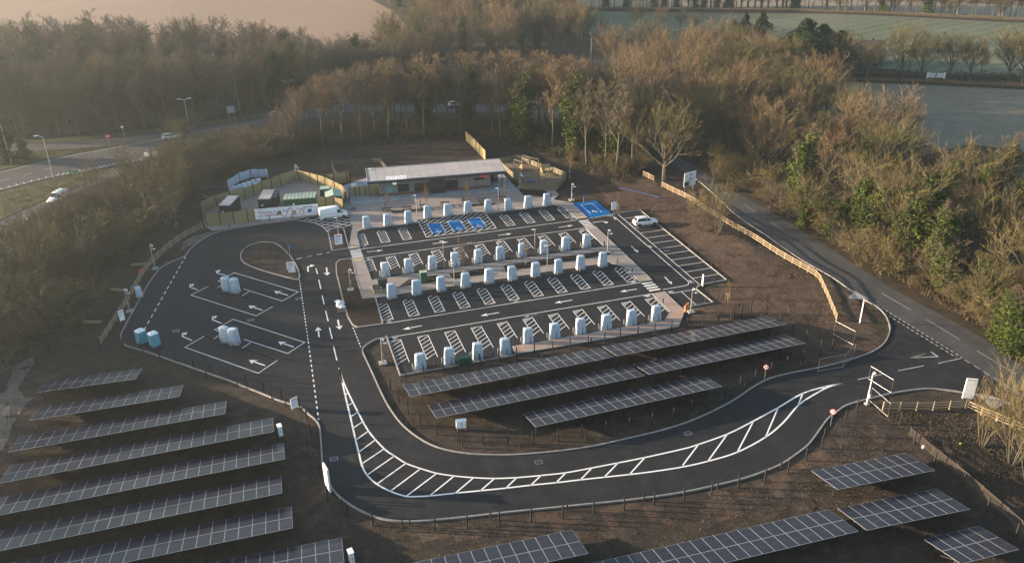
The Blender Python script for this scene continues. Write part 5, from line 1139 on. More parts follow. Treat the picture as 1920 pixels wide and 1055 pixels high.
for (u0, u1, z0, z1) in cuts:      # front wall in piers with sill and lintel pieces round each opening
    m_.box(((x+u0)/2, .15, (0.62+HW)/2), (u0-x, .3, HW-0.62)); m_.box(((u0+u1)/2, .15, (z1+HW)/2), (u1-u0, .3, HW-z1))
    if z0 > .66: m_.box(((u0+u1)/2, .15, (z0+.62)/2), (u1-u0, .3, z0-.62))
    x = u1
m_.box(((x+L_)/2, .15, (0.62+HW)/2), (L_-x, .3, HW-.62)); m_.box((.15, D_/2+.15, (.62+HW)/2), (.3, D_-.3, HW-.62)); m_.box((L_-.15, D_/2+.15, (.62+HW)/2), (.3, D_-.3, HW-.62)); m_.box((L_/2, D_, (.62+HW)/2), (L_, .3, HW-.62))
m_.box((L_+1.1, 3.4, (0+HW)/2), (2.2, .25, HW))
m_.obj('wall', 'cladding', cafe)
m_ = MB(); m_.box((L_/2, D_/2+.0, .31), (L_+.06, D_+.06, .62)); m_.box((L_+1.75, 3.2, .4), (.8, .3, .9)); m_.obj('brick_plinth', 'brick_red', cafe)
for k_, (u0, u1, z0, z1) in WZ.items():
    m_ = MB(); w_ = u1-u0
    for a, b in (((u0, z0), (u1, z0)), ((u0, z1), (u1, z1))): m_.box(((a[0]+b[0])/2, .06, a[1]), (w_, .14, .08))
    nb = 2 if k_ == 'blind' else (1 if k_ == 'slot' else max(2, int(w_/1.1)))
    for i in range(nb+1): m_.box((u0+w_*i/nb, .06, (z0+z1)/2), (.07, .13, z1-z0))
    wf = m_.obj('window', 'dark_grey_metal', cafe)
    for i in range(nb):
        m_ = MB(); m_.box((u0+w_*(i+.5)/nb, .10, (z0+z1)/2), (w_/nb-.08, .02, z1-z0-.08)); m_.obj('pane', 'pale_blind' if k_ == 'blind' else 'glass', wf)
pu0, _ = wuv(988, 600); pu1, _ = wuv(1133, 600)
m_ = MB()
for xx in np.linspace(pu0, pu1, 4): m_.box((xx, -1.0, 1.65), (.12, .12, 3.2))
m_.box(((pu0+pu1)/2, -.5, 3.32), (pu1-pu0+.2, 1.2, .22)); m_.box(((pu0+pu1)/2, -1.0, 2.3), (pu1-pu0, .1, .1)); m_.box(((pu0+pu1)/2, -1.0, .2), (pu1-pu0, .1, .2))
for xx in (pu0, pu1): m_.box((xx, -.5, 2.3), (.1, 1, .1))
pf = m_.obj('porch', 'dark_grey_metal', cafe)
for i in range(3):
    xa = pu0+(pu1-pu0)*(i+.5)/3
    m_ = MB(); m_.box((xa, -.98, 1.72), ((pu1-pu0)/3-.14, .03, 3.05)); m_.obj('door' if i == 1 else 'pane', 'glass', pf)
for xx in (pu0, pu1): m_ = MB(); m_.box((xx, -.48, 1.72), (.03, .86, 3.05)); m_.obj('pane', 'glass', pf)
m_ = MB(); m_.box((L_+.75, 3.25, 1.35), (1.1, .12, 2.4)); m_.obj('side_door', 'glass', cafe)
rx0, rx1, ry0, ry1 = -2.1, 26.75, -1.55, 6.95
m_ = MB(); m_.box(((rx0+rx1)/2, (ry0+ry1)/2, 3.67), (rx1-rx0, ry1-ry0, .6)); rf = m_.obj('roof', 'dark_grey_metal', cafe)
n_ = 16
for i in range(n_):      # membrane laid in bays with raised seams
    a = rx0+.25+(rx1-rx0-.5)*i/n_; b = rx0+.25+(rx1-rx0-.5)*(i+1)/n_
    m_ = MB(); m_.box(((a+b)/2, (ry0+ry1)/2, 3.985), (b-a-.05, ry1-ry0-.5, .03)); m_.obj('roof_sheet', 'roof_membrane', rf)
m_ = MB()
for a, b in (((rx0, ry0+.06), (rx1, ry0+.06)), ((rx0, ry1-.06), (rx1, ry1-.06)), ((rx0+.06, ry0), (rx0+.06, ry1)), ((rx1-.06, ry0), (rx1-.06, ry1))): m_.beam((a[0], a[1], 4.03), (b[0], b[1], 4.03), .12, .12)
m_.obj('roof_trim', 'alu_frame', rf)
m_ = MB(); m_.box((rx0+.9, 5.9, 4.15), (.5, .5, .3)); m_.obj('roof_vent', 'white_metal', rf)
for xx, yy in ((rx0+.35, ry0+2.9-1.1), (rx1-.7, ry0+1.6)): m_ = MB(); m_.box((xx, yy, 1.75), (.16, .16, 3.4)); m_.obj('column', 'dark_grey_metal', cafe)
ul, zl = wall_uv(722, 333); ur, _ = wall_uv(761.5, 330)
g0 = G(722, 333, 4.0)-O_; g1 = G(761.5, 330, 4.0)-O_; ul, ur = g0.dot(bx_), g1.dot(bx_); nl = 'STARBUCKS'; stp = (ur-ul)/len(nl)
for i, ch in enumerate(nl):
    me_ = text_mesh(ch, 1.05, 0.05, 'lit_white', 'letter', 0.025); o = link('letter', me_, rf, (ul+stp*(i+.5), ry0-.02, 4.36)); o.rotation_euler = (R(90), 0, 0); o.scale = (.60, 1, 1)
ru0, rz0 = wuv(1520, 420); ru1, _ = wuv(1620, 420)
for i, ch in enumerate('8Y6h'):
    me_ = text_mesh(ch, 1.1, 0.04, 'lit_red', 'red_letter', 0.05); o = link('red_letter', me_, cafe, (ru0+(ru1-ru0)*(i+.5)/4, -.06, 2.92)); o.rotation_euler = (R(90), 0, 0); o.scale = (.62, 1, 1)
lu, lz = wuv(583, 482); lz = 2.85
m_ = MB(); m_.tube([(0, -.02, 0), (0, -.10, 0)], .52, 28); lg = m_.obj('round_logo', 'lit_green', cafe, loc=(lu, 0, lz))
m_ = MB(); R_ = lambda pts, w_: m_.ribbon([Vector((a, b, 0)) for a, b in pts], w_, 0)
for s_ in (-1, 1):
    R_([(s_*.12, -.38), (s_*.30, -.22), (s_*.36, .02), (s_*.27, .22)], .10); R_([(s_*.05, .08), (s_*.17, -.05), (s_*.15, -.36)], .08)
R_([(0, -.42), (0, .10)], .07); m_.sheet([(-.14, .16), (0, .42), (.14, .16), (.1, -.02), (-.1, -.02)], 0.001)
o = m_.obj('logo_figure', 'pale_green_roof', lg, loc=(0, -.106, 0)); o.rotation_euler = (R(90), 0, 0); o.data.materials[0] = MAT['lit_white']
for cx, cy in ((450, 552), (772, 525), (1300, 478), (1405, 415), (1605, 452), (422, 498)):
    u, z = wuv(cx, cy); m_ = MB(); m_.box((u, -.06, min(z, 3.1)), (.16, .14, .22)); m_.obj('wall_light', 'sign_black', cafe)

# ================================================================ COMPOUND
def cabinet(label, roofpx, z, mat, roofmat, name, cat, ribs=6, pitched=False, grp=None, door=True):
    """box built from three roof corners seen in the survey: left-front, right-front, left-back"""
    a, b, c_ = [G(p[0], p[1], z) for p in roofpx]; d = b-a; w_ = d.length; ang = math.atan2(d.y, d.x); dep = max(1.0, (c_-a).dot(Vector((-math.sin(ang), math.cos(ang), 0))))
    t = thing(name, label, cat, (a.x, a.y, .11), ang, grp); zz = z-.11
    m_ = MB(); m_.box((w_/2, dep/2, zz/2), (w_, dep, zz)); nr = int(w_/.35)
    for i in range(nr): m_.box(((i+.5)*w_/nr, -.02, zz/2), (.12, .05, zz-.2))
    nr = int(dep/.35)
    for i in range(nr): m_.box((-.02, (i+.5)*dep/nr, zz/2), (.05, .12, zz-.2)); m_.box((w_+.02, (i+.5)*dep/nr, zz/2), (.05, .12, zz-.2))
    m_.obj('body', mat, t)
    if pitched:
        m_ = MB(); m_.add([(-.1, -.1, zz), (w_+.1, -.1, zz), (w_+.1, dep+.1, zz), (-.1, dep+.1, zz), (w_/2, -.1, zz+.45), (w_/2, dep+.1, zz+.45)], [(0, 4, 5, 3), (4, 1, 2, 5), (0, 1, 4), (3, 5, 2), (0, 3, 2, 1)]); m_.obj('roof', roofmat, t)
    else:
        al = w_ > dep; n = ribs; m_ = MB(); m_.box((w_/2, dep/2, zz+.03), (w_+.12, dep+.12, .06)); r_ = m_.obj('roof', mat if roofmat == 'roof_membrane' else 'pale_timber' if mat == 'cabinet_green' else mat, t)
        for i in range(n):
            m_ = MB()
            if al: m_.box(((i+.5)*w_/n, dep/2, zz+.085), (w_/n-.12, dep-.1, .05))
            else: m_.box((w_/2, (i+.5)*dep/n, zz+.085), (w_-.1, dep/n-.12, .05))
            m_.obj('roof_panel', roofmat, r_)
    if door:
        m_ = MB(); m_.box((w_*.3, -.07, zz*.55), (.35, .03, .3)); m_.box((w_*.3, -.07, zz*.25), (.25, .03, .2)); m_.obj('warning_label', 'white_plastic', t)
    return t
cabinet('black battery container nearest the left fence, seen at an angle', [(409.3, 386), (431, 386), (440.6, 367.4)], 2.7, 'container_black', 'roof_membrane', 'battery_container', 'container', 5)
cabinet('black battery container standing behind the left part of the banner', [(483.2, 374.6), (506.9, 373.6), (484.2, 357)], 2.7, 'container_black', 'roof_membrane', 'battery_container', 'container', 6)
cabinet('narrow black cabinet against the right side of the second container', [(508.5, 371.5), (517, 371), (508.5, 356.5)], 2.5, 'container_black', 'container_black', 'switch_cabinet', 'cabinet', 3, door=False)
cabinet('long green cabinet with pale ribbed roof behind the banner', [(531.2, 375), (592.2, 370.8), (530, 364.2)], 2.4, 'cabinet_green', 'pale_green_roof', 'green_cabinet', 'cabinet', 9)
cabinet('small green cabinet with flat pale roof in the compound corner', [(599.8, 356), (618.8, 354.7), (598, 350)], 2.6, 'cabinet_green', 'pale_green_roof', 'green_cabinet', 'cabinet', 1, door=False)
cabinet('green cabinet with pitched pale roof behind the van', [(610.2, 369.9), (640.6, 367), (607.4, 358.5)], 2.2, 'cabinet_green', 'pale_green_roof', 'green_cabinet', 'cabinet', 1, True, door=False)
# sheeted materials outside the compound
A0 = G(430, 366); t = thing('material_store', 'pale blue sheeted barrier around stacked materials behind the compound', 'material store', tuple(A0))
pp = GL([(441, 371), (428, 355), (450, 340), (471, 333), (502, 332), (503, 338)])
for i in range(5):
    a, b = pp[i]-A0, pp[i+1]-A0; m_ = MB(); n = 8; V_ = []
    for j in range(n+1):
        q = a.lerp(b, j/n); nn = Vector((-(b-a).y, (b-a).x, 0)).normalized()*.06*math.sin(j*2.1)
        V_ += [tuple(q+nn+Vector((0, 0, .05))), tuple(q-nn+Vector((0, 0, 1.9+.05*math.sin(j))))]
    m_.add(V_, [(2*j, 2*j+2, 2*j+3, 2*j+1) for j in range(n)]); m_.obj('barrier_sheet', 'tarp_blue', t)
    m_ = MB(); m_.box((a.x, a.y, 1), (.1, .1, 2)); m_.obj('post', 'black_metal', t)
for j, (px, py) in enumerate(((441, 358), (450, 355), (459, 352), (468, 349), (477, 346), (484, 344), (462, 358), (472, 355), (482, 351))):
    g = G(px, py); m_ = MB(); m_.box((0, 0, .45), (1.25, 1.9, .9), rz=-.1, top=(.92, .92)); o = m_.obj('pallet_stack', 'tarp_blue'); o.location = (g.x, g.y, .0); tg = 'blue sheeted pallet stack inside the barrier behind the compound'; o['label'] = tg; o['category'] = 'pallet stack'; o['group'] = 'pallet stacks behind the compound'
# banner
b0, b1 = G(480.3, 416), G(598.6, 405.3); bd = b1-b0; bl = bd.length; ban = thing('banner_board', 'long white welcome banner with red ribbon graphic in front of the compound', 'banner', (b0.x, b0.y, .1), math.atan2(bd.y, bd.x)); bh = 2.15; bz = .35
m_ = MB(); m_.box((bl/2, 0, bz+bh/2), (bl, .06, bh)); m_.obj('board', 'white_plastic', ban)
for i in range(6): m_ = MB(); m_.box((.4+(bl-.8)*i/5, .09, .9), (.1, .1, 1.9)); m_.obj('support_post', 'dark_timber', ban)
BW = lambda u: u*bl
def btext(s_, u, v, size, mat): o = link('lettering', text_mesh(s_, size, .004, mat, 'lettering', .012, 'LEFT'), ban, (BW(u), -.038, bz+bh*v)); o.rotation_euler = (R(90), 0, 0)
btext('Welcome to', .045, .62, .68, 'print_magenta'); btext('our Superhub', .045, .34, .68, 'print_magenta'); btext('RELAX', .44, .62, .34, 'print_blue'); btext('REFRESH', .56, .17, .34, 'print_blue'); btext('RECHARGE', .76, .80, .34, 'print_blue')
m_ = MB(); m_.ribbon([Vector((BW(a), bh*b_, 0)) for a, b_ in ((.045, .88), (.13, .88))], .08, 0); m_.ribbon([Vector((BW(a), bh*b_, 0)) for a, b_ in ((.045, .12), (.12, .12))], .06, 0); o = m_.obj('small_print', 'print_grey', ban, loc=(0, -.036, bz)); o.rotation_euler = (R(90), 0, 0)
rib = [(.33, .30), (.37, .32), (.41, .22), (.455, .08), (.48, .16), (.52, .62), (.555, .90), (.572, .86), (.58, .62), (.60, .45)]
rib2 = [(.66, .72), (.70, .72), (.74, .60), (.765, .40), (.76, .18), (.735, .08), (.705, .16), (.70, .38), (.73, .58), (.77, .66), (.81, .66)]
rib3 = [(.90, .72), (.955, .70)]
for rr_ in (rib, rib2, rib3): m_ = MB(); m_.ribbon(smooth([Vector((BW(a), bh*b_, 0)) for a, b_ in rr_], 4), .12, 0); o = m_.obj('ribbon_graphic', 'print_magenta', ban, loc=(0, -.040, bz)); o.rotation_euler = (R(90), 0, 0)
m_ = MB(); m_.sheet([(BW(.958)+.13*math.cos(t), bh*.70+.13*math.sin(t)) for t in np.linspace(0, 6.2, 12)], 0); o = m_.obj('ribbon_graphic', 'print_magenta', ban, loc=(0, -.042, bz)); o.rotation_euler = (R(90), 0, 0)
for u, v, w_, h_, mt in ((.385, .48, .8, .85, 'print_brown'), (.615, .42, .75, .8, 'orange_board'), (.865, .45, .8, .8, 'print_blue')):
    m_ = MB(); m_.sheet([(BW(u)+w_*.5*c_*(1+.12*math.sin(5*c_)), bh*v+h_*.5*s_) for c_, s_ in ((-1, -1), (.6, -.9), (1, -.3), (.8, 1), (-.5, .8), (-1, .5))], 0); o = m_.obj('printed_picture', mt, ban, loc=(0, -.034, bz)); o.rotation_euler = (R(90), 0, 0)

# ================================================================ VEHICLES
def rr_ring(x0, x1, hw, z, n=32, e=.28, tilt=0.0):
    out = []
    for k in range(n):
        t = 2*math.pi*k/n; c, s_ = math.cos(t), math.sin(t); x = (abs(c)**e)*(1 if c > 0 else -1); y = (abs(s_)**e)*(1 if s_ > 0 else -1)
        xx = (x0+x1)/2+x*(x1-x0)/2; out.append((xx, y*hw, z+tilt*xx))
    return out
def wheels(t, xs, hw, r_=.36):
    for x in xs:
        for s_ in (-1, 1):
            m_ = MB(); m_.tube([(x, s_*(hw-.20), r_), (x, s_*(hw+.02), r_)], r_, 18); wo_ = m_.obj('wheel', 'tyre', t)
            m_ = MB(); m_.tube([(x, s_*(hw+.022), r_), (x, s_*(hw+.035), r_)], r_*.62, 12); m_.obj('rim', 'rim', wo_)
def quad(t, name, mat, P, th=.012):
    a, b, c_ = Vector(P[0]), Vector(P[1]), Vector(P[2]); n = (b-a).cross(c_-a).normalized()*th; m_ = MB(); k_ = len(P); V_ = [Vector(p)+n for p in P]+[Vector(p)-n for p in P]
    m_.add(V_, [tuple(range(k_)), tuple(range(2*k_-1, k_-1, -1))]+[(i, k_+i, k_+(i+1) % k_, (i+1) % k_) for i in range(k_)]); return m_.obj(name, mat, t)
def car(label, loc, rz, paint='car_white', L=4.6, H=1.66, suv=True, grp=None, cat='car'):
    t = thing('parked_car' if suv else 'passing_car', label, cat, loc, rz, grp); h = L/2; hw = .93; bz_ = H*.60
    m_ = MB(); m_.loft([rr_ring(-h+.15, h-.2, hw-.10, .24), rr_ring(-h+.02, h-.05, hw-.01, .42), rr_ring(-h, h, hw, .62), rr_ring(-h+.03, h-.06, hw, .82, tilt=-.008), rr_ring(-h+.10, h-.22, hw-.04, bz_-.04, tilt=-.03), rr_ring(-h+.22, h-.5, hw-.16, bz_+.04, tilt=-.035)]); m_.obj('body', paint, t, True)
    gx0, gx1 = -h+.20, h-1.32; tx0, tx1 = -h+.62, h-2.15
    m_ = MB(); m_.loft([rr_ring(gx0, gx1, hw-.13, bz_-.02, e=.22), rr_ring((gx0*.45+tx0*.55), (gx1*.45+tx1*.55), hw-.22, bz_+(H-bz_)*.6, e=.22), rr_ring(tx0, tx1, hw-.29, H-.06, e=.25)]); m_.obj('windows', 'glass', t, True)
    m_ = MB(); m_.loft([rr_ring(tx0-.12, tx1+.08, hw-.28, H-.10, e=.3), rr_ring(tx0-.08, tx1, hw-.30, H-.03, e=.3), rr_ring(tx0+.2, tx1-.25, hw-.42, H, e=.4)]); m_.obj('roof', paint, t, True)
    m_ = MB()
    for s_ in (-1, 1):
        for xb, xt in ((gx1-.06, tx1+.04), (-.05, -.02), (gx0+.04, tx0-.05)): m_.beam((xb, s_*(hw-.125), bz_), (xt, s_*(hw-.275), H-.06), .07, .05)
    m_.obj('pillars', paint, t)
    for s_ in (-1, 1):
        m_ = MB(); m_.box((gx1-.45, s_*(hw+.08), bz_+.06), (.14, .2, .13)); m_.obj('mirror', paint, t); m_ = MB(); m_.box((h-.20, s_*(hw-.24), .72), (.28, .34, .14)); m_.obj('headlight', 'head_glass', t); m_ = MB(); m_.box((-h+.10, s_*(hw-.10), .86), (.18, .16, .42)); m_.obj('tail_light', 'tail_red', t)
    m_ = MB(); m_.box((h-.03, 0, .55), (.06, 1.1, .26)); m_.obj('grille', 'sign_black', t); m_ = MB(); m_.box((-h+.02, 0, .62), (.05, .5, .12)); m_.obj('number_plate', 'yellow_letter', t)
    wheels(t, (-h+.85, h-.92), hw, .35); return t
def van(label, loc, rz, paint='car_white', L=5.5, H=2.35, small=False, grp=None):
    t = thing('parked_van' if not small else 'passing_van', label, 'van', loc, rz, grp); h = L/2; hw = .98
    sec = []
    prof = ([(-h, .35, .9, H*.55), (-h+.05, .30, 1.0, H*.93), (-h+.3, .28, 1.0, H), (h-2.1, .28, 1.0, H), (h-1.75, .28, 1.0, H*.985), (h-1.05, .28, .98, H*.66), (h-.9, .30, .97, H*.56), (h-.25, .32, .92, H*.47), (h-.05, .36, .86, H*.38), (h, .42, .80, H*.28)])
    for x, z0, wq, z1 in prof:
        w_ = hw*wq; zb = min(z0+.45, z1-.1); tw = w_*(.80 if z1 > H*.6 else .9); n = [(w_*.9, z0), (w_, z0+.12), (w_, zb), (w_*.985, z0+(z1-z0)*.55), (tw+(w_-tw)*.45, z0+(z1-z0)*.86), (tw*.86, z1-.03), (tw*.4, z1)]
        ring = [(x, a, b) for a, b in n]+[(x, -a, b) for a, b in n[::-1]]; sec.append(ring)
    m_ = MB(); m_.loft(sec); m_.obj('body', paint, t, True)
    quad(t, 'windscreen', 'glass', [(h-1.03, -.76, H*.66+.02), (h-1.03, .76, H*.66+.02), (h-1.72, .66, H*.965), (h-1.72, -.66, H*.965)], .02)
    for s_ in (-1, 1):
        quad(t, 'side_window', 'glass', [(h-1.2, s_*.985, H*.56), (h-2.05, s_*.985, H*.56), (h-2.05, s_*.90, H*.84), (h-1.62, s_*.90, H*.84)], .02)
        m_ = MB(); m_.box((h-1.15, s_*1.1, H*.6), (.14, .22, .28)); m_.obj('mirror', 'sign_black', t); m_ = MB(); m_.box((h-.22, s_*.72, H*.38), (.26, .26, .22)); m_.obj('headlight', 'head_glass', t); m_ = MB(); m_.box((-h+.0, s_*.88, 1.0), (.05, .12, .5)); m_.obj('tail_light', 'tail_red', t)
        m_ = MB(); m_.box((-.2, s_*.985, .55), (2.6, .03, .10)); m_.obj('side_trim', 'sign_black', t)
    m_ = MB(); m_.box((h-.02, 0, .52), (.06, 1.4, .22)); m_.obj('bumper', 'sign_black', t); wheels(t, (-h+1.0, h-.95), hw-.02, .36); return t
g = G(1214, 425.0); car('white parked suv alone in the right hand bays', (g.x, g.y+1.0, .02), R(-3), 'car_white', 4.7, 1.68)
a, b = G(611, 414), G(642.5, 409.5); d = b-a; van('white panel van parked on the keep clear hatching', ((a.x+b.x)/2, (a.y+b.y)/2+.95, .02), math.atan2(d.y, d.x)); 
g = G(322, 260); car('white car passing on the main road behind an orange brown bush', (g.x, g.y, .03), R(14), 'car_white', 4.6, 1.45, False)
g0, g1 = G(95, 385), G(125, 368); d = g0-g1; van('white van coming down the lane behind the left scrub', ((g0.x+g1.x)/2, (g0.y+g1.y)/2, .03), math.atan2(d.y, d.x), 'car_white', 5.0, 2.0, True)
g = G(855, 200); car('dark glazed silver car glimpsed through the tree belt on the roundabout', (g.x, g.y, .04), R(8), 'car_silver', 4.6, 1.6, False)
g = G(992, 196); car('white car glimpsed through the tree belt right of the silver one', (g.x, g.y, .04), R(-8), 'car_white', 4.4, 1.5, False)
g = G(520, 219); car('pale car at the end of the main road half hidden by scrub', (g.x, g.y, .04), R(12), 'car_silver', 4.4, 1.5, False)

# ================================================================ PORTABLE TOILETS, CABINETS, SIGNS
def toilet(px, rpx, label):
    g = G(*px); q = G(*rpx); ang = math.atan2((q-g).y, (q-g).x); t = thing('portable_toilet', label, 'portable toilet', (g.x, g.y, .02), ang, 'portable toilets'); w_, h = 1.15, 2.05
    m_ = MB(); m_.box((w_/2, w_/2, .08), (w_+.04, w_+.04, .16)); m_.obj('base', 'sign_black', t)
    m_ = MB(); m_.box((w_/2, w_/2, .16+(h-.16)/2), (w_, w_, h-.16)); m_.obj('cabin', 'teal_plastic', t)
    for i in range(4):
        for s_ in range(2):
            m_ = MB(); zc = .42+i*.44
            if s_ == 0: m_.box((w_/2, -.025, zc), (w_*.84, .05, .32), top=(.96, 1))
            else: m_.box((-.025, w_/2, zc), (.05, w_*.84, .32), top=(1, .96))
            m_.obj('side_panel' if s_ else 'door_panel', 'teal_plastic', t)
    m_ = MB(); rings = []
    for z, e in ((h, .05), (h+.08, .05), (h+.18, -.12), (h+.22, -.32)): rings.append([(x+w_/2, y+w_/2, z_) for x, y, z_ in rr_ring(-w_/2-e, w_/2+e, w_/2+e, z, 20, .35)])
    m_.loft(rings); m_.obj('roof', 'white_plastic', t, True); m_ = MB(); m_.cyl((w_*.3, w_*.3, h+.18), .06, .14, 8); m_.obj('vent_pipe', 'blue_plastic', t)
toilet((265.3, 648.5), (277.4, 642.8), 'left of the two teal portable toilets with white roofs'); toilet((288.4, 653.8), (301.8, 648), 'right of the two teal portable toilets with white roofs')
def sign_board(name, label, px, w_, h, zb, rz, lines, posts=2, mat='white_plastic', cat='sign', post='galvanised', title='print_blue', th=.05, z=0.05):
    g = G(*px); t = thing(name, label, cat, (g.x, g.y, z), rz); m_ = MB(); m_.box((0, 0, zb+h/2), (w_, th, h)); m_.obj('board', mat, t)
    for i in range(posts): x = 0 if posts == 1 else (-w_*.35+w_*.7*i); m_ = MB(); m_.tube([(x, th/2+.06, -.2), (x, th/2+.06, zb+h*.9)], .045, 6); m_.obj('post', post, t)
    for j, (v, u0, u1, hh, mt) in enumerate(lines): m_ = MB(); m_.box((w_*((u0+u1)/2-.5), -th/2-.004, zb+h*v), (w_*(u1-u0), .006, h*hh)); m_.obj('printed_line', mt, t)
    return t
info = [(.85, .15, .85, .09, 'print_magenta'), (.70, .12, .8, .035, 'print_grey'), (.58, .12, .7, .035, 'print_grey'), (.46, .12, .75, .035, 'print_grey'), (.34, .12, .4, .035, 'print_blue'), (.24, .12, .5, .03, 'print_blue')]
sign_board('information_sign', 'white information sign on the tip of the teardrop island', (547, 513.5), 1.35, 1.9, .25, R(-12), info)
sign_board('information_sign', 'white information sign on the small island below the van', (636, 461), 1.4, 1.95, .25, R(-5), info)
sign_board('information_sign', 'white information sign at the fence corner by the left solar field', (554, 769), 1.0, 1.5, .35, R(28), info)
sign_board('information_sign', 'narrow white information sign before the rail fence below the red post', (231, 604), .8, 1.7, .3, R(35), info[:4])
sign_board('blank_sign', 'blank white sign beyond the big blue bay', (1151, 395), 1.05, 1.6, .2, R(4), [], 1, 'white_metal')
sign_board('tall_board', 'tall white board standing edge on at the outer kerb bend', (616, 918), .22, 3.1, .1, R(12), [], 1, 'white_metal', 'board', th=1.5)
sign_board('entrance_totem', 'tall white totem sign at the road junction', (1813, 749), 1.25, 2.9, .15, R(-28), [(.97, .02, .98, .03, 'galvanised'), (.03, .02, .98, .03, 'galvanised')], 2, 'white_metal', 'sign', th=.25)
sign_board('notice_board', 'orange notice board with dark roof beside the front walkway', (1286, 590), 1.3, 1.0, .75, R(38), [(.95, 0, 1, .12, 'sign_black')], 2, 'orange_board', 'notice board', 'dark_timber', th=.25)
def plate_sign(name, label, px, top, shape, rim, face, mark=None, txt=None, rz=0.0, r_=.3, post='galvanised'):
    g = G(*px); h = HT(px, top); t = thing(name, label, 'road sign', (g.x, g.y, 0), rz); m_ = MB(); m_.tube([(0, 0, -.2), (0, 0, h)], .04, 6); m_.obj('post', post, t)
    def disc(rad, y, mt, nm, n=24, a0=0.0): m_ = MB(); m_.tube([(0, y, 0), (0, y-.012, 0)], rad, n); o = m_.obj(nm, mt, t); o.location = (0, 0, h-r_); return o
    if shape == 'tri':
        m_ = MB(); m_.tube([(0, -.05, 0), (0, -.07, 0)], r_*1.2, 3); o = m_.obj('plate', rim, t); o.location = (0, 0, h-r_); m_ = MB(); m_.tube([(0, -.072, 0), (0, -.08, 0)], r_*.75, 3); o = m_.obj('face', face, t); o.location = (0, 0, h-r_)
    else:
        disc(r_, -.045, rim, 'plate')
        if face: disc(r_*.78, -.060, face, 'face')
    if mark: m_ = MB(); m_.box((0, -.066, h-r_), (r_*1.25, .01, r_*.3)); m_.obj('bar', mark, t)
    if txt: o = link('lettering', text_mesh(txt, r_*1.25, .003, 'sign_black', 'lettering', .012), t, (0, -.078, h-r_)); o.rotation_euler = (R(90), 0, 0)
    return t
plate_sign('speed_sign', 'round 10 speed sign by the inner kerb of the loop road', (1433, 712), 683, 'disc', 'sign_red', 'white_plastic', None, '10', R(-34), .36)
plate_sign('speed_sign', 'round 10 speed sign by the outer kerb below the entrance', (1557, 798), 766, 'disc', 'sign_red', 'white_plastic', None, '10', R(-42), .38)
plate_sign('no_entry_sign', 'red no entry sign on the tip of the traffic island', (206, 274), 251, 'disc', 'sign_red', None, 'white_plastic', None, R(5), .6)
plate_sign('warning_sign', 'small warning sign at the far verge before the dense wood', (233, 257), 235, 'tri', 'white_plastic', 'white_metal', None, None, 0, .45)
for px, tp, lb in (((544, 478), 459, 'small blue round sign on the teardrop island'), ((626, 468), 446, 'small blue round sign on the small island below the van'), ((1094, 380), 366, 'small blue round sign behind the big blue bay')): plate_sign('direction_sign', lb, px, tp, 'disc', 'sign_blue', None, None, None, 0, .24)
g = G(1292, 356); t = thing('direction_board', 'large road direction sign with roundabout diagram by the side road', 'road sign', (g.x, g.y, 0), R(14)); w_, h = 3.2, 3.0; zb = .9
m_ = MB(); m_.box((0, 0, zb+h/2), (w_, .06, h)); m_.obj('board', 'white_plastic', t)
for s_ in (-1, 1): m_ = MB(); m_.tube([(s_*1.1, .1, -.2), (s_*1.1, .1, zb+h)], .07, 8); m_.obj('post', 'galvanised', t)
m_ = MB(); m_.box((-w_*.27, -.037, zb+h*.19), (w_*.42, .01, h*.32)); m_.obj('green_patch', 'sign_green', t)
def diag(pts, w2): m_ = MB(); m_.ribbon([Vector((a, b, 0)) for a, b in pts], w2, 0); o = m_.obj('route_line', 'print_blue', t, loc=(0, -.045, 0)); o.rotation_euler = (R(90), 0, 0)
cxx, czz = .15, zb+h*.47; diag([(cxx+.28*math.cos(a), czz+.28*math.sin(a)) for a in np.linspace(R(-90), R(262), 18)], .12); diag([(cxx-.3, czz), (-w_*.3, czz-.08)], .12); diag([(cxx, czz+.3), (cxx, czz+.85)], .12); diag([(cxx, czz-.3), (cxx, zb+.1)], .12); diag([(-.3, zb+h*.85), (.6, zb+h*.85)], .10); diag([(-.2, zb+h*.78), (.4, zb+h*.78)], .08)
diag([(-1.3, zb+h*.72), (-.7, zb+h*.72)], .06); diag([(.6, zb+h*.5), (1.3, zb+h*.5)], .06)
m_ = MB()
g = G(436, 226); t = thing('road_sign_back', 'grey framed road sign before the dense wood at the end of the main road', 'road sign', (g.x, g.y, 0), R(10))
m_ = MB(); m_.box((0, 0, 3.0), (2.0, .06, 1.9)); m_.obj('board', 'galvanised', t)
for s_ in (-1, 1): m_ = MB(); m_.tube([(s_*.6, .1, 0), (s_*.6, .1, 3.9)], .06, 6); m_.obj('post', 'galvanised', t)
m_ = MB(); m_.box((0, -.04, 3.0), (1.7, .02, 1.6)); m_.obj('face', 'alu_frame', t)
g = G(141, 334); t = thing('low_road_sign', 'low two post green road sign beside the main road', 'road sign', (g.x, g.y, 0), R(-25))
for s_ in (-1, 1): m_ = MB(); m_.box((s_*1.0, 0, 1.0), (.14, .14, 2.0)); m_.obj('post', 'dark_grey_metal', t)
for z in (1.0, 1.55): m_ = MB(); m_.box((0, -.05, z), (2.2, .05, .4)); m_.obj('board', 'sign_green', t)
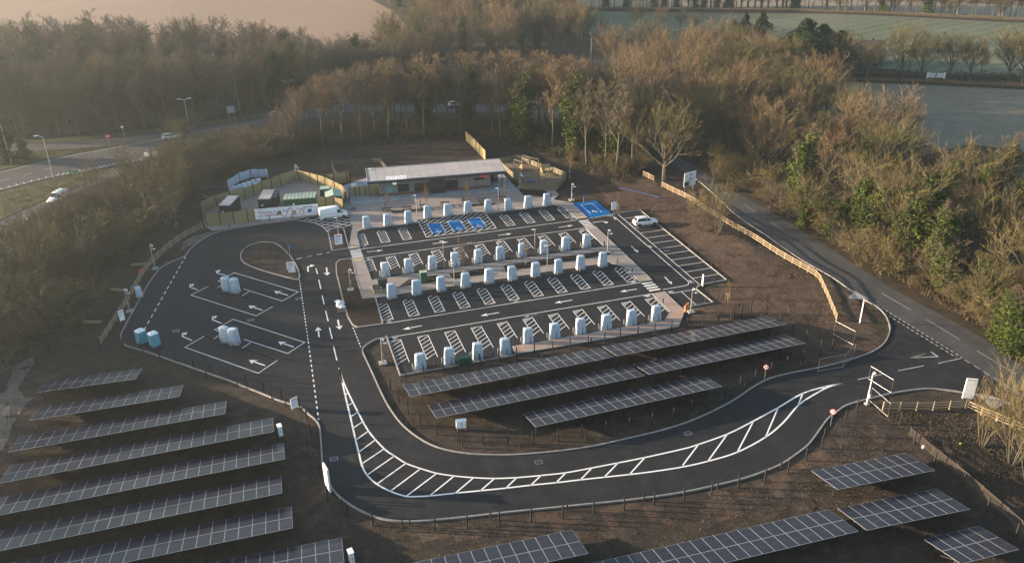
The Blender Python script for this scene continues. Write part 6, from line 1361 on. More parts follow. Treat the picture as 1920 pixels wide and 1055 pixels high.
def utility_box(label, px, dims, mat, rz=0.0, leg=.3, name='utility_cabinet', cat='cabinet', lid=None, z=0.02, logo=False):
    g = G(*px); t = thing(name, label, cat, (g.x, g.y, z), rz); w_, d_, h = dims; m_ = MB(); m_.box((0, 0, leg+h/2), (w_, d_, h), top=(.98, .98)); m_.obj('body', mat, t)
    m_ = MB(); m_.box((0, 0, leg+h+.03), (w_+.08, d_+.08, .07)); m_.obj('lid', lid or mat, t)
    if leg:
        for s_ in (-1, 1): m_ = MB(); m_.box((s_*w_*.38, 0, leg/2), (.08, d_*.8, leg)); m_.obj('leg', 'galvanised', t)
    m_ = MB(); m_.box((0, -d_/2-.012, leg+h*.5), (.015, .012, h*.85)); m_.box((w_*.12, -d_/2-.025, leg+h*.5), (.04, .04, .16)); m_.obj('door_handle', 'sign_black', t)
    if logo: m_ = MB(); m_.box((.05, -d_/2-.01, leg+h*.7), (.18, .01, .12)); m_.obj('label_plate', 'print_grey', t)
    return t
utility_box('white inverter cabinet on legs below the middle solar array', (865, 806), (1.2, .5, .95), 'white_plastic', R(-8), .45, 'inverter_cabinet', 'cabinet', logo=True)
utility_box('white inverter box right of the fourth left solar array', (527, 818), (.45, .7, 1.3), 'white_plastic', R(10), .3, 'inverter_cabinet', 'cabinet')
utility_box('white inverter box at the lower edge beside the cut off array', (660, 1056), (.45, .7, 1.3), 'white_plastic', R(10), .3, 'inverter_cabinet', 'cabinet')
utility_box('green metering cabinet between second and third charger rows', (795, 530), (1.1, .8, 1.9), 'cabinet_green', 0, 0, 'green_cabinet', 'cabinet', 'pale_green_roof', .12)
utility_box('dark green feeder pillar in the front charger row', (872, 683), (1.8, .7, 1.15), 'cabinet_green', 0, 0, 'feeder_pillar', 'cabinet')
utility_box('dark cabinet at the left end of the charger walkway', (718, 540), (1.5, .8, 1.5), 'dark_grey_metal', 0, 0, 'bin_store', 'cabinet', z=.12)
utility_box('small cabinet beside the white service box at the cafe yard gate', (650+14, 356), (.9, .8, 1.1), 'white_plastic', 0, 0, 'service_box', 'cabinet', z=.12)
# low timber planter box
g = G(707, 545); t = thing('timber_planter', 'low timber framed box at the left end of the charger walkway', 'planter', (g.x, g.y, .12)); w_, d_ = 1.3, 2.2
for a, b in (((-w_/2, 0), (.1, d_)), ((w_/2, 0), (.1, d_)), ((0, -d_/2), (w_, .1)), ((0, d_/2), (w_, .1))): m_ = MB(); m_.box((a[0], a[1], .25), (b[0], b[1]+.004, .5)); m_.obj('board', 'pale_timber', t)
m_ = MB(); m_.box((0, 0, .22), (w_-.1, d_-.12, .4)); m_.obj('fill', 'dark_grey_metal', t)
# wrapped box and red post on the left verge
g = G(262, 557); t = thing('wrapped_box', 'sheet wrapped upright box beside the left rail fence', 'wrapped box', (g.x, g.y, .0), R(20)); m_ = MB(); rings = []
for z in (0.1, .5, 1.0, 1.5, 1.75, 1.85): rings.append(rr_ring(-.5+.05*z, .5-.04*z, .45-.03*z if z < 1.8 else .3, z, 20, .4))
m_.loft(rings); m_.obj('wrapping', 'sheet_cloth', t, True); m_ = MB(); m_.box((0, 0, .05), (1.2, 1.0, .12)); m_.obj('pallet', 'grey_timber', t)
g = G(266, 520); t = thing('safety_station', 'red housing on a post behind the left rail fence', 'safety post', (g.x, g.y, .0)); m_ = MB(); m_.box((0, 0, .6), (.1, .1, 1.2)); m_.obj('post', 'dark_timber', t); m_ = MB(); m_.loft([rr_ring(-.22, .22, .14, .75, 14, .6), rr_ring(-.34, .34, .18, 1.1, 14, .6), rr_ring(-.25, .25, .14, 1.42, 14, .6)]); m_.obj('housing', 'red_plastic', t, True)
# pallet of sacks on the carriageway edge
g = G(640, 580); t = thing('wooden_pallet', 'wooden pallet at the kerb of the planted island', 'pallet', (g.x, g.y, .02), R(-8))
for i in range(7): m_ = MB(); m_.box((0, -1.1+i*.36, .14), (1.1, .2, .03)); m_.obj('slat', 'grey_timber', t)
for s_ in (-.48, 0, .48): m_ = MB(); m_.box((s_, 0, .06), (.1, 2.4, .12)); m_.obj('bearer', 'grey_timber', t)
srnd = random.Random(8)
for i, (dx, dy, dz, s_) in enumerate(((-.1, .5, .45, .62), (.15, 1.1, .5, .55), (-.15, 1.6, .4, .5), (.2, .0, .4, .5), (0, .8, .95, .5), (-.3, 2.1, .35, .4))):
    m_ = MB(); rings = []
    for j in range(7):
        ph = -1.5+3.0*j/6; rings.append([(math.cos(ph)*s_*(1+.12*math.sin(3*a+i))*math.cos(a), math.cos(ph)*s_*.9*math.sin(a), math.sin(ph)*s_*.62*(1+.1*math.sin(2*a+i))) for a in np.linspace(0, 6.283, 13)[:-1]])
    m_.loft(rings); o = m_.obj('white_sack', 'sack_white', None, True); o.location = (g.x+dx, g.y+dy, .16+dz*.75); o['label'] = 'white plastic sack heaped on the pallet by the planted island'; o['category'] = 'sack'; o['group'] = 'sacks on the pallet'
# temporary mesh panels and the entrance gate leaves
def mesh_panel(label, a, b, h=2.0, mat='galvanised'):
    A, B = G(*a), G(*b); t = thing('mesh_panel', label, 'fence panel', (A.x, A.y, .1), 0, 'mesh panels at the entrance'); d = B-A; m_ = MB()
    for p, q in (((0, 0, .1), (d.x, d.y, .1)), ((0, 0, h), (d.x, d.y, h)), ((0, 0, 0), (0, 0, h)), ((d.x, d.y, 0), (d.x, d.y, h))): m_.tube([p, q], .016, 6)
    m_.obj('tube_frame', mat, t); m_ = MB(); n = int(d.length/.22)
    for i in range(1, n): q = d*i/n; m_.beam((q.x, q.y, .1), (q.x, q.y, h), .006, .006)
    for i in range(1, 4): m_.beam((0, 0, h*i/4), (d.x, d.y, h*i/4), .005, .005)
    o = m_.obj('wire_infill', 'dark_grey_metal', t); o['kind'] = 'stuff'
mesh_panel('temporary mesh panel lying along the inner kerb by the entrance', (1533, 698), (1580, 689.5)); mesh_panel('temporary mesh panel turned back from the inner kerb', (1580, 689.5), (1600, 669)); mesh_panel('temporary mesh panel on the soil beneath the end of the rail fence', (1562, 628), (1599, 648), 2.2)
mesh_panel('upper steel gate leaf across the entrance', (1628, 712), (1670, 738), 2.0); mesh_panel('lower steel gate leaf by the entrance mast', (1630, 753), (1664, 783), 2.0)
g = G(1612, 605); h = HT((1612, 605), 565); t = thing('white_post_sign', 'slim white post sign inside the junction bend', 'sign post', (g.x, g.y, 0)); m_ = MB(); m_.box((0, 0, h/2), (.10, .16, h)); m_.obj('panel', 'white_metal', t); m_ = MB(); m_.cyl((0, 0, h), .09, .12, 8); m_.obj('cap', 'white_metal', t)
g = G(1317, 536); h = HT((1317, 536), 515); t = thing('white_post_sign', 'slim white post sign at the kerb nose of the right hand bays', 'sign post', (g.x, g.y, 0)); m_ = MB(); m_.box((0, 0, h/2), (.14, .4, h)); m_.obj('panel', 'white_metal', t); m_ = MB(); m_.cyl((0, 0, h), .09, .1, 8); m_.obj('cap', 'white_metal', t)
# concrete drains and blocks
for a, b, c_, d_, lb in (((1595, 553), (1604, 546), (1630, 562), (1590, 560), 'concrete headwall where the side road meets the upper kerb'), ((1838, 742), (1888, 753), (1870, 765), (1858, 763), 'concrete headwall where the side road meets the lower kerb')):
    m_ = MB(); m_.prism([(p.x, p.y) for p in GL([a, b, c_, d_])], 0, .08); o = m_.obj('headwall', 'concrete'); o['label'] = lb; o['category'] = 'concrete slab'
for px, lb in (((50, 412), 'white concrete block in the lane, upper one'), ((10, 436), 'white concrete block in the lane, lower one'), ((277, 293), 'pale concrete block beside the main road, left of two'), ((293, 291), 'pale concrete block beside the main road, right of two')):
    g = G(*px); m_ = MB(); m_.box((0, 0, .45), (1.5, .7, .9), rz=R(-35), top=(.9, .7)); o = m_.obj('concrete_block', 'concrete'); o.location = (g.x, g.y, 0); o['label'] = lb; o['category'] = 'concrete block'
for a, b, lb in (((247, 500), (283, 498), 'timber beam lying on the slope beside the upper left mast'), ((208, 546), (236, 548), 'timber beam lying on the slope beside the lower left mast'), ((158, 607), (190, 607), 'pale timber beam lying across the soil ditch')):
    A, B = G(*a), G(*b); m_ = MB(); m_.beam(A+Vector((0, 0, .35)), B+Vector((0, 0, .35)), .3, .35); o = m_.obj('timber_beam', 'pale_timber'); o['label'] = lb; o['category'] = 'beam'
for pts, mt, lb in (([(378, 363), (384, 368), (396, 371), (412, 371), (428, 372)], 'alu_frame', 'grey pipe lying on the soil left of the compound'), ([(375, 352), (400, 350), (425, 351), (428, 352)], 'blue_plastic', 'blue pipe lying on the soil behind the sheeted barrier'), ([(1160, 352), (1190, 358), (1222, 366), (1236, 370), (1246, 369)], 'blue_plastic', 'blue hose on the soil near the bright rail fence')):
    m_ = MB(); P_ = smooth(GL(pts, .25), 3); m_.tube(P_, .035, 6); o = m_.obj('pipe', mt); o['label'] = lb; o['category'] = 'pipe'
for px, mt, lb in (((1801, 834), 'yellow_plastic', 'small yellow container lying on the soil by the bare trees'), ((1731, 840), 'white_plastic', 'white container on the soil behind the timber field fence'), ((1041, 269), 'yellow_plastic', 'yellow tub at the wood edge behind the cafe')):
    g = G(*px); m_ = MB(); m_.loft([rr_ring(-.16, .16, .14, 0, 12, .7), rr_ring(-.2, .2, .17, .22, 12, .7), rr_ring(-.12, .12, .1, .36, 12, .7)]); o = m_.obj('plastic_drum', mt, None, True); o.location = (g.x, g.y, ground_z(g.x, g.y)); o['label'] = lb; o['category'] = 'drum'

# ================================================================ PLAZA FURNITURE
def picnic(px, label):
    g = G(*px); t = thing('picnic_table', label, 'picnic table', (g.x, g.y, .12), R(-5), 'picnic tables on the plaza')
    for i in range(5): m_ = MB(); m_.box((0, -.32+i*.16, .74), (1.9, .145, .045)); m_.obj('table_board', 'dark_timber', t)
    for s_ in (-1, 1):
        for i in range(2): m_ = MB(); m_.box((0, s_*(.72+i*.15), .45), (1.9, .135, .045)); m_.obj('bench_board', 'dark_timber', t)
        m_ = MB(); m_.beam((s_*.65, -.85, .40), (s_*.65, .85, .40), .07, .09); m_.beam((s_*.65, -.62, 0), (s_*.65, -.25, .72), .07, .09); m_.beam((s_*.65, .62, 0), (s_*.65, .25, .72), .07, .09); m_.beam((s_*.65, -.4, .68), (s_*.65, .4, .68), .07, .08); m_.obj('leg_frame', 'dark_timber', t)
for i, (cx, cy) in enumerate(((500, 806), (722, 790), (912, 770), (1140, 742), (1375, 722), (1545, 700), (1765, 682))):
    picnic((640+cx/5.8625, 260+cy/5.8625), '%s dark picnic table from the left on the cafe plaza' % ORD[i])
for i, (cx, cy) in enumerate(((485, 755), (872, 735), (1340, 690), (1739, 650))):
    g = G(640+cx/5.8625, 260+cy/5.8625); o = link('bollard', BOLL, None, (g.x, g.y, .12), 'black bollard beside a picnic table on the plaza', 'bollard', 'bollards among the picnic tables')
def young_tree(px, top, label, stakes=True, z=.12):
    g = G(*px); h = HT(px, top); pr = prnd.choice(TR['sapling']); t = thing('young_tree', label, 'tree', (g.x, g.y, z), prnd.uniform(0, 6), None, (h/3.9,)*3)
    for pn, me_ in pr: link(pn, me_, t)
    if stakes:
        t2 = thing('tree_stakes', 'stakes around the '+label, 'tree stakes', (g.x, g.y, z))
        for a in (0, 2.1, 4.2): m_ = MB(); m_.tube([(.3*math.cos(a), .3*math.sin(a), -.1), (.3*math.cos(a), .3*math.sin(a), .95)], .04, 6); m_.obj('stake', 'fence_timber', t2)
        m_ = MB()
        for a in (0, 2.1, 4.2): m_.beam((.3*math.cos(a), .3*math.sin(a), .85), (.3*math.cos(a+2.1), .3*math.sin(a+2.1), .85), .05, .03)
        m_.obj('crossbar', 'fence_timber', t2)
for px, tp, lb in (((727.8, 396.5), 362, 'young tree at the left end of the plaza bed'), ((801.2, 391), 346, 'young tree in front of the cafe porch'), ((876.6, 384), 343, 'young tree before the right half of the cafe'), ((947, 380), 342, 'young tree by the right end of the plaza'), ((869.7, 517), 450, 'young tree in the bed behind the third charger row, left one'), ((986.4, 497), 450, 'young tree in the bed behind the third charger row, right one'), ((1157.6, 392), 363, 'young tree behind the blank white sign'), ((1364, 561), 527, 'young tree on the soil right of the small bays'), ((332, 427), 378, 'young tree on the slope left of the compound')): young_tree(px, tp, lb)
young_tree((1068.4, 338), 268, 'tall young tree right of the play area')
# person by the compound corner
def person(px, label, scale=1.0, rz=0.0):
    g = G(*px); J = {'pel': (0, 0, .95, .15, .11), 'ch': (0, .02, 1.28, .17, .12), 'nk': (0, .02, 1.50, .06, .06), 'hd': (0, .0, 1.62, .095, .105), 'ht': (0, .0, 1.74, .07, .08),
        'hl': (.09, 0, .90, .085, .085), 'kl': (.12, -.10, .50, .06, .06), 'al': (.12, .08, .08, .045, .05), 'tl': (.12, -.08, .04, .04, .035), 'hr': (-.09, 0, .90, .085, .085), 'kr': (-.11, .12, .52, .06, .06), 'ar': (-.12, .30, .12, .045, .05), 'tr': (-.12, .20, .04, .04, .035),
        'sl': (.19, .02, 1.43, .065, .065), 'el': (.25, -.03, 1.14, .045, .045), 'wl': (.24, -.20, .95, .032, .032), 'sr': (-.19, .02, 1.43, .065, .065), 'er': (-.26, .10, 1.14, .045, .045), 'wr': (-.24, .05, .90, .032, .032), 'fl': (.24, -.27, .88, .03, .02), 'fr': (-.24, .0, .82, .03, .02)}
    E_ = [('pel', 'ch'), ('ch', 'nk'), ('nk', 'hd'), ('hd', 'ht'), ('pel', 'hl'), ('hl', 'kl'), ('kl', 'al'), ('al', 'tl'), ('pel', 'hr'), ('hr', 'kr'), ('kr', 'ar'), ('ar', 'tr'), ('ch', 'sl'), ('sl', 'el'), ('el', 'wl'), ('wl', 'fl'), ('ch', 'sr'), ('sr', 'er'), ('er', 'wr'), ('wr', 'fr')]
    ks = list(J); me_ = bpy.data.meshes.new('body'); me_.from_pydata([J[k][:3] for k in ks], [(ks.index(a), ks.index(b)) for a, b in E_], []); me_.materials.append(MAT['dark_cloth'])
    t = thing('person', label, 'person', (g.x, g.y, .12), rz); o = link('body', me_, t); md = o.modifiers.new('skin', 'SKIN'); sk = me_.skin_vertices[0].data
    for i, k in enumerate(ks): sk[i].radius = J[k][3:5]; sk[i].use_root = (k == 'pel')
    sb = o.modifiers.new('smooth', 'SUBSURF'); sb.levels = sb.render_levels = 1
    m_ = MB(); m_.loft([rr_ring(-.06, .06, .045, 1.575, 12, .8), rr_ring(-.085, .085, .06, 1.63, 12, .8), rr_ring(-.075, .075, .05, 1.69, 12, .8)]); f_ = m_.obj('face', 'skin', t, True); f_.location = (0, -.065, 0)
    m_ = MB(); m_.loft([rr_ring(-.10, .10, .105, 1.66, 14, .8), rr_ring(-.105, .105, .11, 1.74, 14, .8), rr_ring(-.06, .06, .07, 1.80, 14, .8)]); m_.obj('hair', 'sign_black', t, True)
    return t
person((655.5, 384), 'person in dark clothes walking out past the timber gates', rz=R(30))
# bicycles-like low items near the person: a wheelbarrow
g = G(660, 395); t = thing('wheelbarrow', 'blue wheelbarrow standing on the plaza near the person', 'wheelbarrow', (g.x, g.y, .12), R(25))
m_ = MB(); m_.loft([rr_ring(-.3, .3, .2, .32, 16, .5), rr_ring(-.5, .45, .34, .6, 16, .5)]); m_.obj('tray', 'blue_plastic', t, True)
m_ = MB(); m_.tube([(.6, .1, .2), (-.3, .25, .35), (-.9, .28, .6)], .02, 6); m_.tube([(.6, -.1, .2), (-.3, -.25, .35), (-.9, -.28, .6)], .02, 6); m_.tube([(-.3, .25, .35), (-.35, .25, 0)], .02, 6); m_.tube([(-.3, -.25, .35), (-.35, -.25, 0)], .02, 6); m_.obj('handle_frame', 'sign_black', t)
m_ = MB(); m_.tube([(.6, -.05, .2), (.6, .05, .2)], .2, 14); m_.obj('wheel', 'tyre', t)

# ================================================================ PLAY AREA
m_ = MB(); m_.sheet(GL([(936, 309), (944, 307), (968, 301), (983, 306), (1012, 316), (1040, 325), (1059, 334), (1058, 339), (1043, 355), (1020, 356), (985, 356), (976, 351), (967, 337), (943, 316)]), .10); structure(m_, 'play_surface', 'bark_chip')
def pc(cx, cy, z=0.0): return G(860+cx/5.8625, 240+cy/5.8625, z)
def post_beam(t, o, a, b, r_=.08, name='beam', mat='weathered_timber'): m_ = MB(); m_.tube([Vector(a)-o, Vector(b)-o], r_, 6); m_.obj(name, mat, t)
def up(p, h): return Vector((p.x, p.y, h))
o = pc(612, 452); t = thing('climbing_frame', 'large timber climbing frame with rope net in the play area', 'climbing frame', tuple(o))
P_ = [pc(612, 450), pc(700, 480), pc(785, 462), pc(880, 445), pc(700, 400), pc(790, 430), pc(645, 458)]
for p in P_[:6]: post_beam(t, o, up(p, 0), up(p, 2.2), .08, 'post')
for a, b in ((0, 4), (4, 5), (5, 3), (1, 2), (2, 3), (1, 4), (0, 1)): post_beam(t, o, up(P_[a], 2.2), up(P_[b], 2.2))
q = [up(P_[6], 0.05)-o, up(P_[1], 0.05)-o, up(P_[1], 2.0)-o]; quad(t, 'climbing_wall', 'pale_timber', q, .04)
m_ = MB()
for i in range(7):
    f = i/6; a, b = P_[1].lerp(P_[2], f)-o, P_[4].lerp(P_[5], f)-o; m_.tube([Vector((a.x, a.y, .2)), Vector((b.x, b.y, 2.1))], .02, 4)
for i in range(5):
    f = i/4; a = P_[1].lerp(P_[4], f)-o; b = P_[2].lerp(P_[5], f)-o; m_.tube([Vector((a.x, a.y, .2+1.9*f)), Vector((b.x, b.y, .2+1.9*f))], .02, 4)
m_.obj('rope_net', 'dark_timber', t)
o = pc(715, 602); t = thing('swing_frame', 'timber swing frame with blue seat in the play area', 'swing', tuple(o)); a, b = pc(718, 606), pc(882, 600)
for p, s_ in ((a, 1), (b, 1)):
    for dy in (-.7, .7): post_beam(t, o, Vector((p.x, p.y+dy, 0)), up(p, 2.2), .07, 'leg')
post_beam(t, o, up(a, 2.2), up(b, 2.2), .08); mid = a.lerp(b, .5)-o
m_ = MB(); m_.tube([mid+Vector((-.5, 0, 2.2)), mid+Vector((-.4, -.1, .5))], .015, 4); m_.tube([mid+Vector((.5, 0, 2.2)), mid+Vector((.4, -.1, .5))], .015, 4); m_.obj('chain', 'galvanised', t)
m_ = MB(); m_.loft([[(mid.x+x, mid.y+y, z) for x, y, z in rr_ring(-.55, .55, .45, .42, 16, .7)], [(mid.x+x, mid.y+y, z) for x, y, z in rr_ring(-.6, .6, .5, .52, 16, .7)]]); m_.obj('basket_seat', 'blue_plastic', t, True)
o = pc(960, 545); t = thing('slide_tower', 'timber slide tower with ramp and green slide in the play area', 'slide', tuple(o)); w_ = .75
for x in (-w_, w_):
    for y in (-w_, w_): m_ = MB(); m_.tube([(x, y+.6, 0), (x, y+.6, 2.5)], .07, 6); m_.obj('post', 'pale_timber', t)
m_ = MB(); m_.box((0, .6, 1.15), (1.6, 1.6, .1)); m_.obj('deck', 'pale_timber', t); quad(t, 'roof_slope', 'pale_timber', [(-.95, -.35, 2.3), (.95, -.35, 2.3), (.95, .6, 2.9), (-.95, .6, 2.9)], .03); quad(t, 'roof_slope', 'pale_timber', [(-.95, 1.55, 2.3), (.95, 1.55, 2.3), (.95, .6, 2.9), (-.95, .6, 2.9)][::-1], .03)
quad(t, 'ramp', 'pale_timber', [(-1.9, -.6, .05), (-.9, -1.2, .05), (-.1, -.2, 1.15), (-.8, .2, 1.15)], .04); quad(t, 'side_wall', 'pale_timber', [(-.8, -.2, 1.2), (-.8, 1.4, 1.2), (-.8, 1.4, 2.1), (-.8, -.2, 2.1)], .03)
m_ = MB(); V_ = []; pr = [(.8, 1.2), (1.3, .85), (1.9, .35), (2.4, .15), (2.8, .12)]
for x, z in pr:
    for yy, dz in ((-.3, .2), (-.28, 0), (.28, 0), (.3, .2)): V_.append((x, .3+yy-.15*(x-.8), z+dz))
m_.add(V_, [(i*4+j, (i+1)*4+j, (i+1)*4+j+1, i*4+j+1) for i in range(4) for j in range(3)]); m_.obj('slide_chute', 'green_plastic', t)
# white service tank by cafe yard
g = G(664, 349)

# ================================================================ SINGLE TREES, BUSHES AND HEDGES
def lone(name, key, px, top, label, cat='tree', base=10.0, sq=1.0, grp=None):
    g = G(*px); h = HT(px, top) if top is not None and top > -100 else -top-100; return put(name, key, g.x, g.y, h, label, cat, grp, base, sq)
lone('bare_clump_tree', 'multi', (1345, 446), 342, 'tall many stemmed bare tree on the bank before the long rail fence', sq=.75)
lone('small_bush', 'bush_pale', (1312, 405), 362, 'small pale bush left of the many stemmed tree', 'bush', 3.0, .9)
lone('small_bush', 'bush_brown', (1320, 432), 398, 'low brown bush at the foot of the many stemmed tree', 'bush', 3.0, 1.2)
lone('bare_clump_tree', 'multi_pale', (1842, 838), 712, 'slim yellowish bare tree right of the tall white totem', sq=.8); lone('bare_clump_tree', 'multi_pale', (1898, 868), 690, 'yellowish bare tree cut by the right edge', sq=.9); lone('bare_clump_tree', 'multi', (1930, 905), 740, 'olive bare tree at the far right edge above the field fence', sq=1.0)
lone('broad_crowned_tree', 'round_olive', (1245, 338), 172, 'big fan shaped bare tree at the upper end of the side road', sq=1.1)
lone('ivy_column_tree', 'slender_ivy', (965, 246), 128, 'dark ivy column tree in the belt behind the cafe, left one', sq=1.5); lone('ivy_column_tree', 'slender_ivy', (1073, 238), 140, 'dark ivy column tree in the belt behind the cafe, right one', sq=1.4)
for px, tp, lb in (((1168, 285), 158, 'yew green ivy tree at the right end of the tree belt'), ((1205, 262), 170, 'olive ivy tree behind the yew green one'), ((1120, 262), 165, 'olive green ivy tree left of the yew green one')): lone('ivy_clad_tree', 'round_ivy', px, tp, lb, sq=1.1)
lone('lone_tree', 'slender_ivy', (664, 114), 58, 'single bare tree standing before the ploughed field', sq=1.6)
lone('broad_bare_tree', 'round_olive', (92, 546), 405, 'large leafless tree at the left edge beside the soil slope', sq=1.1)
lone('blossom_bush', 'bush_pale', (38, 520), 462, 'pale flowering bush at the left edge', 'bush', 3.0, .8).children[1].data = [p for p in [strip_mesh('crown', [], [(Vector((random.gauss(0, .8), random.gauss(0, .8), 1.6+random.gauss(0, .6))), Vector((random.gauss(0, .8), random.gauss(0, .8), 1.6+random.gauss(0, .6)))*1.0, .05, 0, 1) for _ in range(0)]+[(lambda a: (a, a+Vector((random.uniform(-.25, .25), random.uniform(-.25, .25), random.uniform(0, .35))), .07, 0, 1))(Vector((random.gauss(0, .75), random.gauss(0, .75), 1.7+random.gauss(0, .55)))) for _ in range(1500)], 'bark', 'blossom')]][0]
lone('dark_evergreen', 'evergreen', (14, 305), 226, 'dark evergreen at the left edge beside the main road', sq=1.5); lone('dark_evergreen', 'evergreen', (48, 298), 262, 'low dark evergreen right of the taller one', sq=1.9)
lone('amber_bush', 'bush_pale', (340, 252), 216, 'orange brown bush between main road and dense wood', 'bush', 3.0, 1.3)
for px, tp, lb in (((240, 352), 262, 'thin bare tree on the verge below the main road, right one'), ((180, 372), 295, 'thin bare tree on the verge below the main road, left one'), ((340, 320), 225, 'thin bare tree rising before the passing white car')): lone('thin_tree', 'multi', px, tp, lb, sq=.6)
for i, (x, y, tp, sq_) in enumerate(((1505, 425, 318, 1.2), (1560, 445, 350, 1.5), (1622, 468, 330, 1.4), (1692, 492, 292, 1.5), (1722, 505, 300, 1.6), (1772, 545, 438, 2.0), (1842, 590, 470, 1.7), (1872, 640, 520, 1.8), (1906, 662, 540, 1.9), (1160, 300, 150, 1.9), (1140, 292, 175, 1.7))): lone('ivy_column_tree', 'slender_ivy' if i % 3 else 'round_ivy', (x, y), tp, ('%s green ivy column from the left on the bank beyond the side road' % ORD[i]) if i < 9 else '%s green ivy tree at the right end of the belt' % ['front', 'rear'][i-9], sq=sq_ if i % 3 else 1.0)
for i, (x, y, tp) in enumerate(((1312, 92, 52), (1372, 98, 38), (1392, 96, 26), (1424, 94, 22), (1350, 96, 50))): lone('ivy_column_tree', 'evergreen', (x, y), tp, '%s dark ivy column from the left below the upper meadow' % ORD[i], sq=1.5)
for i, (x, y, tp) in enumerate(((1500, 135, 38), (1535, 132, 48), (1478, 130, 60), (1568, 136, 60))): lone('dark_evergreen', 'evergreen', (x, y), tp, 'dark evergreen shrouding the farmhouse, %s from the left' % ['second', 'third', 'first', 'fourth'][i], sq=2.5)
for i, (x, y, tp) in enumerate(((1195, 50, 3), (1240, 54, 8), (1275, 52, 18), (1300, 60, 22))): lone('meadow_tree', 'round', (x, y), tp, '%s spreading bare tree from the left at the edge of the upper meadow' % ORD[i], sq=1.1)
for i, (x, y, tp) in enumerate(((1575, 140, 48), (1626, 146, 74), (1690, 144, 36), (1702, 140, 70), (1724, 146, 55), (1778, 147, 50), (1818, 148, 60), (1836, 149, 84), (1890, 151, 42), (1916, 152, 46))): lone('lane_tree', 'round_olive' if i not in (7, 3) else 'slender', (x, y), tp, '%s bare tree from the left along the hedge by the white field gate' % ORD[i], sq=1.1 if i != 1 else 1.35)
hr_ = random.Random(5); lb = 'bare hedgerow tree on the skyline edge of the upper meadow'
for i in range(84):
    x = 1106+i*10.2+hr_.uniform(-6, 6); y = 16+max(0, (x-1500))*.045+hr_.uniform(-1, 1)+ (0 if x < 1500 else 1)
    g = G(x, y); put('hedgerow_tree', hr_.choice(['slender', 'slender', 'round', 'slender_ivy']), g.x, g.y, hr_.uniform(13, 19), lb, 'tree', 'hedgerow trees of the upper meadow', 10.0, hr_.uniform(1.0, 1.4))
def hedge(label, pts, h, w_, n_per=260, mat='evergreen'):
    P_ = GL(pts); o = P_[0]; t = thing('hedge', label, 'hedge', (o.x, o.y, 0)); lv = []; tw = []
    for i in range(len(P_)-1):
        a, b = P_[i]-o, P_[i+1]-o; n = int((b-a).length*n_per/10)
        for _ in range(n): q = a.lerp(b, random.random()); lv.append((Vector((q.x+random.uniform(-w_, w_)/2, q.y+random.uniform(-w_, w_)/2, random.uniform(0, h)*random.uniform(.8, 1.08))), random.uniform(.15, .35)))
        tw.append((Vector((a.x, a.y, h*.4)), Vector((b.x, b.y, h*.4)), w_*.3, w_*.3, 5))
    link('foliage', leaf_mesh('foliage', lv, mat), t); link('stems', strip_mesh('stems', tw, [], 'undergrowth'), t)
hedge('dark clipped hedge either side of the white field gate', [(1480, 141), (1600, 143), (1735, 145.5)], 2.4, 2.0); hedge('dark clipped hedge right of the white field gate', [(1772, 147), (1850, 149), (1925, 152), (2050, 158)], 2.4, 2.0)
hedge('russet hedge between lane and frosty field', [(1490, 152), (1700, 156), (1920, 166), (2100, 174)], 1.6, 1.8, 200, 'russet'); hedge('low dark hedge under the skyline trees', [(1040, 19), (1300, 21), (1500, 23), (1700, 30), (1920, 40), (2100, 50)], 2.0, 2.5, 60)
hedge('dark hedge at the upper edge of the frame on the right', [(1560, -4), (1750, 2), (1925, 12)], 5.0, 5.0, 120)
# white field gate
A, B = G(1738, 146.5), G(1770, 147.5); t = thing('field_gate', 'white barred field gate in the dark hedge', 'gate', (A.x, A.y, 0)); d = B-A
for s_ in (0, 1): m_ = MB(); q = d*s_; m_.box((q.x, q.y, .9), (.35, .35, 1.9)); m_.obj('gate_post', 'white_plastic', t)
for s_ in (0, .5):
    a, b = d*(s_+.03), d*(s_+.47); m_ = MB()
    for z in (.3, .6, .9, 1.2, 1.5): m_.beam((a.x, a.y, z), (b.x, b.y, z), .08, .16)
    m_.beam((a.x, a.y, .3), (b.x, b.y, 1.5), .08, .12); m_.beam((a.x, a.y, 1.5), (b.x, b.y, .3), .08, .12); m_.obj('gate_leaf', 'white_plastic', t)
# farmhouse behind the evergreens
g = G(1600, 118); t = thing('farmhouse', 'dark roofed farmhouse half hidden behind trees by the upper meadow', 'farmhouse', (g.x, g.y, 0), R(-35)); w_, d_, h = 17, 9, 3.2
m_ = MB(); m_.box((0, 0, h/2), (w_, d_, h)); m_.obj('wall', 'dark_timber', t)
m_ = MB(); m_.add([(-w_/2-.5, -d_/2-.5, h), (w_/2+.5, -d_/2-.5, h), (w_/2+.5, d_/2+.5, h), (-w_/2-.5, d_/2+.5, h), (-w_/2-.5, 0, h+4.5), (w_/2+.5, 0, h+4.5)], [(0, 1, 5, 4), (2, 3, 4, 5), (0, 4, 3), (1, 2, 5), (0, 3, 2, 1)]); r_ = m_.obj('roof', 'dark_timber', t)
m_ = MB(); m_.box((w_*.3, .5, h+4.2), (1.0, .9, 1.6)); m_.obj('chimney', 'dark_grey_metal', r_)
for i in range(5): m_ = MB(); m_.box((-6.4+i*3.2, -d_/2-.03, 1.7), (1.3, .12, 1.1)); wn = m_.obj('window', 'white_plastic', t); m_ = MB(); m_.box((-6.4+i*3.2, -d_/2-.1, 1.7), (1.1, .04, .9)); m_.obj('pane', 'glass', wn)
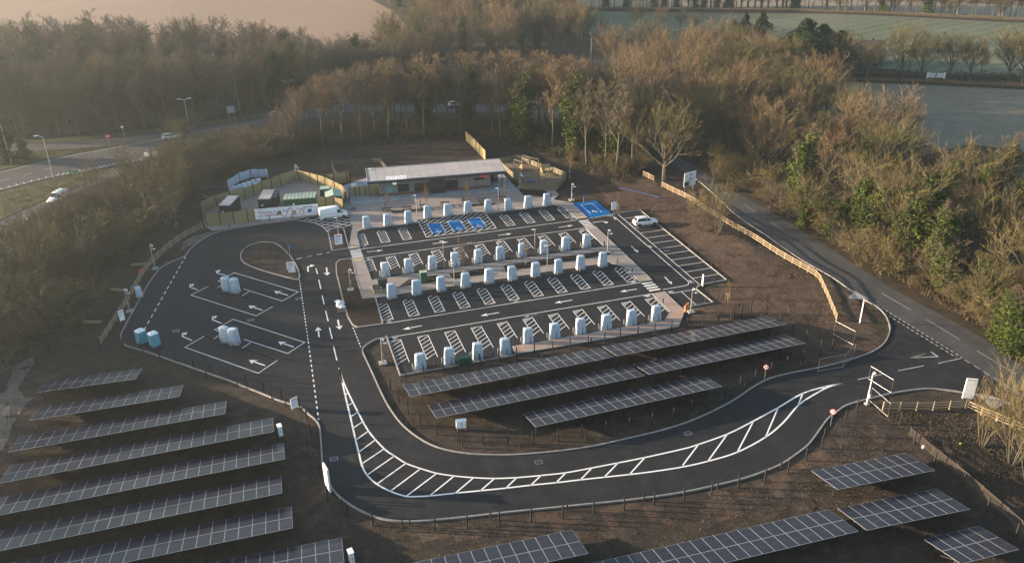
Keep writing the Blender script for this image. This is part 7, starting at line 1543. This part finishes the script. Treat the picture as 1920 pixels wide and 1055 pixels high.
g = G(1108, 118); h = HT((1108, 118), 70); t = thing('telegraph_pole', 'pale pole standing in the gap right of the far wood', 'pole', (g.x, g.y, 0)); m_ = MB(); m_.tube([(0, 0, 0), (0, 0, h)], [.16, .11], 8); m_.obj('pole', 'alu_frame', t); m_ = MB(); m_.box((0, 0, h-.5), (1.4, .1, .1)); m_.obj('crossarm', 'grey_timber', t)
# drain covers set in the tarmac
for i, px in enumerate(((1010, 866), (1290, 812), (560, 560), (470, 600), (880, 455), (1250, 470), (1000, 590), (330, 620), (626, 860))):
    g = G(*px); m_ = MB(); m_.sheet([(-.42, -.32), (.42, -.32), (.42, .32), (-.42, .32)], 0); o = m_.obj('drain_cover', 'dark_grey_metal', car_park); o.location = (g.x, g.y, ZM+.002); m_ = MB(); m_.ribbon([Vector(p+(0,)) for p in ((-.42, -.32), (.42, -.32), (.42, .32), (-.42, .32), (-.42, -.32))], .05, 0); o2 = m_.obj('cover_frame', 'galvanised', o); o2.location = (0, 0, .004)
# tufts and litter: uncountable
def tufts(name, polys, n, h, mat, seed, w_=.05, excl=True):
    rs_ = np.random.RandomState(seed); out = []; tot = 0; V = []; 
    for poly in polys:
        P_ = [(p.x, p.y) for p in (GL(poly) if isinstance(poly[0], tuple) else poly)]; x0, x1 = min(p[0] for p in P_), max(p[0] for p in P_); y0, y1 = min(p[1] for p in P_), max(p[1] for p in P_)
        xs = rs_.uniform(x0, x1, n); ys = rs_.uniform(y0, y1, n); ok = inside(P_, xs, ys)
        # clumping
        cl = np.sin(xs*.9+1.3*np.sin(ys*.7))*np.sin(ys*1.1+1.7*np.sin(xs*.5)); ok &= cl > rs_.uniform(-1.2, .6, n)
        for Q in FLAT_HARD: ok &= ~inside(Q, xs, ys)
        out.append(np.stack([xs[ok], ys[ok]], 1))
    XY = np.concatenate(out); m = len(XY); zz = np.array([ground_z(a, b) for a, b in XY]); a = rs_.uniform(0, 6.28, m); hh = h*rs_.uniform(.4, 1.3, m); lx, ly = rs_.uniform(-1, 1, m)*hh*.6, rs_.uniform(-1, 1, m)*hh*.6
    ww = w_*rs_.uniform(.6, 1.6, m); P0 = np.stack([XY[:, 0]-np.cos(a)*ww, XY[:, 1]-np.sin(a)*ww, zz-.03], 1); P1 = np.stack([XY[:, 0]+np.cos(a)*ww, XY[:, 1]+np.sin(a)*ww, zz-.03], 1); P2 = np.stack([XY[:, 0]+lx, XY[:, 1]+ly, zz+hh], 1)
    Vt = np.stack([P0, P1, P2], 1).reshape(-1, 3); me_ = bpy.data.meshes.new(name); me_.vertices.add(3*m); me_.vertices.foreach_set('co', Vt.ravel()); me_.loops.add(3*m); me_.loops.foreach_set('vertex_index', np.arange(3*m)); me_.polygons.add(m); me_.polygons.foreach_set('loop_start', np.arange(0, 3*m, 3)); me_.materials.append(MAT[mat]); me_.update(calc_edges=True); me_.validate()
    return link(name, me_, kind='stuff')
bank = [(1170, 350), (1240, 358), (1340, 414), (1450, 482), (1535, 530), (1575, 640), (1500, 670), (1400, 592), (1320, 600), (1300, 560), (1360, 530), (1200, 398), (1160, 395)]
tufts('dry_grass', [bank, [(620, 960), (1000, 985), (1300, 940), (1480, 900), (1590, 800), (1700, 830), (1920, 1000), (1920, 1054), (640, 1054)], [(1640, 770), (1800, 775), (1930, 815), (1930, 960), (1800, 890), (1720, 830)], [(1420, 520), (1560, 440), (1700, 530)]], 15000, .16, 'dry_grass', 3, .05)
tufts('brush', [[(1300, 298), (1420, 366), (1560, 452), (1700, 536), (1820, 604), (1990, 700), (1990, 640), (1820, 560), (1560, 410), (1420, 330)], [(430, 312), (560, 292), (650, 278), (870, 262), (1000, 284), (1165, 345), (1200, 330), (1165, 300), (1000, 250), (650, 250), (470, 270)], [(0, 690), (60, 650), (180, 500), (250, 450), (370, 352), (330, 305), (170, 385), (0, 470)]], 30000, .9, 'undergrowth', 4, .06)
tufts('verge_grass', [[(0, 362), (94, 337), (218, 313), (153, 347), (8, 409)], [(-100, 318), (133, 288), (222, 273.5), (66, 284.5)]], 12000, .25, 'olive_twig', 5, .08)
